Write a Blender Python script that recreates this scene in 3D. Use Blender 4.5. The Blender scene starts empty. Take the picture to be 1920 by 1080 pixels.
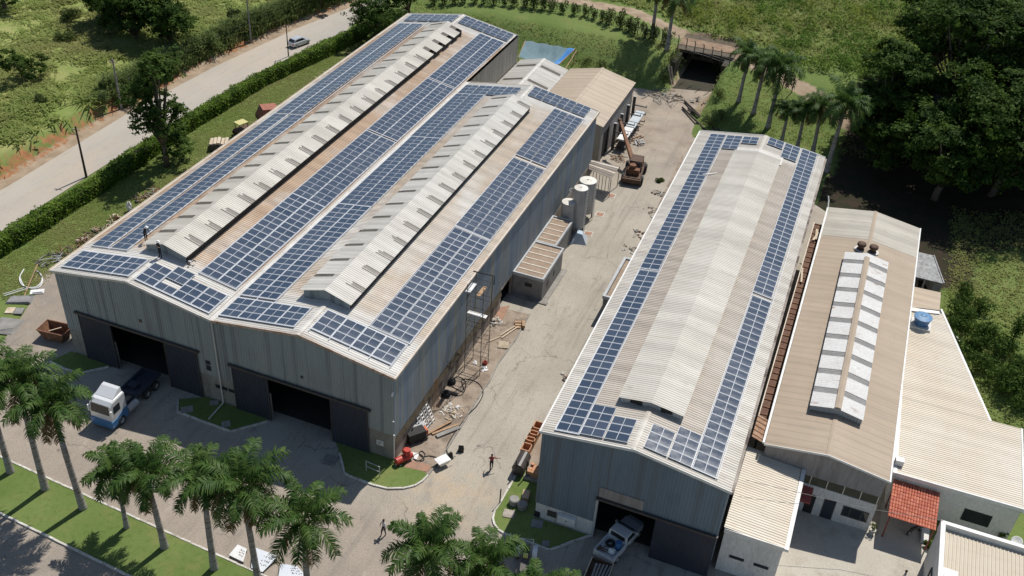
import bpy, math, random
import numpy as np
from mathutils import Vector, Matrix
rng = np.random.default_rng(7)
random.seed(7)
scene = bpy.context.scene
COL = scene.collection
# ------------------------------------------------------------------ camera, light, exposure
CAM = np.array([30.5606, -58.03825, 67.04923])
RT = np.array([0.92816, 0.368, 0.05561]); UP = np.array([-0.25789, 0.52819, 0.80902]); FW = np.array([-0.26834, 0.76524, -0.58514])
FPX = 1888.34
cd = bpy.data.cameras.new("camera"); cam = bpy.data.objects.new("camera", cd); COL.objects.link(cam)
cd.sensor_width = 36.0; cd.lens = 36.0 * FPX / 1920.0; cd.clip_end = 5000.0
cam.matrix_world = Matrix(((RT[0], UP[0], -FW[0], CAM[0]), (RT[1], UP[1], -FW[1], CAM[1]), (RT[2], UP[2], -FW[2], CAM[2]), (0, 0, 0, 1)))
scene.camera = cam
SUN = Vector((0.14, 0.60, 1.0)).normalized()
w = bpy.data.worlds.new("World"); scene.world = w; w.use_nodes = True
sky = w.node_tree.nodes.new("ShaderNodeTexSky"); sky.sky_type = 'NISHITA'; sky.sun_disc = False
sky.sun_elevation = math.asin(SUN.z); sky.sun_rotation = math.atan2(SUN.x, SUN.y); sky.air_density = 1.2; sky.dust_density = 0.6
bg = w.node_tree.nodes["Background"]; bg.inputs[1].default_value = 0.082
w.node_tree.links.new(sky.outputs[0], bg.inputs[0])
sd = bpy.data.lights.new("sun", 'SUN'); sd.energy = 4.5; sd.angle = math.radians(0.53); sd.color = (1.0, 0.955, 0.88)
so = bpy.data.objects.new("sun", sd); COL.objects.link(so); so.rotation_euler = SUN.to_track_quat('Z', 'Y').to_euler(); so.location = (0, 0, 150)
scene.view_settings.view_transform = 'Standard'; scene.view_settings.look = 'None'
scene.view_settings.exposure = 0.10; scene.view_settings.gamma = 1.0
scene.cycles.max_bounces = 6; scene.cycles.transparent_max_bounces = 8

def G(px, py, z=0.0):
    """where the line of sight through a pixel of the 1920x1080 photograph meets the level z"""
    d = FW + RT * (px - 960) / FPX - UP * (py - 540) / FPX
    p = CAM + d * ((z - CAM[2]) / d[2])
    return (float(p[0]), float(p[1]), float(z))
def G2(px, py, z=0.0): return G(px, py, z)[:2]
# ------------------------------------------------------------------ mesh helpers
class MB:
    def __init__(s): s.v = []; s.f = []; s.m = []; s.k = 0
    def add(s, vs, fs, m=None):
        b = len(s.v); s.v += [tuple(float(c) for c in p) for p in vs]
        s.f += [tuple(b + i for i in f) for f in fs]; s.m += [s.k if m is None else m] * len(fs)
    def box(s, lo, hi, m=None, mat4=None):
        x0, y0, z0 = lo; x1, y1, z1 = hi
        vs = [(x0,y0,z0),(x1,y0,z0),(x1,y1,z0),(x0,y1,z0),(x0,y0,z1),(x1,y0,z1),(x1,y1,z1),(x0,y1,z1)]
        if mat4 is not None: vs = [tuple(mat4 @ Vector(p)) for p in vs]
        s.add(vs, [(0,3,2,1),(4,5,6,7),(0,1,5,4),(1,2,6,5),(2,3,7,6),(3,0,4,7)], m)
    def hexa(s, q0, q1, m=None):
        """two quads (bottom ring, top ring)"""
        s.add(list(q0) + list(q1), [(3,2,1,0),(4,5,6,7),(0,1,5,4),(1,2,6,5),(2,3,7,6),(3,0,4,7)], m)
    def bar(s, a, b, wdt, hgt=None, m=None, up=(0,0,1)):
        hgt = wdt if hgt is None else hgt
        a = np.array(a, float); b = np.array(b, float); d = b - a; L = np.linalg.norm(d)
        if L < 1e-6: return
        d /= L; up = np.array(up, float)
        if abs(d @ up) > 0.98: up = np.array((0, 1.0, 0))
        r = np.cross(d, up); r /= np.linalg.norm(r); u = np.cross(r, d)
        q = lambda p: [p - r*wdt/2 - u*hgt/2, p + r*wdt/2 - u*hgt/2, p + r*wdt/2 + u*hgt/2, p - r*wdt/2 + u*hgt/2]
        s.add(q(a) + q(b), [(0,1,2,3),(7,6,5,4),(0,4,5,1),(1,5,6,2),(2,6,7,3),(3,7,4,0)], m)
    def tube(s, path, rad, n=8, m=None, caps=True):
        path = [np.array(p, float) for p in path]
        if not hasattr(rad, '__len__'): rad = [rad] * len(path)
        rings = []; prev = None
        for i, p in enumerate(path):
            d = path[min(i+1, len(path)-1)] - path[max(i-1, 0)]; d = d / (np.linalg.norm(d) + 1e-9)
            ref = np.array((0, 0, 1.0)) if abs(d[2]) < 0.95 else np.array((1.0, 0, 0))
            r = np.cross(d, ref) if prev is None else prev - d * (prev @ d)
            r /= np.linalg.norm(r) + 1e-9; prev = r; u = np.cross(d, r)
            rings.append([p + rad[i] * (r * math.cos(2*math.pi*k/n) + u * math.sin(2*math.pi*k/n)) for k in range(n)])
        vs = [q for R_ in rings for q in R_]; fs = []
        for i in range(len(path)-1):
            for k in range(n): fs.append((i*n+k, i*n+(k+1)%n, (i+1)*n+(k+1)%n, (i+1)*n+k))
        if caps: fs.append(tuple(range(n-1, -1, -1))); fs.append(tuple((len(path)-1)*n + k for k in range(n)))
        s.add(vs, fs, m)
    def lathe(s, prof, c=(0,0,0), n=20, m=None):
        vs = []; fs = []
        for r, z in prof:
            for k in range(n): vs.append((c[0] + r*math.cos(2*math.pi*k/n), c[1] + r*math.sin(2*math.pi*k/n), c[2] + z))
        for i in range(len(prof)-1):
            for k in range(n): fs.append((i*n+k, i*n+(k+1)%n, (i+1)*n+(k+1)%n, (i+1)*n+k))
        fs.append(tuple(range(n-1,-1,-1))); fs.append(tuple((len(prof)-1)*n+k for k in range(n)))
        s.add(vs, fs, m)
    def poly(s, pts, z0, z1, m=None):
        """upright prism over a plan polygon"""
        n = len(pts); a = sum(pts[i][0]*pts[(i+1)%n][1] - pts[(i+1)%n][0]*pts[i][1] for i in range(n))
        if a < 0: pts = pts[::-1]
        vs = [(p[0], p[1], z0) for p in pts] + [(p[0], p[1], z1) for p in pts]
        s.add(vs, [tuple(range(n-1,-1,-1)), tuple(range(n, 2*n))] + [(i, (i+1)%n, n+(i+1)%n, n+i) for i in range(n)], m)
    def prism(s, prof, axis, a, b, m=None):
        """profile of 2d points swept along x ('x') or y ('y')"""
        n = len(prof)
        if axis == 'y': vs = [(p[0], a, p[1]) for p in prof] + [(p[0], b, p[1]) for p in prof]
        else: vs = [(a, p[0], p[1]) for p in prof] + [(b, p[0], p[1]) for p in prof]
        s.add(vs, [tuple(range(n)), tuple(range(2*n-1, n-1, -1))] + [(i, n+i, n+(i+1)%n, (i+1)%n) for i in range(n)], m)
    def blob(s, c, r, seed=0, jit=0.25, n=8, m=None):
        g = np.random.default_rng(seed); rx, ry, rz = r if hasattr(r, '__len__') else (r, r, r); rows = max(4, n//2+1); vs = []; fs = []
        for i in range(rows+1):
            th = math.pi*i/rows
            for k in range(n):
                ph = 2*math.pi*k/n; q = 1 + jit*(g.random()-0.5)*2
                vs.append((c[0]+rx*q*math.sin(th)*math.cos(ph), c[1]+ry*q*math.sin(th)*math.sin(ph), c[2]+rz*q*math.cos(th)))
        for i in range(rows):
            for k in range(n): fs.append((i*n+k, (i+1)*n+k, (i+1)*n+(k+1)%n, i*n+(k+1)%n))
        s.add(vs, fs, m)
    def ring(s, c, R_, r, n=20, k=8, m=None, tilt=None):
        T = tilt or Matrix.Identity(3); pts = [Vector(c) + T @ Vector((R_*math.cos(2*math.pi*i/n), R_*math.sin(2*math.pi*i/n), 0)) for i in range(n+1)]
        s.tube([tuple(p) for p in pts], r, k, m, caps=False)
    def build(s, name, mats, parent=None, world=False, smooth=False):
        mats = mats if isinstance(mats, (list, tuple)) else [mats]
        me = bpy.data.meshes.new(name)
        vs = s.v
        if world and parent is not None:
            r_ = parent
            while r_.name not in TOPLOC: r_ = r_.parent
            L = TOPLOC[r_.name]; vs = [(p[0]-L[0], p[1]-L[1], p[2]-L[2]) for p in vs]
        me.from_pydata(vs, [], s.f)
        for mt in mats: me.materials.append(mt)
        if len(mats) > 1: me.polygons.foreach_set("material_index", s.m)
        if smooth: me.polygons.foreach_set("use_smooth", [True]*len(s.f))
        me.update()
        o = bpy.data.objects.new(name, me); COL.objects.link(o)
        if parent is not None: o.parent = parent
        return o
TOPLOC = {}
def np_mesh(name, V, F, mats, parent=None, midx=None, loc=None, smooth=False):
    """V (n,3), F (m,4) arrays to one mesh object"""
    V = np.asarray(V, np.float32); F = np.asarray(F, np.int32); k = F.shape[1]
    if loc is not None: V = V - np.array(loc, np.float32)
    me = bpy.data.meshes.new(name); me.vertices.add(len(V)); me.vertices.foreach_set("co", V.ravel())
    me.loops.add(F.size); me.loops.foreach_set("vertex_index", F.ravel())
    me.polygons.add(len(F)); me.polygons.foreach_set("loop_start", np.arange(0, F.size, k, dtype=np.int32))
    mats = mats if isinstance(mats, (list, tuple)) else [mats]
    for mt in mats: me.materials.append(mt)
    if midx is not None: me.polygons.foreach_set("material_index", np.asarray(midx, np.int32))
    if smooth: me.polygons.foreach_set("use_smooth", np.ones(len(F), bool))
    me.update(calc_edges=True)
    o = bpy.data.objects.new(name, me); COL.objects.link(o)
    if parent is not None: o.parent = parent
    return o
def tag(o, label=None, cat=None, group=None, kind=None):
    if label: o["label"] = label
    if cat: o["category"] = cat
    if group: o["group"] = group
    if kind: o["kind"] = kind
    return o
def thing(name, label, cat, loc=(0,0,0), rz=0.0, group=None, scale=1.0):
    o = bpy.data.objects.new(name, None); COL.objects.link(o); o.location = loc; o.rotation_euler = (0, 0, rz); o.scale = (scale,)*3
    o.empty_display_size = 0.3; TOPLOC[o.name] = loc
    return tag(o, label, cat, group)
def dup(o, loc, rz=None, label=None, parent=None, scale=None):
    c = o.copy(); COL.objects.link(c)
    if parent is None:
        c.location = loc
        if rz is not None: c.rotation_euler = (0, 0, rz)
        if scale is not None: c.scale = (scale,)*3 if not hasattr(scale, '__len__') else scale
        if label: c["label"] = label
    else: c.parent = parent
    for ch in list(o.children): dup(ch, None, parent=c)
    return c
def struct(o): o["kind"] = "structure"; return o
def one(mb, name, mats, label, cat, group=None, loc=None, rz=0.0, smooth=False):
    """a thing that is one mesh; mesh data local to loc"""
    o = mb.build(name, mats, smooth=smooth)
    if loc is not None: o.location = loc; o.rotation_euler = (0, 0, rz)
    return tag(o, label, cat, group)
# ------------------------------------------------------------------ materials
class NT:
    def __init__(s, name):
        s.m = bpy.data.materials.new(name); s.m.use_nodes = True; s.t = s.m.node_tree
        s.b = s.t.nodes["Principled BSDF"]; s._c = None
    def n(s, typ, **kw):
        x = s.t.nodes.new(typ)
        for k, v in kw.items(): setattr(x, k, v)
        return x
    def l(s, a, b): s.t.links.new(a, b)
    def put(s, sock, v):
        if hasattr(v, 'is_output') or isinstance(v, bpy.types.NodeSocket): s.l(v, sock)
        elif hasattr(v, '__len__') and len(v) == 3 and sock.type == 'RGBA': sock.default_value = (*v, 1)
        else: sock.default_value = v
    def co(s):
        if s._c is None: s._c = s.n("ShaderNodeTexCoord").outputs["Object"]
        return s._c
    def noise(s, scale, detail=4, stretch=(1,1,1), rough=0.55, off=(0,0,0), dist=0.0):
        mp = s.n("ShaderNodeMapping"); s.l(s.co(), mp.inputs[0]); mp.inputs["Scale"].default_value = stretch; mp.inputs["Location"].default_value = off
        x = s.n("ShaderNodeTexNoise"); s.l(mp.outputs[0], x.inputs["Vector"]); x.inputs["Scale"].default_value = scale
        x.inputs["Detail"].default_value = detail; x.inputs["Roughness"].default_value = rough; x.inputs["Distortion"].default_value = dist
        return x.outputs["Fac"]
    def rng(s, v, a, b, c=0.0, d=1.0):
        x = s.n("ShaderNodeMapRange"); s.l(v, x.inputs[0]); x.inputs[1].default_value = a; x.inputs[2].default_value = b; x.inputs[3].default_value = c; x.inputs[4].default_value = d
        return x.outputs[0]
    def mix(s, f, a, b):
        x = s.n("ShaderNodeMix", data_type='RGBA'); s.put(x.inputs[0], f); s.put(x.inputs[6], a); s.put(x.inputs[7], b); return x.outputs[2]
    def mul(s, a, b, op='MULTIPLY'):
        x = s.n("ShaderNodeMath", operation=op); s.put(x.inputs[0], a); s.put(x.inputs[1], b); x.use_clamp = op in ('ADD',); return x.outputs[0]
    def xyz(s, i):
        x = s.n("ShaderNodeSeparateXYZ"); s.l(s.co(), x.inputs[0]); return x.outputs[i]
    def absx(s):
        x = s.n("ShaderNodeMath", operation='ABSOLUTE'); s.l(s.xyz(0), x.inputs[0]); return x.outputs[0]
    def attr(s, name):
        x = s.n("ShaderNodeAttribute"); x.attribute_name = name; return x.outputs["Fac"]
    def bump(s, h, strength, dist=0.1):
        x = s.n("ShaderNodeBump"); s.l(h, x.inputs["Height"]); x.inputs["Strength"].default_value = strength; x.inputs["Distance"].default_value = dist
        s.l(x.outputs[0], s.b.inputs["Normal"])
    def done(s, col, rough=0.8, metal=0.0, spec=0.3):
        s.put(s.b.inputs["Base Color"], col); s.put(s.b.inputs["Roughness"], rough); s.put(s.b.inputs["Metallic"], metal); s.b.inputs["Specular IOR Level"].default_value = spec
        return s.m
def simple(name, c1, c2=None, scale=3.0, rough=0.7, metal=0.0, spec=0.35, stretch=(1,1,1), bump=0.0, lo=0.35, hi=0.68):
    t = NT(name); c2 = c2 or tuple(x*0.7 for x in c1)
    f = t.rng(t.noise(scale, 5, stretch), lo, hi); col = t.mix(f, c1, c2)
    if bump: t.bump(t.noise(scale*6, 4, stretch), bump)
    return t.done(col, rough, metal, spec)
def weathered(name, c1, c2, c3, s1=0.35, st1=(1,1,1), s3=1.2, st3=(1,1,1), t3=(0.52, 0.72), rough=0.6, fine=9.0, spec=0.3, bump=0.0, a3=0.9):
    """base tone, broad second tone, patches of dirt or rust, fine grain"""
    t = NT(name)
    col = t.mix(t.rng(t.noise(s1, 4, st1), 0.38, 0.64), c1, c2)
    col = t.mix(t.mul(t.rng(t.noise(s3, 6, st3, 0.65, (3.1, 7.7, 1.3)), *t3), a3), col, c3)
    g = t.rng(t.noise(fine, 3, st3), 0.3, 0.7, 0.82, 1.12)
    x = t.n("ShaderNodeVectorMath", operation='SCALE'); t.l(col, x.inputs[0]); t.l(g, x.inputs["Scale"])
    if bump: t.bump(t.noise(fine*1.5, 4), bump)
    return t.done(x.outputs[0], rough, 0, spec)
M = {}
M['white'] = simple('white_paint', (.72,.72,.70), (.60,.59,.56), 1.5, .55)
M['whitewall'] = weathered('white_wall_paint', (.66,.66,.64), (.58,.575,.55), (.36,.33,.29), .3, (1,1,.4), .7, (1,1,.25), (.58,.85), .85)
M['trim'] = weathered('white_metal_trim', (.62,.60,.57), (.52,.49,.45), (.36,.26,.19), .4, (1,1,1), 1.4, (1,1,1), (.58,.75), .5)
M['rusttrim'] = weathered('rusty_metal_trim', (.55,.44,.36), (.42,.29,.21), (.27,.12,.06), .8, (1,1,1), 1.2, (1,1,1), (.5,.66), .7)
M['creamtrim'] = weathered('cream_eave_trim', (.62,.56,.48), (.54,.46,.37), (.34,.22,.14), .4, (1,1,1), 1.0, (1,1,1), (.56,.75), .6)
M['galv'] = weathered('galvanised_sheet', (.46,.47,.48), (.38,.39,.40), (.26,.24,.22), .6, (1,1,1), 1.4, (1,1,1), (.58,.8), .45)
M['concrete'] = weathered('raw_concrete', (.30,.285,.26), (.24,.225,.20), (.12,.105,.09), .5, (1,1,1), .9, (1,1,.35), (.52,.74), .9, bump=.15)
M['grimewall'] = weathered('grimy_concrete_wall', (.36,.32,.28), (.28,.24,.205), (.075,.055,.045), .7, (1,1,.3), .55, (1,1,.16), (.45,.62), .9, bump=.15)
M['grimeband'] = weathered('mossy_grimy_ledge', (.12,.095,.07), (.09,.075,.045), (.05,.04,.03), 1.2, (1,1,.4), 1.5, (1,1,.4), (.5,.7), .9, bump=.2)
M['block'] = weathered('grey_block_wall', (.26,.255,.25), (.21,.205,.20), (.13,.125,.12), .6, (1,1,1), 1.5, (1,1,.4), (.5,.75), .9, bump=.2)
M['black'] = simple('black_rubber', (.02,.02,.022), (.035,.033,.03), 4, .7)
M['darkmetal'] = simple('dark_steel', (.05,.05,.055), (.09,.075,.06), 3, .55)
M['rust'] = weathered('rusty_iron', (.20,.10,.06), (.13,.065,.04), (.30,.17,.10), .9, (1,1,1), 2.5, (1,1,1), (.5,.7), .85, bump=.2)
M['rustdark'] = weathered('dark_rusty_machine', (.115,.07,.048), (.07,.045,.035), (.22,.13,.085), 1.5, (1,1,1), 3, (1,1,1), (.55,.75), .75)
M['wood'] = weathered('bare_timber', (.42,.28,.17), (.33,.21,.12), (.22,.14,.09), 1.0, (1,1,1), 4, (1,.3,1), (.5,.75), .8)
M['palewood'] = weathered('pale_timber', (.58,.49,.37), (.48,.39,.28), (.32,.25,.18), 1.0, (1,1,1), 4, (1,.3,1), (.5,.75), .8)
M['plastic_white'] = simple('white_plastic', (.74,.74,.73), (.62,.61,.60), 2, .4)
M['red'] = simple('red_enamel', (.50,.06,.04), (.34,.04,.03), 3, .4)
M['orange'] = simple('orange_clay_block', (.50,.27,.15), (.41,.21,.12), 2.5, .85, bump=.15)
M['blue'] = simple('blue_plastic', (.06,.17,.36), (.05,.13,.28), 2, .45)
M['yellow'] = simple('yellow_paint', (.60,.48,.10), (.45,.36,.09), 2, .5)
M['glass'] = simple('dark_window_glass', (.022,.027,.032), (.035,.04,.045), .7, .08, 0, .6)
M['doordark'] = weathered('dark_blue_steel_door', (.038,.046,.066), (.032,.038,.055), (.055,.055,.06), .4, (1,1,1), .8, (1,1,.2), (.55,.8), .55)
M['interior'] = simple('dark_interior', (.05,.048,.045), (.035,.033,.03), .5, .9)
M['tarp'] = simple('blue_grey_tarpaulin', (.135,.205,.23), (.10,.165,.195), .6, .8, stretch=(3,1,1), bump=.3)
M['tarpblue'] = simple('bright_blue_tarpaulin', (.05,.22,.50), (.04,.15,.38), 1, .45)
M['stone'] = weathered('rubble_stone', (.40,.36,.31), (.30,.26,.22), (.16,.12,.09), 1.2, (1,1,1), 2.5, (1,1,1), (.5,.7), .9, bump=.3)
M['soil'] = weathered('bare_soil', (.30,.21,.145), (.22,.15,.10), (.13,.09,.06), .5, (1,1,1), 1.5, (1,1,1), (.5,.75), .95, bump=.4)
M['earthshade'] = weathered('dark_mossy_wall_and_cutting_shade', (.06,.052,.04), (.045,.045,.028), (.03,.026,.02), .6, (1,1,1), 1.5, (1,1,.5), (.5,.7), .95, bump=.3)  # dark tone of the mossy walls; on the cutting floor it paints shade
M['kerb'] = weathered('white_painted_kerb', (.62,.60,.55), (.50,.47,.42), (.26,.23,.2), .8, (1,1,1), 1.6, (1,1,1), (.5,.68), .85)
M['greyposts'] = simple('weathered_post', (.28,.27,.25), (.2,.19,.175), 1, .85)
M['darkwood'] = simple('dark_tarred_post', (.045,.036,.03), (.07,.055,.045), 2, .85)
# long corrugated roofs: ribs run across, dirt streaks run down the slope (x)
def roofmat(name, c1, c2, dirt, clean=None, tan=None, str_=0.8, rib=None, band=None, amp=1.0):
    t = NT(name)
    col = t.mix(t.rng(t.noise(.22, 5, (1, .6, 1)), .36, .66), c1, c2)
    if tan:
        f = t.rng(t.noise(.16, 4, (1, .5, 1), .6, (5, 2, 0)), .3, .52)
        if clean:
            if band: f = t.mul(t.rng(f, 0, 1, .55, 1.0), t.rng(t.absx(), band+.5, band-.1))
            y = t.xyz(1); f = t.mul(t.mul(f, t.rng(y, clean[0], clean[0]+1.6)), t.rng(y, clean[1]+1.5, clean[1]))
        col = t.mix(f, col, tan)
    col = t.mix(t.mul(t.rng(t.noise(1.1, 6, (.14, 1.6, 1), .65), .5, .78), str_), col, dirt)
    col = t.mix(t.mul(t.rng(t.noise(.9, 7, (1, 1, 1), .7, (8, 1, 3)), .58, .75), .5), col, dirt)
    if rib:   # sheets laid side by side differ a little
        r = t.n("ShaderNodeTexNoise"); mp = t.n("ShaderNodeMapping"); mp.inputs["Scale"].default_value = (.02, 1.0, .02); t.l(t.co(), mp.inputs[0]); t.l(mp.outputs[0], r.inputs["Vector"]); r.inputs["Scale"].default_value = rib; r.inputs["Detail"].default_value = 1
        g = t.rng(r.outputs["Fac"], .35, .65, 1-.12*amp, 1+.08*amp)
        x = t.n("ShaderNodeVectorMath", operation='SCALE'); t.l(col, x.inputs[0]); t.l(g, x.inputs["Scale"]); col = x.outputs[0]
    return t.done(col, .55, 0, .3)
M['roofA'] = roofmat('white_roof_browned_by_dust', (.60,.585,.55), (.54,.515,.47), (.29,.21,.15), (4.6, 70.0), (.43,.31,.215), .7, .9)
M['roofA2'] = roofmat('white_roof_greyed_by_dust', (.60,.585,.55), (.54,.515,.475), (.33,.27,.21), (4.6, 52.0), (.47,.39,.305), .7, .9)
M['roofB'] = roofmat('pale_grey_corrugated_roof', (.56,.53,.475), (.50,.465,.41), (.27,.22,.17), (3.0, 53), (.42,.37,.315), .6, .9, band=4.6)
M['roofmon'] = roofmat('off_white_monitor_roof', (.55,.53,.49), (.50,.475,.43), (.33,.29,.24), None, None, .35, 1.2)
M['roofmonB'] = roofmat('cream_grey_monitor_roof', (.54,.515,.46), (.49,.46,.405), (.32,.275,.215), None, None, .5, .45)
M['transl'] = weathered('grey_translucent_sheet', (.15,.135,.11), (.115,.10,.085), (.08,.07,.06), .8, (1,1,1), 2, (.3,2,1), (.5,.75), .5)
M['roofC'] = roofmat('brown_fibre_roof', (.37,.295,.22), (.33,.26,.19), (.24,.185,.14), None, None, .4, .7, amp=.45)
M['roofCpale'] = roofmat('pale_weathered_fibre_roof', (.43,.40,.34), (.37,.34,.29), (.22,.20,.17), None, None, .7, .6)
M['roofD'] = roofmat('beige_tin_roof', (.62,.565,.475), (.58,.505,.40), (.45,.34,.235), None, None, .4, .7, amp=.5)
M['roofF'] = roofmat('beige_ribbed_roof', (.50,.44,.35), (.46,.395,.30), (.34,.27,.2), None, None, .3, None)
M['roofI'] = roofmat('tan_fibre_roof', (.43,.35,.265), (.40,.32,.235), (.28,.21,.15), None, None, .4, 1.2)
M['roofrust'] = weathered('rusted_tin_sheet', (.45,.30,.21), (.36,.22,.14), (.20,.10,.055), 1.2, (.3,1,1), 2.2, (.3,1,1), (.48,.66), .8)
M['rustdeck'] = weathered('rust_brown_decking', (.16,.09,.06), (.12,.065,.045), (.07,.04,.03), .8, (1,1,1), 2, (1,1,1), (.5,.7), .85)
M['monwhite'] = weathered('flaking_white_paint_sheet', (.60,.595,.58), (.55,.54,.52), (.27,.15,.09), .6, (1,1,1), .9, (.5,1.5,1), (.60,.68), .5, a3=.8)
M['mongrey'] = weathered('grey_fibreglass_sheet', (.26,.255,.25), (.22,.215,.21), (.17,.16,.15), .8, (1,1,1), 2, (.3,2,1), (.5,.75), .6)
def clad(name, a, b, c, st=(1,1,1), s=.9):
    t = NT(name)
    mp = t.n("ShaderNodeMapping"); t.l(t.co(), mp.inputs[0]); mp.inputs["Scale"].default_value = (1, 1.7, .012)
    x = t.n("ShaderNodeTexNoise"); t.l(mp.outputs[0], x.inputs["Vector"]); x.inputs["Scale"].default_value = s; x.inputs["Detail"].default_value = 2
    col = t.mix(t.rng(x.outputs["Fac"], .40, .60), a, b)
    y = t.n("ShaderNodeTexNoise"); t.l(mp.outputs[0], y.inputs["Vector"]); y.inputs["Scale"].default_value = s*3.1; y.inputs["Detail"].default_value = 3
    col = t.mix(t.mul(t.rng(y.outputs["Fac"], .53, .63), .85), col, c)
    col = t.mix(t.mul(t.rng(t.noise(.8, 6, (1,1,.3), .65), .5, .8), .5), col, tuple(q*.55 for q in a))
    return t.done(col, .55, 0, .3)
M['cladfront'] = clad('grey_green_steel_cladding', (.315,.345,.35), (.285,.32,.33), (.19,.21,.22), s=.5)
M['cladside'] = clad('blue_grey_streaked_cladding', (.235,.30,.375), (.31,.355,.395), (.43,.39,.23), s=.62)
M['cladB'] = clad('slate_blue_cladding', (.17,.22,.265), (.15,.20,.245), (.14,.165,.185), s=.5)
M['cladgrey'] = clad('stained_grey_cladding', (.36,.34,.30), (.32,.305,.27), (.22,.215,.18), s=.6)
M['cement'] = weathered('stained_cement_board', (.30,.28,.27), (.27,.255,.25), (.19,.17,.16), .5, (1,1,.3), .8, (1,1,.12), (.5,.72), .85)
# solar glass
t = NT('dark_solar_glass')
oi = t.n("ShaderNodeObjectInfo").outputs["Random"]
t.done(t.mix(oi, (.030,.048,.080), (.054,.072,.106)), t.rng(t.noise(.8, 3), .3, .7, .14, .32), 0, .5); M['pv'] = t.m
M['pvframe'] = simple('panel_aluminium_frame', (.56,.58,.61), (.48,.50,.53), 1.0, .45)
# foliage: colour varies leaf by leaf and clump by clump; light passes through
def leafmat(name, a, b, c, s=.25, trans=.4, rough=.65, spec=.08):
    t = NT(name)
    g = t.n("ShaderNodeNewGeometry")
    col = t.mix(g.outputs["Random Per Island"], a, b)
    col = t.mix(t.rng(t.noise(s, 3), .42, .62), col, c)
    t.done(col, rough, 0, spec)
    tr = t.n("ShaderNodeBsdfTranslucent"); t.l(col, tr.inputs[0])
    mx = t.n("ShaderNodeMixShader"); mx.inputs[0].default_value = trans; t.l(t.b.outputs[0], mx.inputs[1]); t.l(tr.outputs[0], mx.inputs[2])
    t.l(mx.outputs[0], t.t.nodes["Material Output"].inputs[0])
    return t.m
M['frond'] = leafmat('palm_frond_green', (.055,.115,.022), (.115,.18,.045), (.045,.10,.020), 1.2, .38, .5, .2)
M['frondold'] = leafmat('palm_frond_browning', (.20,.14,.06), (.15,.125,.045), (.22,.15,.08), 1.2, .3)
M['leafdark'] = leafmat('dark_tree_leaf', (.038,.078,.012), (.095,.150,.028), (.028,.058,.012), .35, .35)
M['leafmid'] = leafmat('mid_green_leaf', (.055,.10,.018), (.10,.155,.032), (.04,.078,.016), .5, .35)
M['leafhedge'] = leafmat('hedge_leaf', (.12,.205,.026), (.22,.32,.05), (.085,.155,.022), .6, .45)
M['leafscrub'] = leafmat('scrub_leaf', (.07,.15,.026), (.16,.25,.05), (.26,.29,.06), .07, .45)
M['leafolive'] = leafmat('olive_bush_leaf', (.085,.115,.035), (.14,.17,.055), (.065,.095,.028), .4, .35)
M['grassblade'] = leafmat('pasture_grass_blade', (.25,.33,.085), (.37,.41,.15), (.33,.34,.13), .10, .55)
M['reed'] = leafmat('tall_cane_grass', (.115,.165,.05), (.20,.245,.09), (.15,.20,.07), .3, .45)
M['bark'] = weathered('grey_brown_bark', (.14,.11,.085), (.10,.08,.06), (.20,.17,.14), 1.5, (1,1,.3), 4, (1,1,.4), (.5,.7), .9, bump=.4)
M['palmtrunk'] = weathered('grey_palm_trunk', (.36,.345,.33), (.25,.235,.215), (.14,.11,.085), .5, (1,1,1), 1.6, (.5,.5,3.2), (.46,.62), .85, bump=.2)
M['crownshaft'] = simple('green_crownshaft', (.12,.15,.06), (.13,.12,.06), 1.5, .5)
# ------------------------------------------------------------------ ground and pavings
def sstep(a, b, v):
    t = np.clip((v - a) / (b - a), 0, 1); return t*t*(3 - 2*t)
def vnoise(x, y, s, seed=0):
    """smooth value noise on arrays"""
    x = np.asarray(x, float)/s; y = np.asarray(y, float)/s
    xi = np.floor(x).astype(int); yi = np.floor(y).astype(int); xf = x-xi; yf = y-yi
    def h(a, b): return np.modf(np.abs(np.sin(a*127.1 + b*311.7 + seed*74.7)*43758.5453))[0]
    u = xf*xf*(3-2*xf); v = yf*yf*(3-2*yf)
    return (h(xi,yi)*(1-u)+h(xi+1,yi)*u)*(1-v) + (h(xi,yi+1)*(1-u)+h(xi+1,yi+1)*u)*v
rl = [(-67.2,-60),(-66.4,0),(-65.2,22),(-65.4,46),(-64.2,64),(-61.4,84),(-58.2,98),(-52.5,118),(-46,136),(-36,165)]
def road_left(y): return np.interp(y, [p[1] for p in rl], [p[0] for p in rl])
def ground_h(x, y):
    x = np.asarray(x, float); y = np.asarray(y, float)
    yb = 89 - 5*sstep(-30, -44, x)
    bank = 4.0*sstep(yb, yb+9, y)*sstep(-55, -44, x)
    right = 4.0*sstep(74, 96, y)
    e = sstep(9.3, 10.2, x); west = bank*(1-sstep(1.6, 2.4, x))
    gap = np.where((x > 1.6) & (x < 10.2), 4.0*sstep(105.3, 106.4, y), 0)
    h = np.where(x < 2.4, np.maximum(west, gap), np.where(x > 9.3, np.maximum(right*e, gap), gap))
    hill = 6.0*sstep(46.5, 72, x)*sstep(18, 42, y)
    h = np.maximum(h, hill) + np.where((x > 46) & (y > 74), 0.10*np.clip(x-46, 0, 40), 0)
    e_ = x - road_left(y)
    past = sstep(-2.2, -4.2, e_)*(1.3 + 0.7*vnoise(x, y, 9, 3) + .35*vnoise(x, y, 2.6, 6) + .02*np.clip(-4-e_, 0, 60))
    h = h + past
    flat = ((x > -56) & (x < 44) & (y < 88))
    rough = (vnoise(x, y, 3.1, 1)-.5)*.35 + (vnoise(x, y, 7.7, 2)-.5)*.5
    return h + np.where(flat, 0, rough*np.clip((np.abs(h))/1.5, 0, 1))
def gh(x, y): return float(ground_h(np.array([x]), np.array([y]))[0])
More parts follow.
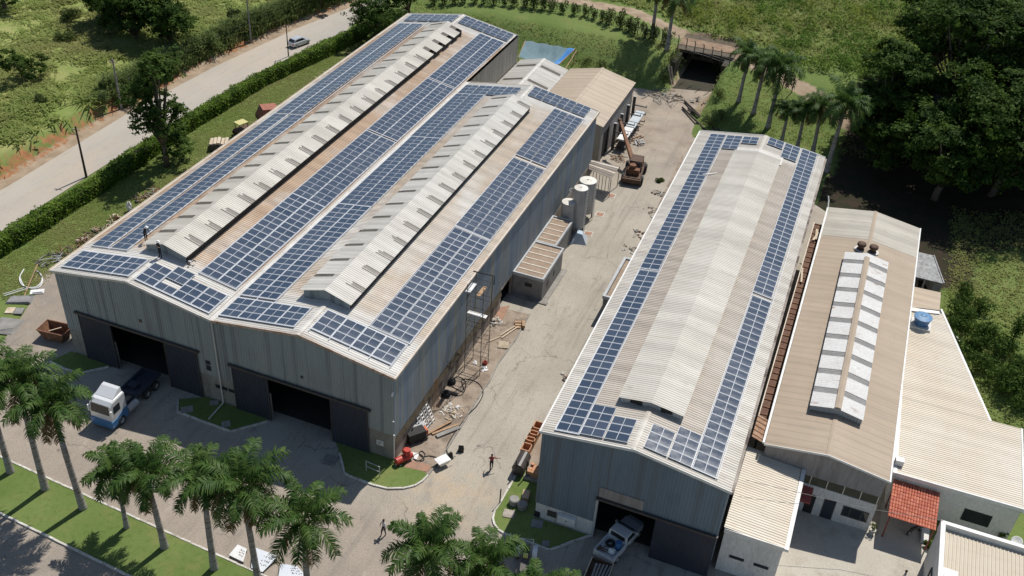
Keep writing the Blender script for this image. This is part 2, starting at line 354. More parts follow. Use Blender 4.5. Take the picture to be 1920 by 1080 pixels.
def GT(px, py, it=6):
    """pixel to terrain"""
    z = 0.0
    for _ in range(it):
        p = G(px, py, z); z = 0.5*z + 0.5*gh(p[0], p[1])
    p = G(px, py, z); return (p[0], p[1], gh(p[0], p[1]))
def dist_poly(X, Y, pts):
    d = np.full(X.shape, 1e9)
    for (a, b), (c, e) in zip(pts[:-1], pts[1:]):
        t = np.clip(((X-a)*(c-a)+(Y-b)*(e-b))/((c-a)**2+(e-b)**2), 0, 1)
        d = np.minimum(d, np.hypot(X-a-t*(c-a), Y-b-t*(e-b)))
    return d
path_pts = [G2(930, -18, 4), G2(1050, -4, 4), G2(1180, 22, 4), G2(1300, 70, 4), G2(1390, 108, 4), G2(1480, 150, 4), G2(1560, 190, 4), G2(1640, 235, 4), (44, 84)]
xs = np.concatenate([[-2000, -800, -400, -250, -180], np.arange(-140, 121, 1.0), [150, 220, 400, 800, 2000]])
ys = np.concatenate([[-1200, -500, -200, -90], np.arange(-45, 201, 1.0), [240, 320, 500, 900, 2500]])
X, Y = np.meshgrid(xs, ys); Z = ground_h(X, Y)
inyard = (X > -46) & (X < 43) & (Y > -40) & (Y < 86)
Z = Z - np.where(inyard, .12, .03)
V = np.stack([X.ravel(), Y.ravel(), Z.ravel()], 1); nx = len(xs); ny = len(ys)
I = (np.arange(ny-1)[:, None]*nx + np.arange(nx-1)[None, :]).ravel()
F = np.stack([I, I+1, I+nx+1, I+nx], 1)
def grassmat(name):
    t = NT(name)
    col = t.mix(t.rng(t.noise(.10, 5), .36, .64), (.105,.155,.042), (.15,.195,.062))
    col = t.mix(t.mul(t.rng(t.noise(.45, 6, (1,1,1), .7, (3,1,0)), .52, .72), .8), col, (.19,.19,.07))
    col = t.mix(t.mul(t.rng(t.noise(2.2, 5, (1,1,1), .7, (9,4,0)), .5, .75), .7), col, (.065,.115,.022))
    return t, col
t, col = grassmat('grass_and_soil')
n1 = t.noise(.8, 6, (1,1,1), .7)
pa = t.mul(t.attr('pasture'), 1.0)
col = t.mix(pa, col, t.mix(t.rng(t.noise(.25, 6, (1,1,1), .7), .38, .62), (.18,.235,.065), (.28,.28,.11)))
dd = t.mul(t.attr('dirt'), t.rng(n1, .3, .7, -.35, .35), 'ADD')
col = t.mix(t.rng(dd, .35, .65), col, t.mix(t.rng(t.noise(.5, 5), .38, .62), (.36,.28,.20), (.26,.195,.135)))
rr = t.mul(t.attr('red'), t.rng(n1, .3, .7, -.4, .4), 'ADD')
col = t.mix(t.rng(rr, .4, .65), col, t.mix(t.rng(t.noise(1.2, 5), .38, .62), (.34,.16,.075), (.24,.12,.06)))
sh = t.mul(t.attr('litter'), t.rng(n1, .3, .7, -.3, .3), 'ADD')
col = t.mix(t.rng(sh, .3, .7), col, t.mix(t.rng(t.noise(.7, 5), .38, .62), (.045,.032,.024), (.028,.03,.016)))  # near-black litter colour with the wood's shade painted in
t.bump(t.noise(3.5, 6, (1,1,1), .7), .35, .2)
M['ground'] = t.done(col, .95, 0, .1)
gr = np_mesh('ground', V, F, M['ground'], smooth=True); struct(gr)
P_, Q_ = X.ravel(), Y.ravel()
dirt = 1 - sstep(1.0, 2.5, dist_poly(P_, Q_, path_pts))
EE = P_ - road_left(Q_)
dirt = np.maximum(dirt, .95*(1 - sstep(1.2, 2.4, np.abs(EE + .8))))
dirt = np.maximum(dirt, .75*((P_ > 2) & (P_ < 10) & (Q_ > 84) & (Q_ < 108)))
dirt = np.maximum(dirt, .55*(1-sstep(.8, 2.5, np.abs(P_+47.5)))*(Q_ > 6)*(Q_ < 84))
red = .95*(1 - sstep(.6, 1.7, np.abs(EE + 2.6)))*np.clip(vnoise(P_, Q_, 6, 8)*1.6, .6, 1)*np.where(Q_ < 60, 1, .75)
litter = sstep(29, 32, P_)*sstep(50, 54, Q_)*(1-sstep(98, 106, Q_))*(1-.9*sstep(47.5,51,P_)*(1-sstep(60,66,Q_))) + .8*((P_ > 29.6) & (P_ < 33) & (Q_ > 50) & (Q_ < 75)) + .8*((P_>41)&(P_<46)&(Q_>40)&(Q_<54))  # litter mask also lays painted tree shade under the wood and behind the sheds
pasture = sstep(-2.6, -4.4, EE)
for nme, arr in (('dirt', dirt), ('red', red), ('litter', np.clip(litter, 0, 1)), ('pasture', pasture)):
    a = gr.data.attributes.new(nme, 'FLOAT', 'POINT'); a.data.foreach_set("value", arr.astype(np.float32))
def sheet(name, pts, z, mat, kind='structure'):
    n = len(pts); a = sum(pts[i][0]*pts[(i+1)%n][1] - pts[(i+1)%n][0]*pts[i][1] for i in range(n))
    if a < 0: pts = pts[::-1]
    m = MB(); m.add([(p[0], p[1], z) for p in pts], [tuple(range(n))]); o = m.build(name, mat); o["kind"] = kind; return o
# yard: concrete and earth, browner towards the far end
t = NT('worn_concrete_yard')
col = t.mix(t.rng(t.noise(.13, 5), .38, .62), (.40,.365,.31), (.335,.305,.255))
y = t.xyz(1)
far = t.mul(t.rng(y, 52, 74), t.rng(t.noise(.22, 5, (1,1,1), .7), .3, .6, .35, 1.0))
col = t.mix(far, col, t.mix(t.rng(t.noise(.3, 6), .36, .66), (.36,.29,.225), (.235,.19,.15)))
fr = t.rng(y, -2.5, -7.5)
col = t.mix(fr, col, t.mix(t.rng(t.noise(.3, 5), .36, .64), (.335,.285,.235), (.285,.245,.205)))
lf = t.rng(t.xyz(0), -34, -40)
col = t.mix(lf, col, t.mix(t.rng(t.noise(.4, 6), .36, .64), (.31,.26,.21), (.25,.215,.18)))
col = t.mix(t.mul(t.rng(t.noise(.32, 8, (1.2,.35,1), .72, (2,5,0)), .54, .74), .62), col, (.18,.155,.13))
col = t.mix(t.mul(t.rng(t.noise(1.4, 7, (1.6,.5,1), .72, (7,1,0), .4), .56, .72), .55), col, (.20,.175,.15))
col = t.mix(t.mul(t.rng(t.noise(.5, 6, (1,.5,1), .7, (1,9,0)), .6, .75), .6), col, (.46,.425,.37))
col = t.mix(t.mul(t.rng(t.noise(.06, 5, (16,.7,1), .65, (4,4,0)), .54, .66), .45), col, (.22,.195,.165))
cd_ = t.n("ShaderNodeVectorMath", operation='DISTANCE'); t.l(t.co(), cd_.inputs[0]); cd_.inputs[1].default_value = G(842, 930)
sp = t.mul(t.rng(cd_.outputs['Value'], 6.0, 1.5), t.rng(t.noise(.45, 6, (1,1,1), .7, (6,6,0)), .38, .62))
col = t.mix(t.mul(sp, .75), col, (.46,.36,.25))
col = t.mix(t.mul(t.rng(t.noise(3.2, 5, (1.3,.6,1), .7, (2,8,0)), .55, .72), .5), col, (.215,.185,.15))
vo = t.n("ShaderNodeTexVoronoi", feature='DISTANCE_TO_EDGE'); vo.inputs['Scale'].default_value = .13
wv = t.n("ShaderNodeVectorMath", operation='ADD'); nv_ = t.n("ShaderNodeTexNoise"); nv_.inputs['Scale'].default_value = .7; nv_.inputs['Detail'].default_value = 5; t.l(t.co(), nv_.inputs['Vector']); t.l(t.co(), wv.inputs[0]); sc9 = t.n("ShaderNodeVectorMath", operation='SCALE'); t.l(nv_.outputs['Color'], sc9.inputs[0]); sc9.inputs['Scale'].default_value = 2.2; t.l(sc9.outputs[0], wv.inputs[1]); t.l(wv.outputs[0], vo.inputs['Vector'])
ck = t.mul(t.rng(vo.outputs['Distance'], .012, .004), t.rng(t.noise(.2, 3, (1,1,1), .5, (3,3,0)), .5, .6))
col = t.mix(t.mul(ck, .45), col, (.11,.095,.08))
col = t.mix(t.mul(t.rng(t.noise(.9, 4, (1,.8,1), .5, (12,3,0)), .68, .76), .75), col, (.10,.09,.08))
g = t.rng(t.noise(8, 4, (1,1,1), .7), .3, .7, .74, 1.2); x = t.n("ShaderNodeVectorMath", operation='SCALE'); t.l(col, x.inputs[0]); t.l(g, x.inputs["Scale"])
t.bump(t.noise(6, 5), .15); M['yard'] = t.done(x.outputs[0], .92, 0, .2)
yard = [(-85,-70),(70,-70),(70,2),(53.2,2),(53.2,13),(44,13),(43,58),(33,62),G2(1322,247),G2(1291,214),G2(1332,176),(9.25,94),(9.25,108),(2.45,108),(2.45,93),(-2,89),(-12,87),(-24,89),(-38,84),(-47,72),(-48.2,9.6),G2(85,512),G2(62,560),G2(35,602),G2(0,645),(-85,-9)]
sheet('yard', yard, 0.0, M['yard'])
# asphalt road beside the pasture
t = NT('dusty_grey_asphalt')
col = t.mix(t.rng(t.noise(.12, 5, (1,.4,1)), .38, .62), (.41,.37,.315), (.345,.32,.28))
xx = t.xyz(0)
dust = t.mul(t.rng(t.noise(.18, 5, (1,.25,1), .7, (3,2,0)), .45, .65), .7)
col = t.mix(dust, col, (.42,.355,.285))
col = t.mix(t.mul(t.rng(t.noise(1.2, 7, (1.5,.3,1), .7), .56, .75), .5), col, (.20,.19,.175))
M['road'] = t.done(col, .9, 0, .2)
rr_ = [(-59.6,-60),(-59.0,0),(-58.4,14),(-58.2,46),(-57.2,64),(-54.6,82),(-51.6,96),(-46.5,114),(-40,133),(-30,163)]
m = MB(); 
for i in range(len(rl)-1): m.add([(*rl[i], .03), (*rr_[i], .03), (*rr_[i+1], .03), (*rl[i+1], .03)], [(0,1,2,3)])
struct(m.build('road', M['road']))
M['roadline'] = weathered('faded_yellow_road_paint', (.47,.40,.28), (.42,.36,.27), (.34,.31,.27), .8, (1,1,1), 1.2, (1,1,1), (.42,.6), .9)
m = MB()
for i in range(len(rl)-1):
    a = [(rl[i][k]*.5 + rr_[i][k]*.5) for k in (0,1)]; b = [(rl[i+1][k]*.5 + rr_[i+1][k]*.5) for k in (0,1)]
    m.add([(a[0]-.07, a[1], .036), (a[0]+.07, a[1], .036), (b[0]+.07, b[1], .036), (b[0]-.07, b[1], .036)], [(0,1,2,3)])
struct(m.build('road_marking', M['roadline']))
# lawns
t, col = grassmat('mown_lawn')
t.bump(t.noise(8, 5, (1,1,1), .7), .5, .1); M['lawn'] = t.done(col, .95, 0, .1)
def kerb(pts, name='kerb', wdt=.17, h=.15, mat=None, jit=True):
    m = MB()
    for (a, b) in zip(pts[:-1], pts[1:]):
        L = math.hypot(b[0]-a[0], b[1]-a[1]); n = max(1, int(L/1.15))
        for i in range(n):
            p = [a[k] + (b[k]-a[k])*(i+.012)/n for k in (0,1)]; q = [a[k] + (b[k]-a[k])*(i+.988)/n for k in (0,1)]
            j = (random.random()-.5)*.05 if jit else 0; z = h*(.88 + random.random()*.2)
            m.bar((p[0]+j, p[1]+j, z/2), (q[0]+j, q[1]-j, z/2), wdt, z)
    return struct(m.build(name, mat or M['kerb']))
b0 = np.array(G2(0, 857)); b1 = np.array(G2(493, 1080)); d = (b1-b0)/np.linalg.norm(b1-b0)
f0 = np.array(G2(0, 963)); f1 = np.array(G2(240, 1080)); e = (f1-f0)/np.linalg.norm(f1-f0)
Lb = [tuple(b0 - d*25), tuple(b1 + d*9)]; Lf = [tuple(f0 - e*25), tuple(f1 + e*22)]
sheet('lawn', [Lb[0], Lb[1], Lf[1], Lf[0]], .10, M['lawn'])
kerb(Lb); kerb(Lf); kerb([Lb[1], Lf[1]])
def lawn(pxs, closed, z=.09, extra=()):
    pts = [G2(*p) for p in pxs]; sheet('lawn', pts + list(extra), z, M['lawn']); kerb(pts)
lawn([(93,679),(123,693),(150,701),(205,688)], 0, extra=[(-30.3, -.12), (-36.2,-.12)])
lawn([(334,750),(333,773),(383,792),(433,810),(477,798),(503,791)], 0, extra=[(-13.4,-.12),(-20.2,-.12)])
lawn([(637,851),(646,888),(655,894),(670,899),(699,910),(727,917),(754,917),(777,912),(793,902),(803,892)], 0, extra=[(1.0,.6), (.1,.0), (-6,-.12)])
l4 = [(968,891),(953,918),(939,943),(927,960),(924,973),(927,985),(935,995),(947,1002),(963,1007.5),(993,1018),(1015,1027),(1030,1032),(1050,1025),(1077,1015),(1097,1008),(1109,1006)]
lawn(l4, 0, extra=[(19.2,-1.05),(13.9,-1.05),(13.9,4.6),(12.2,4.6)])
# earth strip along the big warehouse, with its kerb to the lane
t = NT('trodden_earth')
col = t.mix(t.rng(t.noise(.4, 6), .36, .64), (.33,.27,.215), (.25,.195,.15))
col = t.mix(t.mul(t.rng(t.noise(.5, 6, (1,1,1), .7, (4,2,0)), .49, .66), .85), col, (.12,.095,.075))
col = t.mix(t.mul(t.rng(t.noise(1.3, 7, (1,1,1), .7, (1,2,0)), .56, .7), .6), col, (.42,.365,.30))
t.bump(t.noise(5, 6), .5); M['earth'] = t.done(col, .95, 0, .15)
es = [(803,892),(823,865),(860,808),(903,735),(917,718),(935,680),(965,640),(993,590)]
esp = [G2(*p) for p in es]
sheet('earth_strip', esp + [(.1, 25.6), (.1,.3)], .05, M['earth'])
kerb(esp, wdt=.14, h=.12, mat=M['concrete'])
bs = [(968,891),(1003,832),(1060,715),(1110,640),(1150,570),(1200,455),(1250,350),(1280,290)]
sheet('earth_verge', [G2(*p) for p in bs] + [(13.75,57),(13.95,4.6),(12.2,4.6)], .05, M['earth'])
# pale forecourt of the brown-roofed building
M['forecourt'] = weathered('pale_forecourt_concrete', (.47,.435,.37), (.42,.385,.325), (.30,.265,.22), .25, (1,1,1), .5, (1,1,1), (.54,.75), .9)
sheet('forecourt', [(34.6,-14),(46.3,-14),(46.3,9.0),(46.3,13.7),(42.2,13.7),(42.2,9.6),(34.6,9.6)], .012, M['forecourt'])
sheet('lawn', [(46.45,-6),(53,-6),(53,13.4),(46.45,13.4)], .02, M['lawn'])
M['brickred'] = weathered('broken_red_brick_paving', (.38,.22,.15), (.30,.18,.13), (.22,.17,.13), 1.5, (1,1,1), 2, (1,1,1), (.5,.7), .95, bump=.4)
sheet('brick_patch', [G2(*p) for p in [(757,877),(800,886),(810,876),(790,868),(765,864)]], .098, M['brickred'])
# far sheet of gravel under the clutter on the left side of the big warehouse is part of the yard

sheet('cutting_floor_shade', [(2.45,91.5),(9.25,93.5),(9.25,105.2),(2.45,105.2)], .012, M['earthshade'])  # dark earth sheet; the bridge's shadow is put into its colour
# ------------------------------------------------------------------ ribbed sheets
def rib_heights(v0, v1, period, depth):
    n = max(1, int(round((v1-v0)/period))); p = (v1-v0)/n
    base = np.array([0, .42, .55, .87]); hh = np.array([0, 0, 1, 1])*depth
    vs = (np.arange(n)[:, None]*p + base[None, :]*p).ravel() + v0
    return np.append(vs, v1), np.append(np.tile(hh, n), 0)
def ribbed_roof(mb, y0, y1, xa, xb, zf, nrm=(0,0,1), period=.27, depth=.036, nu=3, m=None, along='x'):
    """sheet whose ribs run between xa(y) and xb(y), repeated along y; zf(x, y) is its height"""
    vs, hs = rib_heights(y0, y1, period, depth); rows = []
    for v, h in zip(vs, hs):
        a, b = xa(v), xb(v)
        for k in range(nu+1):
            q = a + (b-a)*k/nu; z = zf(q, v) + h
            rows.append((q, v, z) if along == 'x' else (v, q, z))
    n = len(vs); w_ = nu+1; fs = [(i*w_+k, i*w_+k+1, (i+1)*w_+k+1, (i+1)*w_+k) if along == 'x' else (i*w_+k, (i+1)*w_+k, (i+1)*w_+k+1, i*w_+k+1) for i in range(n-1) for k in range(nu)]
    mb.add(rows, fs, m)
def ribbed_wall(mb, a, b, zb, zt, out, period=.3, depth=.04, m=None, u0=0.0, u1=None):
    """upright cladding from plan point a to b; zb(u), zt(u) its lower and upper edge; out = outward direction"""
    L = math.hypot(b[0]-a[0], b[1]-a[1]); u1 = L if u1 is None else u1
    us, hs = rib_heights(u0, u1, period, depth); d = ((b[0]-a[0])/L, (b[1]-a[1])/L)
    flip = (d[1]*out[0] - d[0]*out[1]) < 0
    for i in range(len(us)-1):
        p, q = us[i], us[i+1]; mid = (p+q)/2; bz = zb(mid)
        if zt(mid) - bz < .02: continue
        P = [(a[0]+d[0]*p+out[0]*hs[i], a[1]+d[1]*p+out[1]*hs[i]), (a[0]+d[0]*q+out[0]*hs[i+1], a[1]+d[1]*q+out[1]*hs[i+1])]
        vs = [(*P[0], bz), (*P[1], bz), (*P[1], zt(q)), (*P[0], zt(p))]
        mb.add(vs, [(3,2,1,0) if flip else (0,1,2,3)], m)
const = lambda c: (lambda *a: c)
def gable(x0, x1, h, rise):
    xm = (x0+x1)/2
    return lambda x, *a: h + rise*(1 - abs(x-xm)/((x1-x0)/2))
HA, RA = 10.14, 1.52
gA1 = gable(-35.8, -18.15, HA, RA); gA2 = gable(-18.15, 0.0, HA, RA)
XA = [-35.8, -26.975, -18.15, -9.075, 0.0]
# ================================================================== twin-gabled warehouse
A = thing('twin_gable_warehouse', 'long grey steel warehouse with twin low gables, two raised roof vents and solar panels', 'warehouse', (-18.15, 0, 0))
def slope_part(name, par, xa, xb, zf, y0, y1, mat, **k):
    m = MB(); ribbed_roof(m, y0, y1, const(xa), const(xb), zf, **k); return m.build(name, mat, par, True)
slope_part('roof_slope', A, -36.05, XA[1], gA1, -.22, 75.9, M['roofA'])
slope_part('roof_slope', A, XA[1], XA[2]-.25, gA1, -.22, 75.9, M['roofA'])
slope_part('roof_slope', A, XA[2]+.25, XA[3], gA2, -.22, 57.4, M['roofA2'])
slope_part('roof_slope', A, XA[3], .22, gA2, -.22, 57.4, M['roofA2'])
def cap(par, x, z, y0, y1, s, mat, wd=.38, name='ridge_cap'):
    m = MB(); m.prism([(x-wd, z-wd*s+.065), (x, z+.075), (x+wd, z-wd*s+.065), (x+wd, z-wd*s+.045), (x, z+.055), (x-wd, z-wd*s+.045)], 'y', y0, y1); return m.build(name, mat, par, True)
SL = RA/8.9
cap(A, XA[1], HA+RA, -.25, 75.95, SL, M['roofA2'], .22); cap(A, XA[3], HA+RA, -.25, 57.45, SL, M['roofA2'], .22)
m = MB(); m.box((-18.42,-.24,HA-.10), (-17.88,57.45,HA+.035)); m.box((-18.47,-.24,HA+.035), (-18.40,57.45,HA+.13)); m.box((-17.90,-.24,HA+.035), (-17.83,57.45,HA+.13)); m.build('valley_gutter', M['trim'], A, True)
m = MB()   # verge trims on the front and back gables
def verge(m, x0, x1, g, y, t=.06, h=.26, up=.09, k=None):
    xm = (x0+x1)/2
    for a, b in ((x0, xm), (xm, x1)):
        q = lambda yy: [(a, yy, g(a)-h+up), (b, yy, g(b)-h+up), (b, yy, g(b)+up), (a, yy, g(a)+up)]
        m.hexa(q(y), q(y+t), k)
verge(m, -36.08, -18.15, gA1, -.30); m.build('verge_trim', M['trim'], A, True)
m = MB(); verge(m, -36.08, -18.15, gA1, 75.93); m.build('verge_trim', M['trim'], A, True)
m = MB(); verge(m, -18.15, .25, gA2, -.30); m.build('verge_trim', M['rusttrim'], A, True)
m = MB(); verge(m, -18.15, .25, gA2, 57.45); m.build('verge_trim', M['creamtrim'], A, True)
m = MB(); m.box((.20,-.24,HA-.22),(.40,57.5,HA-.02)); m.box((.36,-.24,HA-.02),(.42,57.5,HA+.06)); m.build('eave_gutter', M['creamtrim'], A, True)
m = MB(); m.box((-36.25,-.24,HA-.22),(-36.05,75.95,HA-.02)); m.box((-36.28,-.24,HA-.02),(-36.22,75.95,HA+.05)); m.build('eave_gutter', M['creamtrim'], A, True)
# front cladding with the two door openings
DO = [(-34.0, -20.4, 5.62), (-16.6, -2.45, 5.3)]       # x0, x1, top of the door leaves
OP = [(-30.3, -24.0, 5.5), (-12.8, -6.2, 5.15)]        # openings
def front_zb(u):
    x = -35.85 + u
    for x0, x1, zt in OP:
        if x0 < x < x1: return zt
    return 3.15
def front_zt(u):
    x = -35.85 + u; return (gA1(x) if x < -18.15 else gA2(x)) - .02
m = MB(); ribbed_wall(m, (-35.85,-.06), (.05,-.06), front_zb, front_zt, (0,-1), .28, .045); m.build('front_cladding', M['cladfront'], A, True)
m = MB()
for a, b in ((-35.8,-30.3), (-24.0,-12.8), (-6.2,0.0)): m.box((a, -.02, 0), (b, .16, 3.2))
m.box((-30.3,.16,5.45),(-24,.3,5.7)); m.box((-12.8,.16,5.1),(-6.2,.3,5.35)); m.build('front_base_wall', M['concrete'], A, True)
for (x0, x1, zt), (o0, o1, z_) in zip(DO, OP):
    for a, b in ((x0, o0+.05), (o1-.05, x1)):
        m = MB(); ribbed_wall(m, (a,-.24), (b,-.24), const(.06), const(zt), (0,-1), .22, .03); m.box((a,-.235,.06),(b,-.17,zt)); d_ = m.build('door_leaf', M['doordark'], A, True)
        for q in (a+.04, b-.04): m = MB(); m.box((q-.04,-.30,.06),(q+.04,-.236,zt+.001)); m.build('leaf_stile', M['darkmetal'], d_, True)
    m = MB(); m.box((x0-.35,-.36,zt+.02),(x1+.3,-.10,zt+.24)); m.build('door_track', M['darkmetal'], A, True)
# lower wall slots, downpipe, little windows, notice
m = MB(); m.box((-18.9,-.05,1.75),(-17.6,.02,2.15)); m.build('vent_slot', M['glass'], A, True)
m = MB(); m.box((-17.45,-.05,1.75),(-16.75,.02,2.15)); m.build('vent_slot', M['glass'], A, True)
for z0, z1 in ((3.75,4.35),(4.5,4.95)):
    m = MB(); m.box((-19.55,-.135,z0),(-19.05,-.10,z1)); m.build('small_window', M['glass'], A, True)
m = MB(); m.tube([(-18.15,-.18,9.9),(-18.15,-.18,.5),(-18.15,-.3,.2),(-18.1,-2.6,.14)], .075, 8); m.build('downpipe', M['trim'], A, True)
m = MB(); m.tube([(.08,-.2,8.4),(.0,-.2,8.0)], .09, 8); m.tube([(.02,-.2,5.0),(.16,-.2,5.0)], .06); m.tube([(.14,-.2,3.4),(.12,-.2,.35),(.5,-.6,.12)], .07, 8); m.build('downpipe', M['white'], A, True)
m = MB(); m.box((-1.75,-.05,1.35),(-1.05,-.025,1.95)); nb = m.build('notice_board', M['plastic_white'], A, True)
m = MB()
for k in range(3): m.box((-1.62,-.058,1.78-k*.14),(-1.18-.1*k,-.051,1.83-k*.14))
m.build('lettering', M['darkmetal'], nb, True)
m = MB(); m.box((-26.6,-.16,7.1),(-26.3,-.1,7.4)); m.build('wall_lamp', M['darkmetal'], A, True)
m = MB(); m.box((-9.2,-.16,6.6),(-8.95,-.1,6.85)); m.build('wall_lamp', M['darkmetal'], A, True)
# side walls
m = MB(); ribbed_wall(m, (.04, 0), (.04, 57.3), const(2.75), const(HA-.05), (1,0), .28, .045); m.build('side_cladding', M['cladside'], A, True)
m = MB(); ribbed_wall(m, (-18.1, 57.3), (-18.1, 75.8), const(0), const(HA-.05), (1,0), .28, .045); m.build('side_cladding', M['cladgrey'], A, True)
m = MB(); ribbed_wall(m, (-35.84, 0), (-35.84, 75.8), const(2.6), const(HA-.05), (-1,0), .28, .045); m.build('side_cladding', M['cladfront'], A, True)
m = MB(); m.box((-.14, .17, 0), (.10, 25.3, 1.95)); m.box((-.14,28.4,0),(.10,57.3,2.7)); m.box((-.14,25.3,2.5),(.10,28.4,2.75)); m.build('side_base_wall', M['grimewall'], A, True)
m = MB(); m.hexa([(.0,.1,1.95),(.22,.1,1.95),(.22,25.3,1.95),(.0,25.3,1.95)], [(.0,.1,2.75),(.055,.1,2.75),(.055,25.3,2.75),(.0,25.3,2.75)]); m.build('grimy_ledge', M['grimeband'], A, True)
m = MB(); m.box((-35.8,.17,0),(-35.6,75.8,2.65)); m.build('side_base_wall', M['concrete'], A, True)
m = MB(); ribbed_wall(m, (-18.1,57.35), (0,57.35), const(0), lambda u: gA2(-18.1+u)-.02, (0,1)); m.build('back_cladding', M['cladgrey'], A, True); m = MB(); ribbed_wall(m, (-35.8,75.85), (-18.15,75.85), const(0), lambda u: gA1(-35.8+u)-.02, (0,1)); m.build('back_cladding', M['cladgrey'], A, True)
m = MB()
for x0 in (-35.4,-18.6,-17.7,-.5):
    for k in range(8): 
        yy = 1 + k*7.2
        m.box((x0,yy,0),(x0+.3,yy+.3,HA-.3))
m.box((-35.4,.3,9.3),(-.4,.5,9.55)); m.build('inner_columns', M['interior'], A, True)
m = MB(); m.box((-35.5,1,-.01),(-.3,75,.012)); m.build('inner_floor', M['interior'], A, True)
# raised roof vents: light sheets alternating with translucent ones, dark open louvre on the long sides
def monitor(par, x0, x1, zb, zs, zp, y0, y1, pitch, strip, ga, m1, m2, gablemat, left_bars=True, openings=None, over=.28, phase=0.0, rstrip=None, rg=.5, dep=.028, hatch=True, openfrom=1e9):
    xm = (x0+x1)/2; top = MB(); rstrip = strip if rstrip is None else rstrip
    for (a, b, zz, side) in ((x0-over, xm, None, 0), (xm, x1+over, None, 1)):
        zf = lambda x, y: zp - (zp-zs)*abs(x-xm)/((x1-x0)/2)
        y = y0-.25; st = strip if side == 0 else rstrip
        while y < y1+.2:
            e1 = min(y + pitch - st, y1+.25)
            ribbed_roof(top, y, e1, const(a), const(b), zf, period=.27, depth=dep, nu=1, m=0)
            e2 = min(e1 + st, y1+.25)
            if e2 - e1 > .1:
                zg = lambda x, y: zf(x, y) - .05
                # the translucent sheet stops short of the ridge
                if side == 0: ribbed_roof(top, e1-.02, e2+.02, const(a), const(xm-rg*.6), zg, period=.2, depth=.02, nu=1, m=1); ribbed_roof(top, e1, e2, const(xm-rg*.6), const(b), zf, period=.27, depth=.04, nu=1, m=0)
                elif y > openfrom: ribbed_roof(top, e1, e2, const(xm+rg), const(xm+rg+.9), zf, nu=1, m=1); ribbed_roof(top, e1, e2, const(a), const(xm+rg), zf, nu=1, m=0)
                elif hatch:
                    ribbed_roof(top, e1, e2, const(a), const(b), zf, period=.27, depth=dep, nu=1, m=0)
                    for q in range(4):
                        c0_ = e1 + (e2-e1)*(q+.2)/4; c1_ = c0_ + (e2-e1)*.15; xs_ = xm + rg + .6*random.random(); zz = lambda x: zf(x, 0) + dep + .006
                        top.add([(xs_,c0_,zz(xs_)), (b,c0_,zz(b)), (b,c1_,zz(b)), (xs_,c1_,zz(xs_))], [(0,1,2,3)], 1)
                else: ribbed_roof(top, e1-.02, e2+.02, const(xm+rg), const(b), zg, period=.2, depth=.02, nu=1, m=1); ribbed_roof(top, e1, e2, const(a), const(xm+rg), zf, period=.27, depth=.04, nu=1, m=0)
            y = e2
    r = top.build('monitor_roof', [m1, m2], par, True)
    m = MB(); zt = lambda u: zp - (zp-zs)*abs(x0+u-xm)/((x1-x0)/2) - .03
    zbf = lambda u: ga(x0+u) + .02
    ribbed_wall(m, (x0, y0), (x1, y0), zbf, zt, (0,-1), .26, .035); m.build('monitor_gable', gablemat, par, True)
    m = MB(); ribbed_wall(m, (x0, y1), (x1, y1), zbf, zt, (0,1), .26, .035); m.build('monitor_gable', gablemat, par, True)
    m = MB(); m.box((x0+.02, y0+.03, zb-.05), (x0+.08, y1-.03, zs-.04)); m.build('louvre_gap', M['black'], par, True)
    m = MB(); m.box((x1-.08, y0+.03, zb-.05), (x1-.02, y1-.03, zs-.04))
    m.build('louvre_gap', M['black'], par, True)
monitor(A, -28.95, -24.45, 11.27, 12.18, 12.86, 5.1, 69.4, 2.92, .62, gA1, M['roofmonB'], M['transl'], M['cladfront'], rg=.8, rstrip=.85, openfrom=57)
monitor(A, -11.70, -6.95, 11.24, 12.22, 12.98, 5.2, 51.0, 2.85, .5, gA2, M['roofmon'], M['transl'], M['cladfront'], rg=.9, rstrip=.8)
# ================================================================== long shed with one gable
HB, RB = 10.25, 1.2
B = thing('solar_shed', 'long slate-blue steel shed with one gable and panel strips along both eaves', 'warehouse', (21.5, -.9, 0))
gB = gable(13.75, 29.25, HB, RB)
bl_ = lambda y: 13.86 - .0065*y
br_ = lambda y: 29.46 - .0085*y
m = MB(); ribbed_roof(m, -1.1, 58.1, bl_, const(21.5), gB); m.build('roof_slope', M['roofB'], B, True)
m = MB(); ribbed_roof(m, -1.1, 58.1, const(21.5), br_, gB); m.build('roof_slope', M['roofB'], B, True)
cap(B, 21.5, HB+RB, -1.12, 58.15, RB/7.8, M['roofB'], .2)
m = MB(); verge(m, 13.80, 29.55, gB, -1.18); m.build('verge_trim', M['white'], B, True); m = MB(); verge(m, 13.42, 29.02, gB, 58.12); m.build('verge_trim', M['white'], B, True); m = MB(); m.hexa([(13.72,-1.1,HB-.22),(13.86,-1.1,HB-.22),(13.48,58.1,HB-.22),(13.34,58.1,HB-.22)], [(13.72,-1.1,HB-.03),(13.86,-1.1,HB-.03),(13.48,58.1,HB-.03),(13.34,58.1,HB-.03)]); m.build('eave_trim', M['white'], B, True)
m = MB(); m.hexa([(29.47,-1.1,HB-.24),(29.69,-1.1,HB-.24),(29.19,58.1,HB-.24),(28.97,58.1,HB-.24)], [(29.47,-1.1,HB-.06),(29.69,-1.1,HB-.06),(29.19,58.1,HB-.06),(28.97,58.1,HB-.06)]); m.build('eave_gutter', M['grimewall'], B, True)
def b_zb(u):
    x = 13.98 + u; return 4.85 if 19.35 < x < 29.2 else 1.85
m = MB(); ribbed_wall(m, (13.98,-.95), (29.32,-.95), b_zb, lambda u: gB(13.98+u)-.02, (0,-1), .28, .045); m.build('front_cladding', M['cladB'], B, True)
m = MB(); m.box((14.05,-.88,0),(19.35,-.7,1.9)); m.build('front_base_wall', M['whitewall'], B, True)
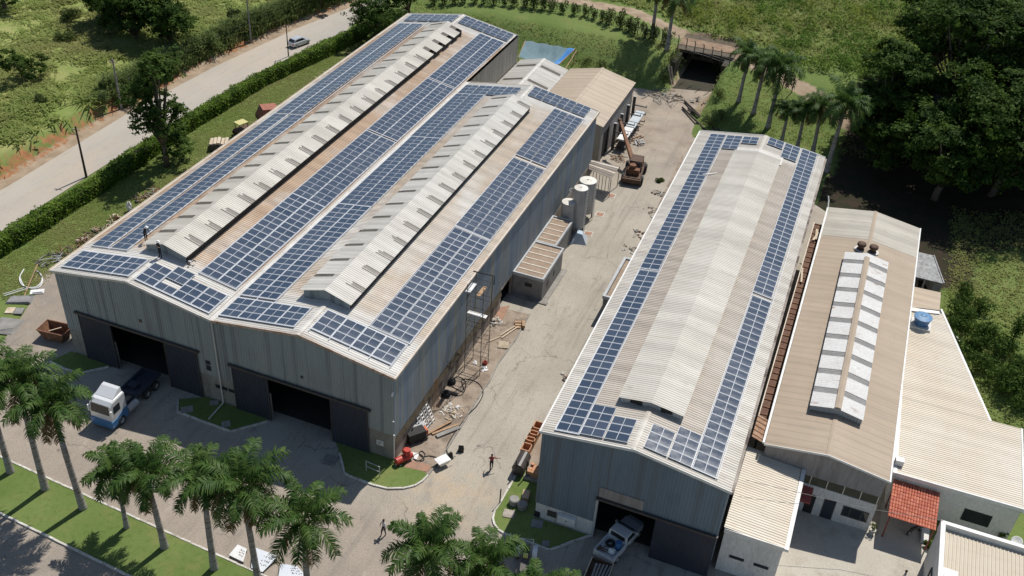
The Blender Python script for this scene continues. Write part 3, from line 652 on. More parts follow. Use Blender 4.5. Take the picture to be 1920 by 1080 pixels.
m = MB(); m.bar((14.12,-.7,.95),(13.74,58,.95),.15,1.9); m.bar((29.2,-.7,.95),(28.7,58,.95),.15,1.9); m.build('side_base_wall', M['concrete'], B, True)
m = MB(); ribbed_wall(m, (14.0,-.9), (13.62,58), const(1.85), const(HB-.05), (-1,0)); ribbed_wall(m, (29.3,-.9), (28.8,58), const(1.85), const(HB-.05), (1,0)); m.build('side_cladding', M['cladB'], B, True)
m = MB(); ribbed_wall(m, (13.62,58.02), (28.8,58.02), const(0), lambda u: gB(13.62+u)-.02, (0,1)); m.build('back_cladding', M['cladB'], B, True)
m = MB(); m.box((24.3,-1.12,.05),(29.3,-1.06,4.75)); ribbed_wall(m, (24.3,-1.125), (29.3,-1.125), const(.05), const(4.75), (0,-1), .22, .03); m.build('door_leaf', M['doordark'], B, True)
m = MB(); m.box((19.2,-1.24,4.78),(29.4,-.99,4.98)); m.build('door_track', M['darkmetal'], B, True)
m = MB(); m.box((19.2,-1.02,0),(19.38,-.72,4.85)); m.build('door_jamb', M['galv'], B, True)
m = MB(); m.box((19.35,-1.035,5.05),(23.1,-1.0,6.15)); m.build('patch_sheet', M['cement'], B, True)
m = MB(); m.box((15.15,-1.0,.75),(15.95,-.885,1.35)); m.build('meter_box', M['darkmetal'], B, True)
m = MB(); m.box((14.0,-.9,.0),(14.5,-.885,.7)); m.build('vent_slot', M['black'], B, True)
m = MB(); m.box((14.4,0,-.01),(28.9,57.5,.012)); m.build('inner_floor', M['interior'], B, True)
monitor(B, 18.95, 24.10, 11.03, 11.74, 12.14, 4.2, 51.9, 60, 0, gB, M['roofmonB'], M['roofmonB'], M['galv'], over=.2)
for a, b in ((19.75, 20.75), (22.35, 23.3)):
    m = MB(); m.box((a, 4.12, 11.35), (b, 4.165, 11.75)); m.build('monitor_opening', M['black'], B, True)
m = MB()   # flashing over the vent's far end
m.hexa([(18.7,52.0,gB(18.7)+.06),(21.5,52.0,gB(21.5)+.08),(21.5,54.0,gB(21.5)+.08),(18.7,54.0,gB(18.7)+.06)], [(18.7,52.0,gB(18.7)+.12),(21.5,52.0,gB(21.5)+.14),(21.5,54.0,gB(21.5)+.14),(18.7,54.0,gB(18.7)+.12)])
m.hexa([(21.5,52.0,gB(21.5)+.08),(24.4,52.0,gB(24.4)+.06),(24.4,54.0,gB(24.4)+.06),(21.5,54.0,gB(21.5)+.08)], [(21.5,52.0,gB(21.5)+.14),(24.4,52.0,gB(24.4)+.12),(24.4,54.0,gB(24.4)+.12),(21.5,54.0,gB(21.5)+.14)])
m.build('flashing', M['trim'], B, True)
# ================================================================== brown-roofed office shed
HC, RC = 6.5, .84; Y0, Y1 = 9.55, 53.2
C = thing('brown_roof_shed', 'shed with brown fibre roof, white-striped roof vent and white office front', 'building', (36.2, 9.6, 0))
gC = gable(31.05, 41.3, HC, RC)
for a, b in ((30.95, 36.175), (36.175, 41.42)):
    slope_part('roof_slope', C, a, b, gC, Y0-.15, 46.4, M['roofC'], period=.9, depth=.03)
    slope_part('roof_slope', C, a, b, lambda x, y: gC(x)+.02, 46.4, Y1, M['roofCpale'], period=.9, depth=.03)
cap(C, 36.175, HC+RC, Y0-.16, Y1, RC/5.1, M['roofC'], .2)
m = MB(); verge(m, 30.9, 41.48, gC, Y0-.22, h=.2); m.box((41.42,Y0-.2,HC-.16),(41.56,Y1,HC+.04)); m.build('verge_trim', M['white'], C, True)
m = MB(); m.box((30.72,Y0,HC-.12),(30.92,Y1+.1,HC+.02)); m.tube([(30.82,Y1-.1,HC),(30.7,Y1+.6,HC+.5),(30.5,Y1+1.0,HC+.9)], .09); m.build('eave_gutter', M['white'], C, True)
m = MB(); m.box((31.1,Y0,0),(41.25,Y0+.2,3.35)); m.build('front_wall', M['whitewall'], C, True)
m = MB(); m.prism([(31.1, 4.35), (41.25, 4.35), (41.25, HC-.04), (36.175, HC+RC-.04), (31.1, HC-.04)], 'y', Y0-.02, Y0+.2); m.build('gable_board', M['cement'], C, True)
m = MB(); m.box((31.1,Y0+.08,3.35),(41.25,Y0+.12,4.35)); 
for k in range(9): m.box((31.1,Y0+.02,3.40+k*.105),(41.25,Y0+.1,3.44+k*.105))
for k in range(8): m.box((31.15+k*1.42,Y0-.01,3.35),(31.23+k*1.42,Y0+.12,4.35), 1)
m.build('louvre_band', [simple('olive_louvre', (.19,.17,.11), (.15,.135,.09), 2, .7), M['creamtrim']], C, True)
m = MB(); m.box((37.15,Y0-.03,.03),(37.98,Y0+.01,2.25)); dd = m.build('door', M['doordark'], C, True)
m = MB(); m.box((37.05-36.2,-.075,.0),(37.15-36.2,-.03,2.35)); m.box((37.98-36.2,-.075,0),(38.08-36.2,-.03,2.35)); m.box((37.15-36.2,-.075,2.25),(37.98-36.2,-.03,2.35)); m.build('frame', M['darkmetal'], dd)
m = MB(); m.box((35.55,Y0-.03,.03),(36.35,Y0+.01,2.3)); m.build('door', M['black'], C, True)
m = MB(); m.box((38.75,Y0-.03,1.05),(40.85,Y0+.02,2.15)); wn = m.build('window', M['glass'], C, True)
m = MB()
for x in (38.7,39.3,40.3,40.82): m.box((x-36.2,-.1,1.0),(x+.07-36.2,-.05,2.2))
for z in (1.0,2.13): m.box((38.77-36.2,-.1,z),(40.82-36.2,-.05,z+.07))
m.build('frame', M['darkmetal'], wn)
m = MB(); m.box((31.1,Y0+.2,0),(31.28,Y1-.1,HC-.03)); m.box((41.08,Y0+.2,0),(41.25,Y1-.1,HC-.03)); m.prism([(31.1,0),(41.25,0),(41.25,HC-.04),(36.175,HC+RC-.04),(31.1,HC-.04)], 'y', Y1-.1, Y1); m.build('side_wall', M['whitewall'], C, True)
gCz = gable(31.05, 41.3, HC, RC)
monitor(C, 33.85, 38.4, 6.97, 7.72, 8.2, 14.95, 41.7, 2.86, .8, gCz, M['monwhite'], M['mongrey'], M['galv'], over=.05, rg=.3, dep=.012, hatch=False)
m = MB(); m.prism([(35.85, 8.2), (36.125, 8.25), (36.42, 8.2), (36.42,8.29), (36.125,8.36), (35.85,8.29)], 'y', 14.7, 41.0); m.build('monitor_cap', M['roofC'], C, True)
for x, y in ((35.35, 44.1), (36.65, 44.0)):
    m = MB(); m.lathe([(.42,0),(.42,.12),(.30,.14),(.30,.45),(.47,.5),(.5,.66),(.46,.8),(.3,.9),(.05,.93)], (0,0,0), 18)
    v = thing('turbine_vent', 'round brown roof ventilator on the brown shed roof, ' + ('left one of the pair' if x < 36 else 'right one of the pair'), 'roof vent', (x, y, gC(x)+.02), 0, 'roof ventilators on the brown roof')
    m.build('vent_drum', M['rustdark'], v, smooth=False)
    m = MB(); m.lathe([(.7,0),(.68,.035),(.4,.05)], (0,0,0), 18); m.build('vent_flashing', M['trim'], v)
# red awning by the office door
m = MB()
ribbed_roof(m, 8.0, 9.5, const(34.75), const(35.9), lambda x, y: 2.75 + (y-8.0)*.25, period=.2, depth=.04, nu=1); m.box((34.75,7.95,2.6),(35.9,8.0,2.76))
AW = one(m, 'red_awning', weathered('red_tin_awning', (.36,.09,.075), (.30,.075,.065), (.22,.08,.07), 1, (1,1,1), 2, (1,1,1), (.5,.7), .6), 'small red tin awning beside the white office front', 'awning')
# ================================================================== annex with sloping beige roof, between the sheds
GX = thing('beige_roof_annex', 'narrow white annex with beige corrugated roof beside the slate-blue shed', 'building', (32, 5, 0))
zg = lambda x, y: 5.12 - .30*(x-29.7)/4.9 + .0*y
xr = lambda y: 34.62 - .02*(y-.0)
m = MB(); ribbed_roof(m, .02, 10.0, const(29.62), xr, zg, period=.28, depth=.042); m.build('roof', M['roofD'], GX, True)
m = MB(); m.box((34.5,-.02,4.62),(34.85,11.0,4.90)); m.box((29.7,-.06,4.6),(34.5,.02,5.02)); m.build('parapet', M['white'], GX, True)
m = MB(); m.box((29.75,.05,0),(34.45,.25,4.75)); m.box((34.3,.25,0),(34.45,9.5,4.7)); m.box((29.75,.25,0),(29.9,9.5,4.8)); m.build('wall', M['whitewall'], GX, True)
for a in (30.6, 32.6):
    m = MB(); m.box((a,-.0,1.9),(a+1.2,.06,2.2)); m.build('window_slot', M['glass'], GX, True)
# ================================================================== low beige-roofed building on the right
D = thing('low_beige_building', 'low white building with an angled beige tin roof beside the brown-roofed shed', 'building', (47, 14, 0))
zd = lambda x, y: 3.98 + .02*(x-42)
xl = lambda y: 42.4 - .03*(y-13.6)
xrd = lambda y: 52.75 if y < 24.3 else 50.0 + (44.9-50.0)*(y-24.3)/16.9
m = MB(); ribbed_roof(m, 13.55, 24.28, xl, xrd, zd, period=.27, depth=.036, nu=4); ribbed_roof(m, 24.32, 40.3, xl, xrd, zd, period=.27, depth=.036, nu=4); m.build('roof', M['roofD'], D, True)
m = MB(); m.hexa([(42.4,13.38,3.7),(52.8,13.38,3.9),(52.8,13.55,3.9),(42.4,13.55,3.7)], [(42.4,13.38,4.12),(52.8,13.38,4.3),(52.8,13.55,4.3),(42.4,13.55,4.12)])
m.hexa([(42.05,13.4,3.75),(42.4,13.4,3.75),(41.6,40.3,3.75),(41.45,40.3,3.75)], [(42.05,13.4,4.08),(42.4,13.4,4.08),(41.6,40.3,4.08),(41.45,40.3,4.08)])
m.hexa([(50.0,24.2,3.8),(50.25,24.2,3.8),(45.1,41.2,3.7),(44.9,41.1,3.7)], [(50.0,24.2,4.14),(50.25,24.2,4.14),(45.1,41.2,4.1),(44.9,41.1,4.1)])
m.box((52.78,13.4,3.8),(52.95,24.35,4.2)); m.build('eave_flashing', M['white'], D, True)
m = MB(); wl = [(42.45,13.65),(52.65,13.65),(52.65,24.2),(49.95,24.2),(44.8,40.9),(41.75,40.9)]
for a, b in zip(wl, wl[1:]+wl[:1]): m.bar((*a, 1.85), (*b, 1.85), .2, 3.7)
m.build('wall', M['whitewall'], D, True)
m = MB(); m.box((48.6,13.5,.95),(50.9,13.56,2.35)); m.build('window', M['glass'], D, True)
m = MB(); m.hexa([(41.6,40.4,3.7),(44.9,41.2,3.7),(44.9,44.8,3.7),(41.5,44.6,3.7)], [(41.6,40.4,3.85),(44.9,41.2,3.85),(44.9,44.8,3.85),(41.5,44.6,3.85)]); m.build('rear_roof', M['roofI'], D, True)
m = MB(); 
for a, b in (((41.6,44.4),(44.7,44.6)),((44.7,44.6),(44.7,41.2))): m.bar((*a,1.8),(*b,1.8),.15,3.6)
m.build('rear_wall', M['concrete'], D, True)
m = MB(); m.hexa([(41.75,39.2,4.1),(44.9,40.0,4.12),(44.8,40.5,4.12),(41.7,39.8,4.1)], [(41.75,39.2,4.16),(44.9,40.0,4.18),(44.8,40.5,4.18),(41.7,39.8,4.16)]); m.build('flashing', M['white'], D, True)
# water tank on its slab
T = G(1727, 606, 4.3)
wt = thing('water_tank', 'round blue plastic water tank standing on the beige tin roof', 'water tank', (T[0], T[1], 4.28))
m = MB(); m.lathe([(.70,0),(.79,.4),(.88,.82),(.90,.84)], n=24); m.build('tank_body', M['blue'], wt, smooth=False)
m = MB(); m.lathe([(.94,.84),(.94,.90),(.55,1.02),(.22,1.05),(.20,1.1),(.02,1.12)], n=24)
for k in range(12): a = k*math.pi/6; m.bar((.22*math.cos(a),.22*math.sin(a),1.06),(.9*math.cos(a),.9*math.sin(a),.92),.05,.04)
m.build('tank_lid', simple('faded_blue_lid', (.10,.22,.38), (.13,.26,.42), 2, .5), wt)
m = MB(); m.box((-1.0,-.95,-.24),(1.0,.85,.0)); m.build('tank_base', M['whitewall'], wt)
# ================================================================== tiled car shelter
E_ = thing('tiled_shelter', 'small carport with red clay tile roof on red posts', 'carport', (44.2, 11.4, 0))
zt = lambda y: 2.62 + (y-9.45)*.17
m = MB()
rows = 11; cols = 17; x0, x1, ya, yb = 42.3, 46.25, 9.4, 13.35
g = np.random.default_rng(5)
for r in range(rows):
    y0_, y1_ = ya + (yb-ya)*r/rows, ya + (yb-ya)*(r+1)/rows + .06
    for c in range(cols):
        xa = x0 + (x1-x0)*c/cols; xb_ = x0 + (x1-x0)*(c+1)/cols; xm = (xa+xb_)/2; k = .07 + .015*g.random(); b = int(g.integers(0, 3))
        za, zb_ = zt(y0_) + .05, zt(y1_) + .01
        pr = [(xa, 0), (xa+(xm-xa)*.4, k), (xm, k*1.15), (xb_-(xb_-xm)*.4, k), (xb_, 0)]
        vs = [(p[0], y0_, za+p[1]) for p in pr] + [(p[0], y1_, zb_+p[1]) for p in pr]
        m.add(vs, [(i, i+1, 6+i, 5+i) for i in range(4)] + [(4,3,2,1,0)], b)
tl = [simple('clay_tile_a', (.46,.145,.085), (.38,.11,.065), 2, .8), simple('clay_tile_b', (.52,.19,.12), (.42,.14,.09), 2, .8), simple('clay_tile_c', (.38,.10,.065), (.44,.15,.10), 2, .8)]
m.build('tile_roof', tl, E_, True)
m = MB()
for x in (42.5, 46.1): m.bar((x, 9.4, zt(9.4)-.08), (x, 13.3, zt(13.3)-.08), .1, .12)
for k in range(6): m.bar((42.35, 9.55+k*.74, zt(9.55+k*.74)-.02), (46.2, 9.55+k*.74, zt(9.55+k*.74)-.02), .06, .06)
m.build('roof_frame', M['red'] if False else simple('red_oxide_steel', (.22,.06,.045), (.17,.05,.04), 2, .6), E_, True)
for x, y in ((42.5,9.5),(46.1,9.5),(42.5,13.1),(46.1,13.1)):
    m = MB(); m.bar((x,y,0),(x,y,zt(y)-.1),.11); m.build('post', bpy.data.materials['red_oxide_steel'], E_, True)
# ================================================================== building at the lower right corner
FB = thing('parapet_building', 'white building with high parapet and ribbed beige roof at the lower right corner', 'building', (50, 4, 0))
zf_ = lambda x, y: 4.25 + .035*(y-2)
m = MB(); ribbed_roof(m, 46.45, 56.0, const(-14), const(8.0), lambda u, v: zf_(v, u), period=.3, depth=.04, along='y', nu=4); m.build('roof', M['roofF'], FB, True)
m = MB(); m.box((46.05,-14,3.9),(46.42,8.42,5.0)); m.box((46.42,8.05,4.0),(56,8.42,5.0)); m.build('parapet', M['white'], FB, True)
m = MB(); m.box((46.12,-14,0),(46.38,8.36,3.9)); m.box((46.38,8.1,0),(56,8.36,4.0)); m.build('wall', M['whitewall'], FB, True)
for y in (3.4, -.4):
    m = MB(); m.box((46.06,y,1.3),(46.14,y+1.4,2.9)); wn = m.build('window', M['glass'], FB, True)
    m = MB(); m.box((46.0,y-.08,1.22),(46.11,y,2.98)); m.box((46.0,y+1.4,1.22),(46.11,y+1.48,2.98)); m.box((46.0,y,2.9),(46.11,y+1.4,2.98)); m.box((45.98,y,1.22),(46.11,y+1.4,1.3)); m.build('frame', M['darkmetal'], wn, True)
m = MB(); m.box((46.5,3.0,4.30),(47.7,3.9,4.40)); m.build('roof_patch', M['white'], FB, True)
# ================================================================== small open shed in the shade
HS = thing('open_lean_to', 'small open concrete shed with grey sheet roof in the trees\' shade behind the brown-roofed shed', 'shed', (43.5, 50, 0))
q = [(42.1,48.0),(45.3,48.0),(43.9,53.4),(42.1,53.4)]
m = MB(); m.hexa([(x, y, 3.0+.03*(y-48)) for x, y in q], [(x, y, 3.12+.03*(y-48)) for x, y in q]); m.bar((45.3,48.0,3.16),(43.9,53.4,3.3),.14,.14); m.build('sheet_roof', weathered('dull_grey_sheet', (.30,.31,.32), (.22,.23,.24), (.12,.11,.1), .8, (1,1,1), 2, (1,1,1), (.45,.65), .5), HS, True)
m = MB(); m.box((44.3,48.2,0),(45.1,48.4,2.95)); m.box((42.2,52.6,0),(43.8,52.8,3.0)); m.bar((45.1,48.3,1.45),(43.85,52.7,1.45),.15,2.9); m.build('wall', M['concrete'], HS, True)
m = MB(); m.box((43.2,48.2,0),(43.4,48.4,2.95)); m.build('post', M['concrete'], HS, True)
# ================================================================== rusty covered channel between the two sheds
RC_ = thing('rusty_channel', 'long rust-brown decked channel with cross ribs between slate-blue and brown-roofed sheds', 'gutter', (30.2, 30, 0))
m = MB(); m.box((29.85,13.2,5.0),(30.75,51.2,5.06)); m.build('deck', M['rustdeck'], RC_, True)
y = 13.6
while y < 51: m = MB(); m.bar((29.8,y,5.1),(30.8,y+.1*random.random(),5.1),.12,.09); m.build('cross_rib', M['rust'], RC_, True); y += .95 + .25*random.random()
m = MB(); m.box((29.74,13.2,5.0),(29.84,51.2,5.2)); m.build('channel_edge', M['creamtrim'], RC_, True)
m = MB()
for yy in (14, 26, 38, 50): m.box((30.1,yy,0),(30.3,yy+.2,5.0))
m.build('support_posts', M['darkmetal'], RC_, True)
m = MB()
for a, b, k in (((30.3,49.6,5.25),(30.5,47.2,5.3),.3),((30.6,48.9,5.28),(30.2,46.8,5.34),.25),((29.9,40.5,5.3),(30.2,37.6,5.3),.2)): m.bar(a, b, k, .06)
one(m, 'loose_boards', M['palewood'], 'loose pale boards lying on the far end of the rusty channel', 'boards')
m = MB(); ribbed_roof(m, 10.05, 13.1, const(29.75), const(31.3), lambda x, y: 6.35 - .35*(x-29.75), period=.6, depth=.09, nu=2)
one(m, 'rusty_sheet', M['roofrust'], 'rusted orange-brown tin sheet bridging the two roofs at the near end of the channel', 'roof sheet')
# ================================================================== gabled sheds behind the big warehouse
I1 = thing('cream_gable_shed', 'small shed with cream sheet roof and grey roof lights behind the big warehouse', 'shed', (-14, 68, 0))
g1 = gable(-18.0, -10.3, 6.0, 1.0)
for a, b in ((-17.95, -14.15), (-14.15, -10.25)):
    m = MB(); y = 58.6
    while y < 77:
        e1 = min(y+4.6, 77.0); ribbed_roof(m, y, e1, const(a), const(b), g1, period=.25, depth=.035, nu=1, m=0); e2 = min(e1+.8, 77.0)
        if e2-e1 > .2: ribbed_roof(m, e1, e2, const(a+.4), const(b-.4), lambda x, y: g1(x)-.05, period=.2, depth=.03, nu=1, m=1); ribbed_roof(m, e1, e2, const(a), const(a+.4), g1, nu=1, m=0); ribbed_roof(m, e1, e2, const(b-.4), const(b), g1, nu=1, m=0)
        y = e2
    m.build('roof', [M['roofmon'], M['transl']], I1, True)
cap(I1, -14.15, 7.0, 58.6, 77, .26, M['roofmon'], .25)
m = MB(); m.box((-18.05,58.8,0),(-17.9,76.8,5.9)); m.box((-10.45,58.8,0),(-10.3,76.8,5.9)); m.prism([(-18.0,0),(-10.3,0),(-10.3,5.95),(-14.15,6.95),(-18,5.95)], 'y', 76.7, 76.85); m.build('wall', M['cladgrey'], I1, True)
I2 = thing('tan_gable_shed', 'shed with plain tan fibre roof and dark doorway behind the big warehouse', 'shed', (-5, 70, 0))
g2 = gable(-10.2, -.2, 6.0, 1.15)
for a, b in ((-10.22, -5.2), (-5.2, .02)): slope_part('roof_slope', I2, a, b, g2, 61.6, 77.7, M['roofI'], period=.55, depth=.03)
cap(I2, -5.2, 7.15, 61.6, 77.7, .23, M['roofI'], .25)
m = MB(); m.box((-.34,61.9,0),(-.2,63.0,5.95)); m.box((-.34,66.2,0),(-.2,77.4,5.95)); m.box((-.34,63.0,4.3),(-.2,66.2,5.95)); m.build('side_wall', M['cement'], I2, True)
m = MB(); m.box((-.5,63.0,0),(-.42,66.2,4.3)); m.build('doorway', M['black'], I2, True)
m = MB(); ribbed_wall(m, (-10.2,61.9), (-.2,61.9), const(0), lambda u: g2(-10.2+u)-.03, (0,-1), .4, .05); m.build('gable_wall', M['cladgrey'], I2, True); m = MB(); m.prism([(-10.2,0),(-.2,0),(-.2,5.95),(-5.2,7.1),(-10.2,5.95)], 'y', 77.3, 77.45); m.build('gable_wall', M['cladgrey'], I2, True)
# tarpaulin shelter behind the big warehouse
tp = thing('tarpaulin_shelter', 'sagging blue-grey tarpaulin over poles at the foot of the grass bank', 'tarpaulin', (-16, 83, 0))
P4 = [G(972, 108, 3.4), G(1048, 121, 2.7), G(1078, 92, 3.3), G(985, 76, 3.6)]
nu, nv = 14, 8; vs = []; 
for j in range(nv+1):
    for i in range(nu+1):
        u, v = i/nu, j/nv; p = [(P4[0][k]*(1-u)+P4[1][k]*u)*(1-v) + (P4[3][k]*(1-u)+P4[2][k]*u)*v for k in range(3)]
        p[2] -= .55*math.sin(math.pi*u)*math.sin(math.pi*min(1, v*1.05))*1.3 - .1*math.sin(u*23+v*5); vs.append(tuple(p))
fs = [(j*(nu+1)+i, j*(nu+1)+i+1, (j+1)*(nu+1)+i+1, (j+1)*(nu+1)+i) for j in range(nv) for i in range(nu)]
m = MB(); m.v = vs; m.f = fs; m.m = [1 if (k % nu) >= nu-2 else 0 for k in range(len(fs))]; m.build('tarp_sheet', [M['tarp'], M['tarpblue']], tp, True, smooth=True)
m = MB()
for p in P4: m.bar((p[0],p[1],0),(p[0],p[1],p[2]+.1),.12)
m.bar(P4[1], P4[2], .1); m.bar(P4[0], P4[3], .1); m.bar((P4[1][0]+1.2,P4[1][1]-.6,P4[1][2]-.5),(P4[2][0]+.6,P4[2][1]-1.0,P4[2][2]+.2),.12); m.build('pole_frame', M['wood'], tp, True)
# ================================================================== low block buildings along the lane
L = thing('block_pump_house', 'low grey block building with brown banded roof against the warehouse side', 'outbuilding', (1.9, 32, 0))
m = MB(); 
for ya, yb, xb in ((28.9, 35.6, 3.55), (35.75, 41.7, 2.55)):
    m.hexa([(.12,ya,2.75),(xb,ya,2.75),(xb,yb,2.75),(.12,yb,2.75)], [(.12,ya,2.87),(xb,ya,2.87),(xb,yb,2.87),(.12,yb,2.87)], 0)
    k = ya+.9
    while k < yb-.3: m.box((.2,k,2.875),(xb-.1,k+.16,2.92), 1); k += 1.15
m.build('roof', [weathered('brown_tin_lean_to', (.30,.225,.165), (.25,.18,.13), (.36,.29,.22), .6, (1,1,1), 2, (1,1,1), (.5,.7), .7), M['creamtrim']], L, True)
m = MB()
for ya, yb, xb in ((28.7, 35.65, 3.75), (35.7, 41.9, 2.75)):
    m.box((.1,ya,2.6),(xb,ya+.2,3.02)); m.box((.1,yb-.2,2.6),(xb,yb,3.02)); m.box((xb-.2,ya+.2,2.6),(xb,yb-.2,3.02)); m.box((.1,ya+.2,2.6),(.3,yb-.2,3.02))
m.build('parapet', M['galv'], L, True)
m = MB(); m.box((.15,28.75,0),(3.7,28.95,2.6)); m.box((3.5,28.95,0),(3.7,35.5,2.6)); m.box((2.5,35.7,0),(2.7,41.8,2.6)); m.box((.15,41.6,0),(2.5,41.8,2.6)); m.box((.15,35.4,0),(3.5,35.6,2.6)); m.build('wall', M['block'], L, True)
m = MB(); m.box((1.6,28.70,1.5),(2.45,28.76,1.95)); m.build('window', M['black'], L, True)
m = MB(); m.box((3.68,30.2,1.2),(3.74,30.9,1.9)); m.box((3.68,32.4,1.2),(3.74,33.0,1.9)); m.build('vents', M['darkmetal'], L, True)
m = MB(); m.box((0,28.2,0),(4.5,28.75,.12)); m.box((3.75,28.75,0),(4.35,35.7,.10)); m.build('plinth', M['concrete'], L, True)
S2 = thing('roofed_wall_bay', 'narrow grey block bay with brown roof strip against the slate-blue shed', 'outbuilding', (12.2, 32, 0))
m = MB(); m.box((10.95,28.9,2.86),(13.6,36.6,2.94)); 
m.build('roof', bpy.data.materials['brown_tin_lean_to'], S2, True)
m = MB(); m.box((10.6,28.6,2.7),(10.9,37.0,3.1)); m.box((10.9,36.7,2.7),(13.7,37.0,3.1)); m.box((10.9,28.6,2.7),(12.6,28.85,3.1)); m.build('parapet', M['galv'], S2, True)
m = MB(); m.box((10.7,28.7,0),(10.9,36.8,2.7)); m.box((10.9,28.7,0),(13.6,28.9,2.7)); m.box((10.9,36.6,0),(13.6,36.8,2.7)); m.build('wall', M['block'], S2, True)
# lean-to roof by the tanks
q = [G2(1105,303), G2(1160,325), G2(1145,340)]
LT = thing('tin_lean_to', 'small tin lean-to roof on thin poles beside the white tanks', 'shelter', (3.5, 56, 0))
c4 = [G(1108,303,2.9), G(1102,313,2.7), G(1146,337,2.7), G(1161,318,2.9)]
c4 = [G(1105,299,3.0), G(1104,318,2.7), G(1146,336,2.7), G(1162,313,3.0)]
m = MB(); 
for k in range(10):
    u0, u1 = k/10, (k+.94)/10
    lerp = lambda a, b, u: tuple(a[i]*(1-u)+b[i]*u for i in range(3))
    a0, a1 = lerp(c4[0], c4[1], u0), lerp(c4[0], c4[1], u1); b0_, b1_ = lerp(c4[3], c4[2], u0), lerp(c4[3], c4[2], u1); dz = .05*(k % 2)
    m.hexa([(a0[0],a0[1],a0[2]+dz),(a1[0],a1[1],a1[2]+dz),(b1_[0],b1_[1],b1_[2]+dz),(b0_[0],b0_[1],b0_[2]+dz)], [(p[0],p[1],p[2]+dz+.04) for p in (a0,a1,b1_,b0_)], 1 if k in (1,5) else 0)
m.build('roof', [weathered('grey_brown_tin', (.235,.205,.175), (.20,.17,.145), (.16,.125,.10), .8, (1,1,1), 2, (1,1,1), (.5,.7), .6), M['creamtrim']], LT, True)
m = MB()
for p in c4: m.bar((p[0],p[1],0),(p[0],p[1],p[2]),.09)
for k in range(7): u = (k+.5)/7; p = lerp(c4[1], c4[2], u); m.bar((p[0],p[1],0.0),(p[0],p[1],p[2]),.07)
m.build('poles', M['greyposts'], LT, True)
# ================================================================== bridge over the cutting
BR = thing('track_bridge', 'concrete bridge slab carrying the dirt track over the dark cutting', 'bridge', (6, 99, 0))
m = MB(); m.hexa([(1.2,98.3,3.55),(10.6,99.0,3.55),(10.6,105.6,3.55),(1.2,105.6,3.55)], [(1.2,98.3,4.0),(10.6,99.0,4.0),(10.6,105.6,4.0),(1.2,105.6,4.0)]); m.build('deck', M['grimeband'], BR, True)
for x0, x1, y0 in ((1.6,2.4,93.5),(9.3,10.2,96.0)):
    m = MB(); m.box((x0,y0,0),(x1,105.5,3.55)); m.build('abutment', M['earthshade'], BR, True)
m = MB(); m.box((2.4,105.2,0),(9.3,105.5,3.55)); m.build('back_wall', M['earthshade'], BR, True)
m = MB(); m.box((2.6,101.5,3.15),(9.2,101.8,3.55)); m.box((2.6,99.4,3.15),(9.2,99.7,3.55)); m.build('cross_beams', M['earthshade'], BR, True)
m = MB(); m.hexa([(1.2,100.2,4.004),(10.6,100.6,4.004),(10.6,103.6,4.004),(1.2,103.6,4.004)], [(1.2,100.2,4.08),(10.6,100.6,4.08),(10.6,103.6,4.08),(1.2,103.6,4.08)]); m.build('track_surface', M['soil'], BR, True)
# ================================================================== solar panels
slopeA1 = RA/8.825; slopeA2 = RA/9.075; slopeB = RB/7.75
pm = MB(); Wp, Hp = 1.925, .925
pm.box((-Wp/2,-Hp/2,0),(Wp/2,Hp/2,.04), 0)
for s_ in (-1, 1):
    x0, x1 = (.022, Wp/2-.04) if s_ > 0 else (-Wp/2+.04, -.022)
    pm.add([(x0,-Hp/2+.04,.044),(x1,-Hp/2+.04,.044),(x1,Hp/2-.04,.044),(x0,Hp/2-.04,.044)], [(0,1,2,3)], 1)
pme = pm.build('solar_module', [M['pvframe'], M['pv']]); pdata = pme.data; bpy.data.objects.remove(pme)
PIT = .957
def panel_mats(zf, sl, cells):
    """cells: list of (x, y) panel centres; sl = dz/dx"""
    a = math.atan(sl); out = []
    for x, y in cells:
        out.append(Matrix.Translation((x, y, zf(x)+.16)) @ Matrix.Rotation(-a, 4, 'Y') @ Matrix.Rotation((random.random()-.5)*.006, 4, 'Z') @ Matrix.Rotation((random.random()-.5)*.012, 4, 'X') @ Matrix.Rotation((random.random()-.5)*.008, 4, 'Y'))
    return out
def grid(x0, nc, y0, nr, px=2.0): return [(x0 + px*(i+.5)*.985, y0 + PIT*(j+.5)) for j in range(nr) for i in range(nc)]
single = []; rest = []
def arr(mats, label, group): single.append((mats, label, group))
# slate-blue shed, all of them
arr(panel_mats(gB, slopeB, grid(14.97,1,-.70,26)), 'solar panel in the near half of the lane-side eave strip, slate-blue shed', 'panels, near half, lane-side eave of the slate-blue shed')
arr(panel_mats(gB, slopeB, grid(14.90,1,24.62,34)), 'solar panel in the far half of the lane-side eave strip, slate-blue shed', 'panels, far half, lane-side eave of the slate-blue shed')
arr(panel_mats(gB, slopeB, grid(16.97,1,-.70,4)+grid(18.97,1,-.70,3)), 'solar panel left of the ridge at the near gable, slate-blue shed', 'near gable panels left of the ridge, slate-blue shed')
arr(panel_mats(gB, slopeB, grid(16.95,1,53.3,4)+grid(18.95,1,55.2,2)), 'solar panel left of the ridge at the far gable, slate-blue shed', 'far gable panels left of the ridge, slate-blue shed')
arr(panel_mats(gB, -slopeB, grid(26.15,1,-.42,26)), 'solar panel in the near half of the right eave strip, slate-blue shed', 'panels, near half, right eave of the slate-blue shed')
arr(panel_mats(gB, -slopeB, grid(26.05,1,25.3,34)), 'solar panel in the far half of the right eave strip, slate-blue shed', 'panels, far half, right eave of the slate-blue shed')
arr(panel_mats(gB, -slopeB, grid(22.15,1,-.55,3)+grid(24.15,1,-.55,4)), 'solar panel right of the ridge at the near gable, slate-blue shed', 'near gable panels right of the ridge, slate-blue shed')
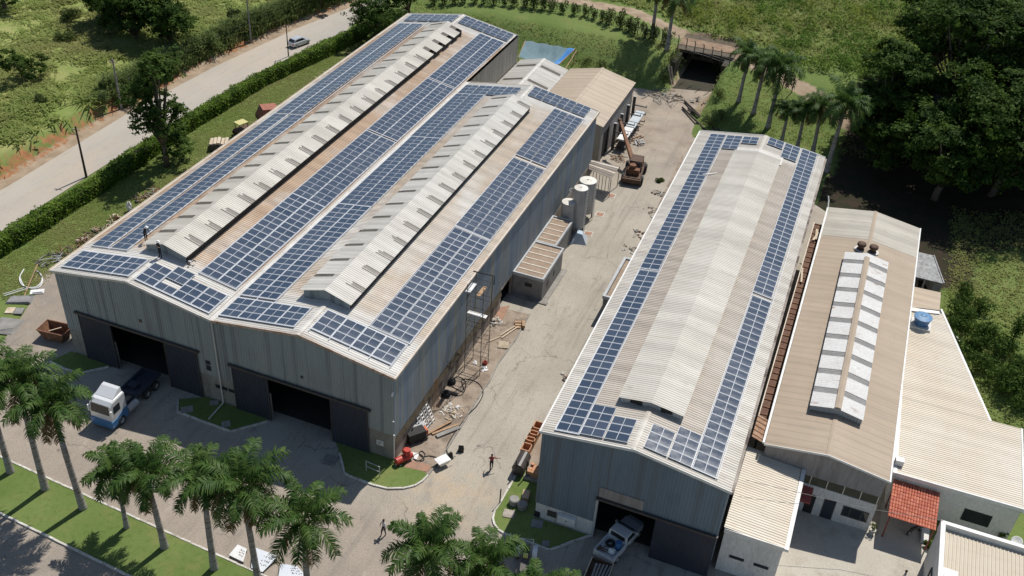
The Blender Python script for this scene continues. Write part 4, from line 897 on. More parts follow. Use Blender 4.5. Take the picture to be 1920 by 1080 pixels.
arr(panel_mats(gB, -slopeB, grid(21.95,1,55.9,2)+grid(23.95,1,54.0,4)), 'solar panel right of the ridge at the far gable, slate-blue shed', 'far gable panels right of the ridge, slate-blue shed')
# twin-gabled warehouse, near blocks singly
arr(panel_mats(gA2, -slopeA2, grid(-8.5,4,1.05,3)), 'solar panel in the near gable array at the lane corner, twin-gabled warehouse', 'near gable array at the lane corner, twin-gabled warehouse')
arr(panel_mats(gA2, -slopeA2, grid(-4.42,2,4.35,19)), 'solar panel in the nearest block along the lane-side eave, twin-gabled warehouse', 'nearest lane-side block, twin-gabled warehouse')
arr(panel_mats(gA2, slopeA2, grid(-17.8,4,.62,3)), 'solar panel in the near gable array just right of the valley, twin-gabled warehouse', 'near gable array right of the valley, twin-gabled warehouse')
arr(panel_mats(gA2, slopeA2, grid(-17.85,2,4.05,19)), 'solar panel in the nearest block just right of the valley, twin-gabled warehouse', 'nearest block right of the valley, twin-gabled warehouse')
c = grid(-26.6,1,.42,3) + grid(-24.63,1,.42,1) + [(-23.65, 2.62), (-23.65, 3.577)] + grid(-22.68,2,.42,3)
arr(panel_mats(gA1, -slopeA1, c), 'solar panel in the gappy near gable array left of the valley, twin-gabled warehouse', 'gappy near gable array, twin-gabled warehouse')
arr(panel_mats(gA1, -slopeA1, grid(-22.62,2,4.6,17)), 'solar panel in the nearest block just left of the valley, twin-gabled warehouse', 'nearest block left of the valley, twin-gabled warehouse')
arr(panel_mats(gA1, slopeA1, grid(-35.3,4,.55,3)), 'solar panel in the near gable array at the road-side corner, twin-gabled warehouse', 'near gable array at the road-side corner, twin-gabled warehouse')
# the more distant blocks as one mass
for zf, sl, g_ in ((gA2,-slopeA2,(grid(-4.5,2,22.95,17), grid(-4.6,2,40.2,14), grid(-8.6,4,54.4,3))),
                   (gA2, slopeA2,(grid(-17.8,2,22.4,18), grid(-17.9,2,39.75,14), grid(-17.85,4,53.3,3))),
                   (gA1,-slopeA1,(grid(-22.62,2,20.95,17), grid(-22.62,2,37.8,17), grid(-22.62,2,54.6,18), grid(-26.5,4,72.6,3))),
                   (gA1, slopeA1,(grid(-35.2,1,4.6,34), grid(-32.85,1,4.6,34), grid(-35.2,1,37.5,35), grid(-33.2,1,37.5,35), grid(-35.2,4,72.3,3)))):
    for g_i in g_: rest += panel_mats(zf, sl, g_i)
cnt = 0
for mats, label, group in single:
    for mt in mats:
        o = bpy.data.objects.new('solar_module', pdata); COL.objects.link(o); o.matrix_world = mt; tag(o, label, 'solar panel', group); cnt += 1
base = np.array([v.co[:] for v in pdata.vertices]); pf = [tuple(p.vertices) for p in pdata.polygons]; pmi = [p.material_index for p in pdata.polygons]
VV = []; FF = []; MI = []
for k, mt in enumerate(rest):
    A_ = np.array(mt); VV.append(base @ A_[:3,:3].T + A_[:3,3]); FF += [tuple(i + k*len(base) for i in f) for f in pf]; MI += pmi
o = np_mesh('solar_modules', np.concatenate(VV), np.array(FF), [M['pvframe'], M['pv']], midx=MI); tag(o, 'blocks of dark solar panels on the middle and far roof, twin-gabled warehouse', 'solar panels', kind='stuff')
# mounting rails under the panels, showing in the gaps
ra = MB(); rb = MB()
for m, zf, xs_, ya, yb in ((rb,gB,(14.95,16.98),-.7,57),(rb,gB,(26.1,28.2),-.5,58),(ra,gA2,(-4.5,-2.5,-.5),4.3,54),(ra,gA2,(-17.85,-15.88,-13.9),4,53),(ra,gA1,(-22.65,-20.65,-18.68),4.5,72),(ra,gA1,(-35.2,-33.25,-32.85,-30.9),4.5,72),
                        (ra,gA1,(-35.3,-33.33,-31.36,-29.4,-27.4,-26.6,-24.63,-22.66,-20.7,-18.75),.4,3.4),(ra,gA2,(-17.8,-15.83,-13.86,-11.9,-9.95,-8.5,-6.53,-4.56,-2.6,-.6),.6,3.9)):
    for x in xs_: m.bar((x, ya, zf(x)+.12), (x, yb, zf(x)+.12), .07, .09)
for m, zf, xa_, xb_, ys_ in ((rb,gB,14.92,17.0,(-.76,24.35,24.6,57.2)),(rb,gB,26.05,28.25,(-.5,24.6,25.2,58.0)),(ra,gA2,-4.55,-.45,(4.25,22.72,22.9,39.45,40.1,53.8)),(ra,gA2,-17.9,-13.85,(4.0,22.3,22.45,39.72,53.2)),(ra,gA1,-22.7,-18.6,(4.5,20.92,37.35,37.75,54.2,54.55,71.9)),(ra,gA1,-35.25,-30.85,(4.5,37.3,71.1)),
                        (ra,gA1,-35.35,-27.35,(.5,3.48)),(ra,gA1,-26.65,-18.7,(.37,)),(ra,gA2,-17.85,-9.9,(.58,3.54)),(ra,gA2,-8.55,-.55,(1.0,3.98))):
    for y in ys_: m.bar((xa_, y, zf(xa_)+.15), (xb_, y, zf(xb_)+.15), .10, .06)
ra.build('mounting_rails', M['pvframe'], A, True); rb.build('mounting_rails', M['pvframe'], B, True)
print('single panels', cnt, 'rest', len(rest))
# ================================================================== vegetation
def rand_dirs(n, g, up=0.0):
    d = g.normal(size=(n, 3)); d[:, 2] += up; return d / np.linalg.norm(d, axis=1, keepdims=True)
def leaves(P, g, size, aspect=.5, nrm=None, flat=.6, droop=0.0):
    """kite-shaped leaves at points P; nrm = preferred facing"""
    n = len(P); N = rand_dirs(n, g)
    N = N*(1-flat) + (np.array([0, 0, 1.0]) if nrm is None else nrm)*flat; N /= np.linalg.norm(N, axis=1, keepdims=True)
    T = np.cross(N, rand_dirs(n, g)); T /= np.linalg.norm(T, axis=1, keepdims=True) + 1e-9; T[:, 2] -= droop; B_ = np.cross(N, T)
    s = size*(.65 + .7*g.random((n, 1)))
    V = np.stack([P - T*s*.5, P + B_*s*aspect*.5 + T*s*.05, P + T*s*.5, P - B_*s*aspect*.5 + T*s*.05], 1).reshape(-1, 3)
    return V, np.arange(4*n).reshape(n, 4)
def tree_mesh(seed, R, H, nclump, nleaf, leaf, lobes=9, squash=.62, base=.42, trunk_r=.35, lobe=.32):
    """crown made of lobes, each lobe of leaf clumps, gaps between; trunk and limbs"""
    g = np.random.default_rng(seed); C_ = []
    for k in range(lobes):
        a = 2*math.pi*(k + g.random()*.7)/lobes; r = R*(.25 + .5*g.random()) if k else 0
        C_.append((r*math.cos(a), r*math.sin(a), H*(base + (1-base)*(.22 + .62*g.random()) - .10*r/R), R*(lobe + .2*g.random())))
    pts = []; nr = []
    per = nclump // lobes
    for cx, cy, cz, lr in C_:
        d = rand_dirs(per, g, .35); rr = lr*(.55 + .5*g.random((per, 1)))
        q = np.array([cx, cy, cz]) + d*rr*np.array([1, 1, squash]); q[:, 2] += (g.random(per)-.5)*.3
        cl = np.repeat(q, nleaf, 0) + g.normal(size=(per*nleaf, 3))*np.array([1, 1, .5])*lr*.13
        pts.append(cl); nr.append(np.repeat(d*np.array([.6, .6, 1]), nleaf, 0))
    P = np.concatenate(pts); N = np.concatenate(nr); N[:, 2] += .5
    V, F = leaves(P, g, leaf, .55, N/np.linalg.norm(N, axis=1, keepdims=True), .62)
    tb = MB(); hz = H*base
    tb.tube([(0,0,-.3),(0.05*R*g.random(),.04*R,hz*.5),(.05*R,-.03*R,hz)], [trunk_r*1.25, trunk_r, trunk_r*.8], 9)
    for cx, cy, cz, lr in C_:
        mid = (cx*.45, cy*.45, hz + (cz-hz)*.45); tb.tube([(0.04*R,-.02*R,hz*.85), mid, (cx, cy, cz)], [trunk_r*.6, trunk_r*.38, trunk_r*.1], 6)
    return V, F, tb
def make_tree(name, seed, R, H, loc, label, group=None, mat='leafdark', nclump=360, nleaf=26, leaf=.42, **k):
    V, F, tb = tree_mesh(seed, R, H, nclump, nleaf, leaf, **k)
    t_ = thing(name, label, 'tree', loc, 0, group)
    tb.build('trunk', M['bark'], t_, smooth=True); np_mesh('crown', V, F, M[mat], t_); return t_
# ---- the dense wood on the right, each tree by itself
wood = [((35.5,84.5),7.5,16,11,'broad dark tree leaning over the palms at the wood\'s left edge'),((44,92),9.5,22,12,'tallest dark tree in the middle of the wood, seen over the slate-blue shed'),((55.5,91),9.5,22,13,'dark tree in the wood right of its tallest tree'),
        ((67,90),9.5,22,14,'dark tree of the wood at the right frame edge'),((40,106),8.5,16,15,'dark tree at the back of the wood beside the dirt track'),((53,108),9.5,17,16,'dark tree at the back of the wood, behind its tallest tree'),((66,107),9.5,18,17,'rearmost dark tree of the wood near the top right corner'),
        ((51,77),9.5,20,18,'lower dark tree at the front of the wood, its near side in deep shade'),((62.5,77),9.5,20,19,'lower dark tree at the front right of the wood above the grassy slope'),((37,79),5.5,9,22,'low dark tree at the foot of the wood behind the slate-blue shed'),((70,80),8,12,23,'low dark tree at the right edge below the wood'),((44,74),8.0,16,24,'low shaded tree under the tallest tree of the wood'),((79,97),9,18,20,'dark tree at the far right of the wood, cut by the frame'),((78,112),9,18,21,'dark tree in the top right corner of the wood')]
for (x, y), R, H, sd, lab in wood:
    make_tree('wood_tree', sd, R, H, (x, y, gh(x, y)), lab, 'trees of the dense wood', 'leafdark', nclump=900, nleaf=30, leaf=.50, lobes=30, base=.16, squash=.42, trunk_r=.45, lobe=.22)
# ---- pasture and road trees
q = GT(52, 152); make_tree('pasture_tree', 31, 3.3, 5.6, q, 'small round dark tree alone in the tall pasture near the left edge', None, 'leafdark', 130, 26, .36, lobes=9, base=.16, trunk_r=.16)
for px, py, R, H, sd, lab in ((255,72,4.6,9.5,32,'left dark tree of the pair at the top of the pasture'),(318,82,5.0,10,33,'right dark tree of the pair at the top of the pasture'),(218,40,4.5,8.5,36,'tree behind the left one of the pasture pair, at the top edge')):
    make_tree('pasture_tree', sd, R, H, GT(px, py), lab, 'dark trees in the pasture', 'leafdark', 480, 30, .42, lobes=17, base=.06, trunk_r=.3)
make_tree('pasture_tree', 37, 4, 7, GT(8, 20), 'dark tree cut by the top left corner', None, 'leafdark', 130, 26, .42, lobes=7, base=.3)
rt_ = make_tree('roadside_tree', 34, 4.0, 18.0, GT(312, 312), 'tall open-crowned tree standing in the hedge line between road and warehouse', None, 'leafmid', 420, 26, .38, lobes=19, base=.20, squash=.9, trunk_r=.32)
make_tree('hedge_tree', 35, 2.8, 5.0, GT(342, 300), 'leafy low tree at the foot of the tall roadside tree, on the lawn side', None, 'leafmid', 110, 26, .32, lobes=7, base=.2, trunk_r=.14)
make_tree('gable_tree', 41, 5.0, 8.5, (*G2(706, 24, 5), gh(*G2(706, 24, 5))), 'dark spreading tree at the bend of the road behind the warehouse\'s far corner', None, 'leafdark', 260, 28, .40, lobes=12, base=.14, trunk_r=.28)
make_tree('gable_tree', 42, 4.4, 7.5, (*G2(765, 16, 4.5), gh(*G2(765, 16, 4.5))), 'dark tree right of the road bend, just beyond the warehouse\'s far ridge', None, 'leafdark', 200, 28, .38, lobes=11, base=.12, trunk_r=.22)
make_tree('gable_tree', 43, 3.2, 5.5, GT(600, 14), 'rounded tree across the road at the top edge, left of the bend', None, 'leafdark', 120, 26, .38, lobes=7, base=.25, trunk_r=.2)
# ---- clipped hedge along the road
hp = [(-56.2,-14),(-55.6,0),(-55.2,10),(-54.6,26),(-54.9,33),(-55.0,46),(-54.2,62),(-51.5,77),(-49.2,90)]
g = np.random.default_rng(51); PP = []; NN = []; core = MB()
for (a, b) in zip(hp[:-1], hp[1:]):
    a = np.array(a); b = np.array(b); Ln = np.linalg.norm(b-a); d = (b-a)/Ln; nrm = np.array([-d[1], d[0]]); n = int(Ln*330)
    s = g.random(n); per = g.random(n)*4.6   # left side 1.55, top 1.5, right side 1.55
    off = np.where(per < 1.55, -.8, np.where(per < 3.05, (per-2.3)*1.07, .8)); z = np.where(per < 1.55, per*1.22, np.where(per < 3.05, 1.95, (4.6-per)*1.22))
    w_ = vnoise(s*Ln + a[1], 0*s, 1.3, 5)
    off = off*(1 + (w_-.5)*.45) + g.normal(size=n)*.09; z = z*(1+(w_-.5)*.22) + g.normal(size=n)*.08
    xy = a[None] + d[None]*(s*Ln)[:, None] + nrm[None]*off[:, None]
    PP.append(np.c_[xy, np.clip(z, .05, 3)]); NN.append(np.c_[nrm[None]*np.sign(off)[:, None]*(np.abs(off) > .5)[:, None], (z > 1.3)*1.0 + .25])
    k = int(Ln/1.6)+1
    for i in range(k):
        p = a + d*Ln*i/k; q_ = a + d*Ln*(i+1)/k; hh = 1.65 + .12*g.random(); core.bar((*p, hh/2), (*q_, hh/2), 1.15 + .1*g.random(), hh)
P = np.concatenate(PP); N = np.concatenate(NN); N /= np.linalg.norm(N, axis=1, keepdims=True)+1e-9
V, F = leaves(P, g, .27, .6, N, .55)
hd = thing('clipped_hedge', 'long clipped bright green hedge between the road and the warehouse lawn', 'hedge', (-55, 40, 0))
V[:, 0] += 55; V[:, 1] -= 40; np_mesh('foliage', V, F, M['leafhedge'], hd)
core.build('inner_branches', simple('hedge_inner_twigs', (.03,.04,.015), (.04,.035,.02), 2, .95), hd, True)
# ---- royal palms
def palm_mesh(seed, H, nf=17, L=3.6, lean=.7, trunk=.27, dead=4):
    g = np.random.default_rng(seed); tb = MB(); top = np.array([lean*(g.random()-.5), lean*(g.random()-.5), H])
    path = [(0,0,-.2),(0,0,.25),(top[0]*.1,top[1]*.1,H*.2),(top[0]*.4,top[1]*.4,H*.55),tuple(top*np.array([.85,.85,.86]))]
    tb.tube(path, [trunk*1.75, trunk*1.45, trunk*1.12, trunk*1.0, trunk*.72], 12)
    cs = MB(); cs.tube([tuple(top*np.array([.85,.85,.86])), tuple(top*np.array([.95,.95,.94])), tuple(top)], [trunk*.82, trunk*.72, trunk*.35], 10)
    VV = []; FF = []; MI = []; nv = 0; rb = MB()
    for f in range(nf + dead):
        old = f >= nf; u = f/max(1, nf-1)
        az = f*2.399963 + g.normal()*.15; e0 = (1.40 - 1.65*u**.85 + g.normal()*.1) if not old else -.65
        Lf = L*(.8 + .25*g.random())*(.75 if u < .12 else 1)*(.8 if old else 1); dr = 1.75 + .6*g.random() if not old else .6
        n = 26; ts = np.linspace(0, 1, n); ang = np.maximum(e0 - dr*ts**1.35*(.55+.45*u if not old else 1), -1.5); ds = Lf/(n-1)
        h = np.array([math.cos(az), math.sin(az), 0]); pts = [top + h*.12 + np.array([0,0,-.1])]
        for a in ang[:-1]: pts.append(pts[-1] + ds*(h*math.cos(a) + np.array([0,0,math.sin(a)])))
        pts = np.array(pts); rb.tube([tuple(p) for p in pts[::5]] + [tuple(pts[-1])], list(np.linspace(.05, .012, len(pts[::5])+1)), 4, m=1 if old else 0, caps=False)
        fw_ = np.gradient(pts, axis=0); fw_ /= np.linalg.norm(fw_, axis=1, keepdims=True); side = np.cross(fw_, [0,0,1.0]); side /= np.linalg.norm(side, axis=1, keepdims=True)+1e-9; upv = np.cross(side, fw_)
        m_ = 50; tt = .10 + .9*np.arange(m_)/m_; idx = tt*(n-1); i0 = np.clip(idx.astype(int), 0, n-2); fr = (idx-i0)[:, None]
        bp_ = pts[i0]*(1-fr) + pts[i0+1]*fr; ff_ = fw_[i0]; ss = side[i0]; uu = upv[i0]
        ll = (.24 + .74*np.sin(np.pi*np.clip(.12+.80*tt, 0, 1))**.8)*Lf/3.6
        for sg in (-1, 1):
            roll = g.normal(size=m_)*.38 + .12; out = ss*sg*np.cos(roll)[:, None] + uu*np.sin(roll)[:, None]
            d1 = out*.80 + ff_*.55 + g.normal(size=(m_, 3))*.07; d1 /= np.linalg.norm(d1, axis=1, keepdims=True); d2 = d1 + np.array([0,0,-1.0]) + g.normal(size=(m_,3))*.1; d2 /= np.linalg.norm(d2, axis=1, keepdims=True)
            wd = .040*(.7+.5*g.random((m_, 1)))*ff_*1.25
            p1 = bp_ + d1*(ll*.5)[:, None]; p2 = p1 + d2*(ll*.55)[:, None]
            v = np.stack([bp_-wd*.7, bp_+wd*.7, p1+wd, p1-wd, p2+wd*.25, p2-wd*.25], 1).reshape(-1, 3); b = nv + 6*np.arange(m_)[:, None]
            VV.append(v); FF.append(np.concatenate([b + np.array([[0,1,2,3]]), b + np.array([[3,2,4,5]])])); nv += 6*m_
            MI += [1 if old or (u > .9 and g.random() < .3) else 0]*(2*m_)
    V = np.concatenate(VV); F = np.concatenate(FF)
    return tb, cs, rb, V, F, MI
def make_palm(seed, H, label, group, loc, **k):
    tb, cs, rb, V, F, MI = palm_mesh(seed, H, **k); t_ = thing('royal_palm', label, 'palm tree', loc, 0, group)
    tb.build('trunk', M['palmtrunk'], t_, smooth=True); cs.build('crownshaft', M['crownshaft'], t_, smooth=True)
    rs = np.array(rb.v); rf = np.array([f for f in rb.f if len(f) == 4]); V2 = np.concatenate([V, rs]); F2 = np.concatenate([F, rf + len(V)])
    np_mesh('crown', V2, F2, [M['frond'], M['frondold']], t_, midx=MI + rb.m[:len(rf)]); return t_
gp = 'royal palms along the front lawn'
front = [((-29.6,-15.3),11.0,3.9,61,'royal palm cut by the left frame edge'),(G2(85,918),12.6,4.0,62,'tall royal palm at the left end of the front lawn, second trunk from left'),(G2(156,954),12.0,3.9,63,'tall royal palm whose fronds overlap the white and blue lorry'),
         (G2(238,990),7.3,3.1,64,'shortest royal palm of the front row, slim with a small crown'),(G2(309,1027),8.9,3.5,65,'slim royal palm right of the shortest one in the front row'),(G2(402,1067),10.8,3.9,66,'royal palm in front of the shaded doors, left of the white sign boards'),
         ((-3.3,-16.9),12.0,4.3,67,'largest royal palm, its trunk standing between the white sign boards'),((1.2,-16.9),10.4,3.9,68,'royal palm right of the white sign boards, fronds over the yard'),
         (G2(800,1018,11.2),11.2,4.0,69,'royal palm at the bottom centre, before the man in a white shirt'),(G2(902,1058,9.5),9.5,3.5,70,'royal palm left of the parked tractor at the bottom edge'),(G2(1010,1108,8),8.0,2.8,71,'low royal palm right of the parked tractor at the bottom edge'),(G2(1068,1112,7),7.0,2.4,72,'royal palm left of the rusty trailer, only its upper fronds in the picture')]
for (x, y), H, L_, sd, lab in front:
    q = make_palm(sd, H, lab, gp, (x, y, .05), L=L_*(.95+.05*(sd % 3)), nf=18 + (sd*7) % 5, trunk=.235 if H > 8 else .17, dead=2 + sd % 4); q.rotation_euler = (random.uniform(-.03,.03), random.uniform(-.03,.03), 0)
gf = 'royal palms at the far end of the yard'
protoA = None
back = [(1222,70,8.6,.0,81,'royal palm left of the pair standing on the bank beside the fence'),(1250,95,9.0,1.0,82,'royal palm right of the pair standing on the bank, nearest the bridge'),
        (1385,190,7.6,2.0,81,'leftmost royal palm on the sloping lawn beyond the slate-blue shed'),(1413,212,8.0,.6,82,'royal palm second from the left on the sloping lawn beyond the slate-blue shed'),(1440,238,9.6,3.1,81,'tallest pale-trunked royal palm on the sloping lawn beyond the slate-blue shed'),
        (1466,263,5.2,4.0,82,'short royal palm close behind the slate-blue shed, left of three'),(1495,275,6.0,5.0,81,'short royal palm close behind the slate-blue shed, middle of three'),(1524,284,7.2,2.6,82,'royal palm close behind the slate-blue shed, right of three'),(1549,322,10.6,1.7,81,'tall royal palm at the far right corner of the slate-blue shed, under the wood')]
pr = {}
for px, py, H, rz, sd, lab in back:
    x, y, z = GT(px, py); s_ = H/9.0
    if sd not in pr: pr[sd] = make_palm(sd, 9.0, lab, gf, (x, y, z), L=4.1, nf=20); pr[sd].scale = (s_*.5+.5, s_*.5+.5, s_); pr[sd].rotation_euler[2] = rz
    else: dup(pr[sd], (x, y, z), rz, lab, scale=(s_*.5+.5, s_*.5+.5, s_))
# ---- grass and scrub: stuff
def tufts(P, g, h, nb=7, spread=.25, width=.05, lean=.6):
    n = len(P)*nb; b = np.repeat(P, nb, 0) + np.c_[g.normal(size=(n, 2))*spread, np.zeros(n)]; a = g.random(n)*2*np.pi; hh = (np.repeat(h, nb) if hasattr(h, '__len__') else h)*(.6+.7*g.random(n))
    d = np.c_[np.cos(a), np.sin(a), np.zeros(n)]; sd = np.c_[-np.sin(a), np.cos(a), np.zeros(n)]*width*(.7+.6*g.random((n,1))); ln = lean*(.3+g.random((n,1)))*hh[:, None]
    m1 = b + d*ln*.35 + np.c_[np.zeros((n,2)), hh*.62]; tp = b + d*ln + np.c_[np.zeros((n,2)), hh*(.85)]
    V = np.stack([b-sd, b+sd, m1+sd, m1-sd, tp+sd*.2, tp-sd*.2], 1).reshape(-1, 3); q = 6*np.arange(n)[:, None]
    return V, np.concatenate([q+np.array([[0,1,2,3]]), q+np.array([[3,2,4,5]])])
g = np.random.default_rng(91); n = 17000
x = -3.4 - 64*g.random(n)**1.15; y = 2 + 150*g.random(n); x = x + road_left(y); keep = vnoise(x, y, 5, 21) + .6*vnoise(x, y, 1.8, 22) > .52; x, y = x[keep], y[keep]
P = np.c_[x, y, ground_h(x, y)-.03]; V, F = tufts(P, g, .22 + .5*vnoise(x, y, 7, 23)**2, 9, .5, .09, 2.4)
tag(np_mesh('tall_grass', V, F, M['grassblade']), 'tall lush pasture grass across the road', 'grass', kind='stuff')
n = 3000; y = 5 + 135*g.random(n); x = road_left(y) - 2.6 - 2.6*g.random(n); k = (y > 46) & (g.random(n) < .8); x, y = x[k], y[k]; P = np.c_[x, y, ground_h(x, y)]
V, F = tufts(P, g, .6 + 1.5*vnoise(x, y, 5, 33)*(y > 45) + .3, 9, .3, .07, .8)
tag(np_mesh('verge_cane_grass', V, F, M['reed']), 'tall cane grass and weeds along the road bank', 'grass', kind='stuff')
# scattered shrubs in the pasture
def bush_mesh(seed, R, H, n, leaf, mat='leafolive'):
    g = np.random.default_rng(seed); k = 9; c = g.normal(size=(k, 3))*np.array([R*.4, R*.4, H*.16]) + np.array([0, 0, H*.5]); i = g.integers(0, k, n); d = rand_dirs(n, g, .25)
    P = c[i] + d*np.array([R*.5, R*.5, H*.36])*(.6+.45*g.random((n, 1))); P[:, 2] = np.abs(P[:, 2]); return leaves(P, g, leaf, .5, d, .5)
def bush(name, seed, R, H, loc, label, group=None, mat='leafolive', n=700, leaf=.28):
    V, F = bush_mesh(seed, R, H, n, leaf); t_ = thing(name, label, 'bush', loc, 0, group)
    np_mesh('foliage', V, F, M[mat], t_); m = MB()
    for k in range(4): a = k*1.7; m.tube([(0,0,-.1),(R*.2*math.cos(a),R*.2*math.sin(a),H*.6)], [.05,.02], 5)
    m.build('stems', M['bark'], t_); return t_
for i, (px, py, R, H, lab) in enumerate(((130,35,1.5,1.6,'olive shrub in the pasture left of the dark tree pair'),(440,40,1.0,2.2,'thin upright shrub in the pasture beside the second light pole'),(118,75,1.4,1.3,'shrub in the pasture right of the small round tree'),(75,190,1.0,.9,'low shrub in the pasture under the small round tree'),(395,92,1.9,2.6,'cane clump at the pasture edge, left of the far light pole'),(365,100,1.8,2.5,'cane clump at the pasture edge behind the tall roadside tree'),(190,195,1.7,2.2,'cane clump at the foot of the pale light pole'),(245,195,1.5,1.8,'bushy clump on the road bank right of the pale light pole'))):
    bush('pasture_shrub', 100+i, R, H, GT(px, py), lab, 'shrubs in the pasture', 'reed' if 'cane' in lab else 'leafolive', 800, .34)
# hedge row of separate shrubs along the fence on the bank
fl = [G2(815, 8, 4), G2(900, 8, 4), G2(1000, 17, 4), G2(1090, 32, 4), G2(1180, 58, 4), G2(1252, 84, 4)]
def along(pts, step):
    out = []; acc = 0
    for a, b in zip(pts[:-1], pts[1:]):
        Ln = math.hypot(b[0]-a[0], b[1]-a[1]); s = acc
        while s < Ln: out.append((a[0]+(b[0]-a[0])*s/Ln, a[1]+(b[1]-a[1])*s/Ln)); s += step
        acc = s - Ln
    return out
gs = 'shrubs along the fence on top of the bank'
pos = along(fl, 1.75); proto = []
for i, (x, y) in enumerate(pos):
    lab = 'shrub of the ragged row along the fence on top of the grass bank'
    if i < 3: proto.append(bush('fence_shrub', 140+i, .95, 2.5, (x, y, gh(x, y)), lab, gs, 'leafolive', 520, .30))
    else: dup(proto[i % 3], (x+random.uniform(-.3,.3), y+random.uniform(-.2,.2), gh(x, y)), random.random()*6, lab, scale=.75 + .5*random.random())
# bushes over the low building on the right
gb = 'bushes on the slope beside the low beige building'
bl = [(1765,660),(1780,628),(1798,590),(1812,560),(1812,615),(1835,585),(1820,650),(1848,635),(1870,665),(1845,690),(1880,710),(1905,735),(1900,690),(1868,725),(1912,765),(1790,668)]
proto = []
for i, (px, py) in enumerate(bl):
    p = GT(px, py); lab = 'dense bush of the thicket between the low beige building and the grassy slope'
    if i < 3: proto.append(bush('slope_bush', 160+i, 1.5, 2.0, p, lab, gb, 'leafmid', 900, .28))
    else: dup(proto[i % 3], p, random.random()*6, lab, scale=.85 + .45*random.random())
bush('slope_bush', 171, .8, 3.6, GT(1898, 640), 'slim dark columnar shrub alone on the grassy slope at the right edge', None, 'leafdark', 700, .25)
# lush scrub beyond the track
g = np.random.default_rng(95); PP = []; NN = []
poly = dist_poly
for k in range(900):
    x = -2 + 62*g.random(); y = 100 + 62*g.random()
    if dist_poly(np.array([x]), np.array([y]), path_pts)[0] < 3.0 or y < 104 - .35*(x-10) or (x > 34 and y < 112): continue
    R = .7 + 1.5*g.random()**2; H = .8 + 1.6*g.random(); n = int(60*R); d = rand_dirs(n, g, .4); c = np.array([x, y, gh(x, y)])
    PP.append(c + d*np.array([R, R, H])*(.6+.45*g.random((n, 1))) + np.array([0, 0, .2])); NN.append(d)
P = np.concatenate(PP); N = np.concatenate(NN); V, F = leaves(P, g, .48, .42, N, .45)
tag(np_mesh('scrub_thicket', V, F, M['leafscrub']), 'lush green scrub covering the ground beyond the dirt track', 'scrub', kind='stuff')
n = 6000; x = -20 + 80*g.random(n); y = 104 + 66*g.random(n); k = (dist_poly(x, y, path_pts) > 3.0) & (y > 104 - .35*(x-10)); x, y = x[k], y[k]
V, F = tufts(np.c_[x, y, ground_h(x, y)], g, .6, 8, .4, .09, 1.8); tag(np_mesh('scrub_grass', V, F, M['grassblade']), 'tall grass growing between the scrub beyond the dirt track', 'grass', kind='stuff')
# grass on the right slope and weeds at the edge of the yard
n = 5000; x = 46.5 + 20*g.random(n); y = 18 + 55*g.random(n); V, F = tufts(np.c_[x, y, ground_h(x, y)], g, .13, 7, .3, .06, 2.2)
tag(np_mesh('slope_grass', V, F, M['grassblade']), 'grass on the slope right of the low beige building', 'grass', kind='stuff')
n = 7000; x = -45 + 85*g.random(n); y = 80 + 26*g.random(n); z = ground_h(x, y); k = (z > .5) & (z < 3.9) & (dist_poly(x, y, path_pts) > 2.4); x, y, z = x[k], y[k], z[k]
V, F = tufts(np.c_[x, y, z], g, .10, 7, .25, .05, 1.6); tag(np_mesh('bank_grass', V, F, M['grassblade']), 'short grass on the bank behind the warehouse', 'grass', kind='stuff')
n = 9000; x = -54 + 7*g.random(n); y = 4 + 82*g.random(n); V, F = tufts(np.c_[x, y, ground_h(x, y)-.02], g, .08, 7, .22, .045, 1.8); tag(np_mesh('side_lawn_grass', V, F, M['grassblade']), 'grass of the lawn strip between hedge and warehouse', 'grass', kind='stuff')
for i, (px, py, R, H, lab) in enumerate(((1258,118,1.6,2.2,'leafy bush over the left corner of the dark cutting'),(1352,135,1.5,1.8,'leafy bush over the right corner of the dark cutting'),(1248,150,1.2,1.0,'low bush at the foot of the bank left of the dark cutting'),(1330,235,1.3,1.2,'weedy shrub beside the old timber at the yard\'s far corner'),(1352,225,1.1,1.3,'shrub at the foot of the sloping palm lawn'),(1345,180,1.0,1.2,'shrub at the right side of the dark cutting'),(1238,340,.55,.5,'small weed tuft on the lane edge beside the slate-blue shed'),(1125,125,1.5,.9,'brushwood shrub at the end of the tarpaulin'),(1095,120,1.4,.8,'dry shrub just behind the tan gabled shed'))):
    bush('yard_shrub', 180+i, R, H, GT(px, py), lab, None, 'leafolive', 420, .24)
for i, (px, py, R, H, lab) in enumerate(((1775,950,.55,1.5,'banana-like plant against the white wall, left of the dark window'),(1802,962,.6,1.4,'leafy plant against the white wall beneath the dark window'),(1878,1000,.55,1.1,'small plant at the right end of the white wall'),(1742,1020,.35,.7,'clipped shrub beside the carport post'))):
    x, y = G2(px, py, .5); bush('wall_plant', 190+i, R, H, (x, y, 0), lab, None, 'leafmid', 160, .34)
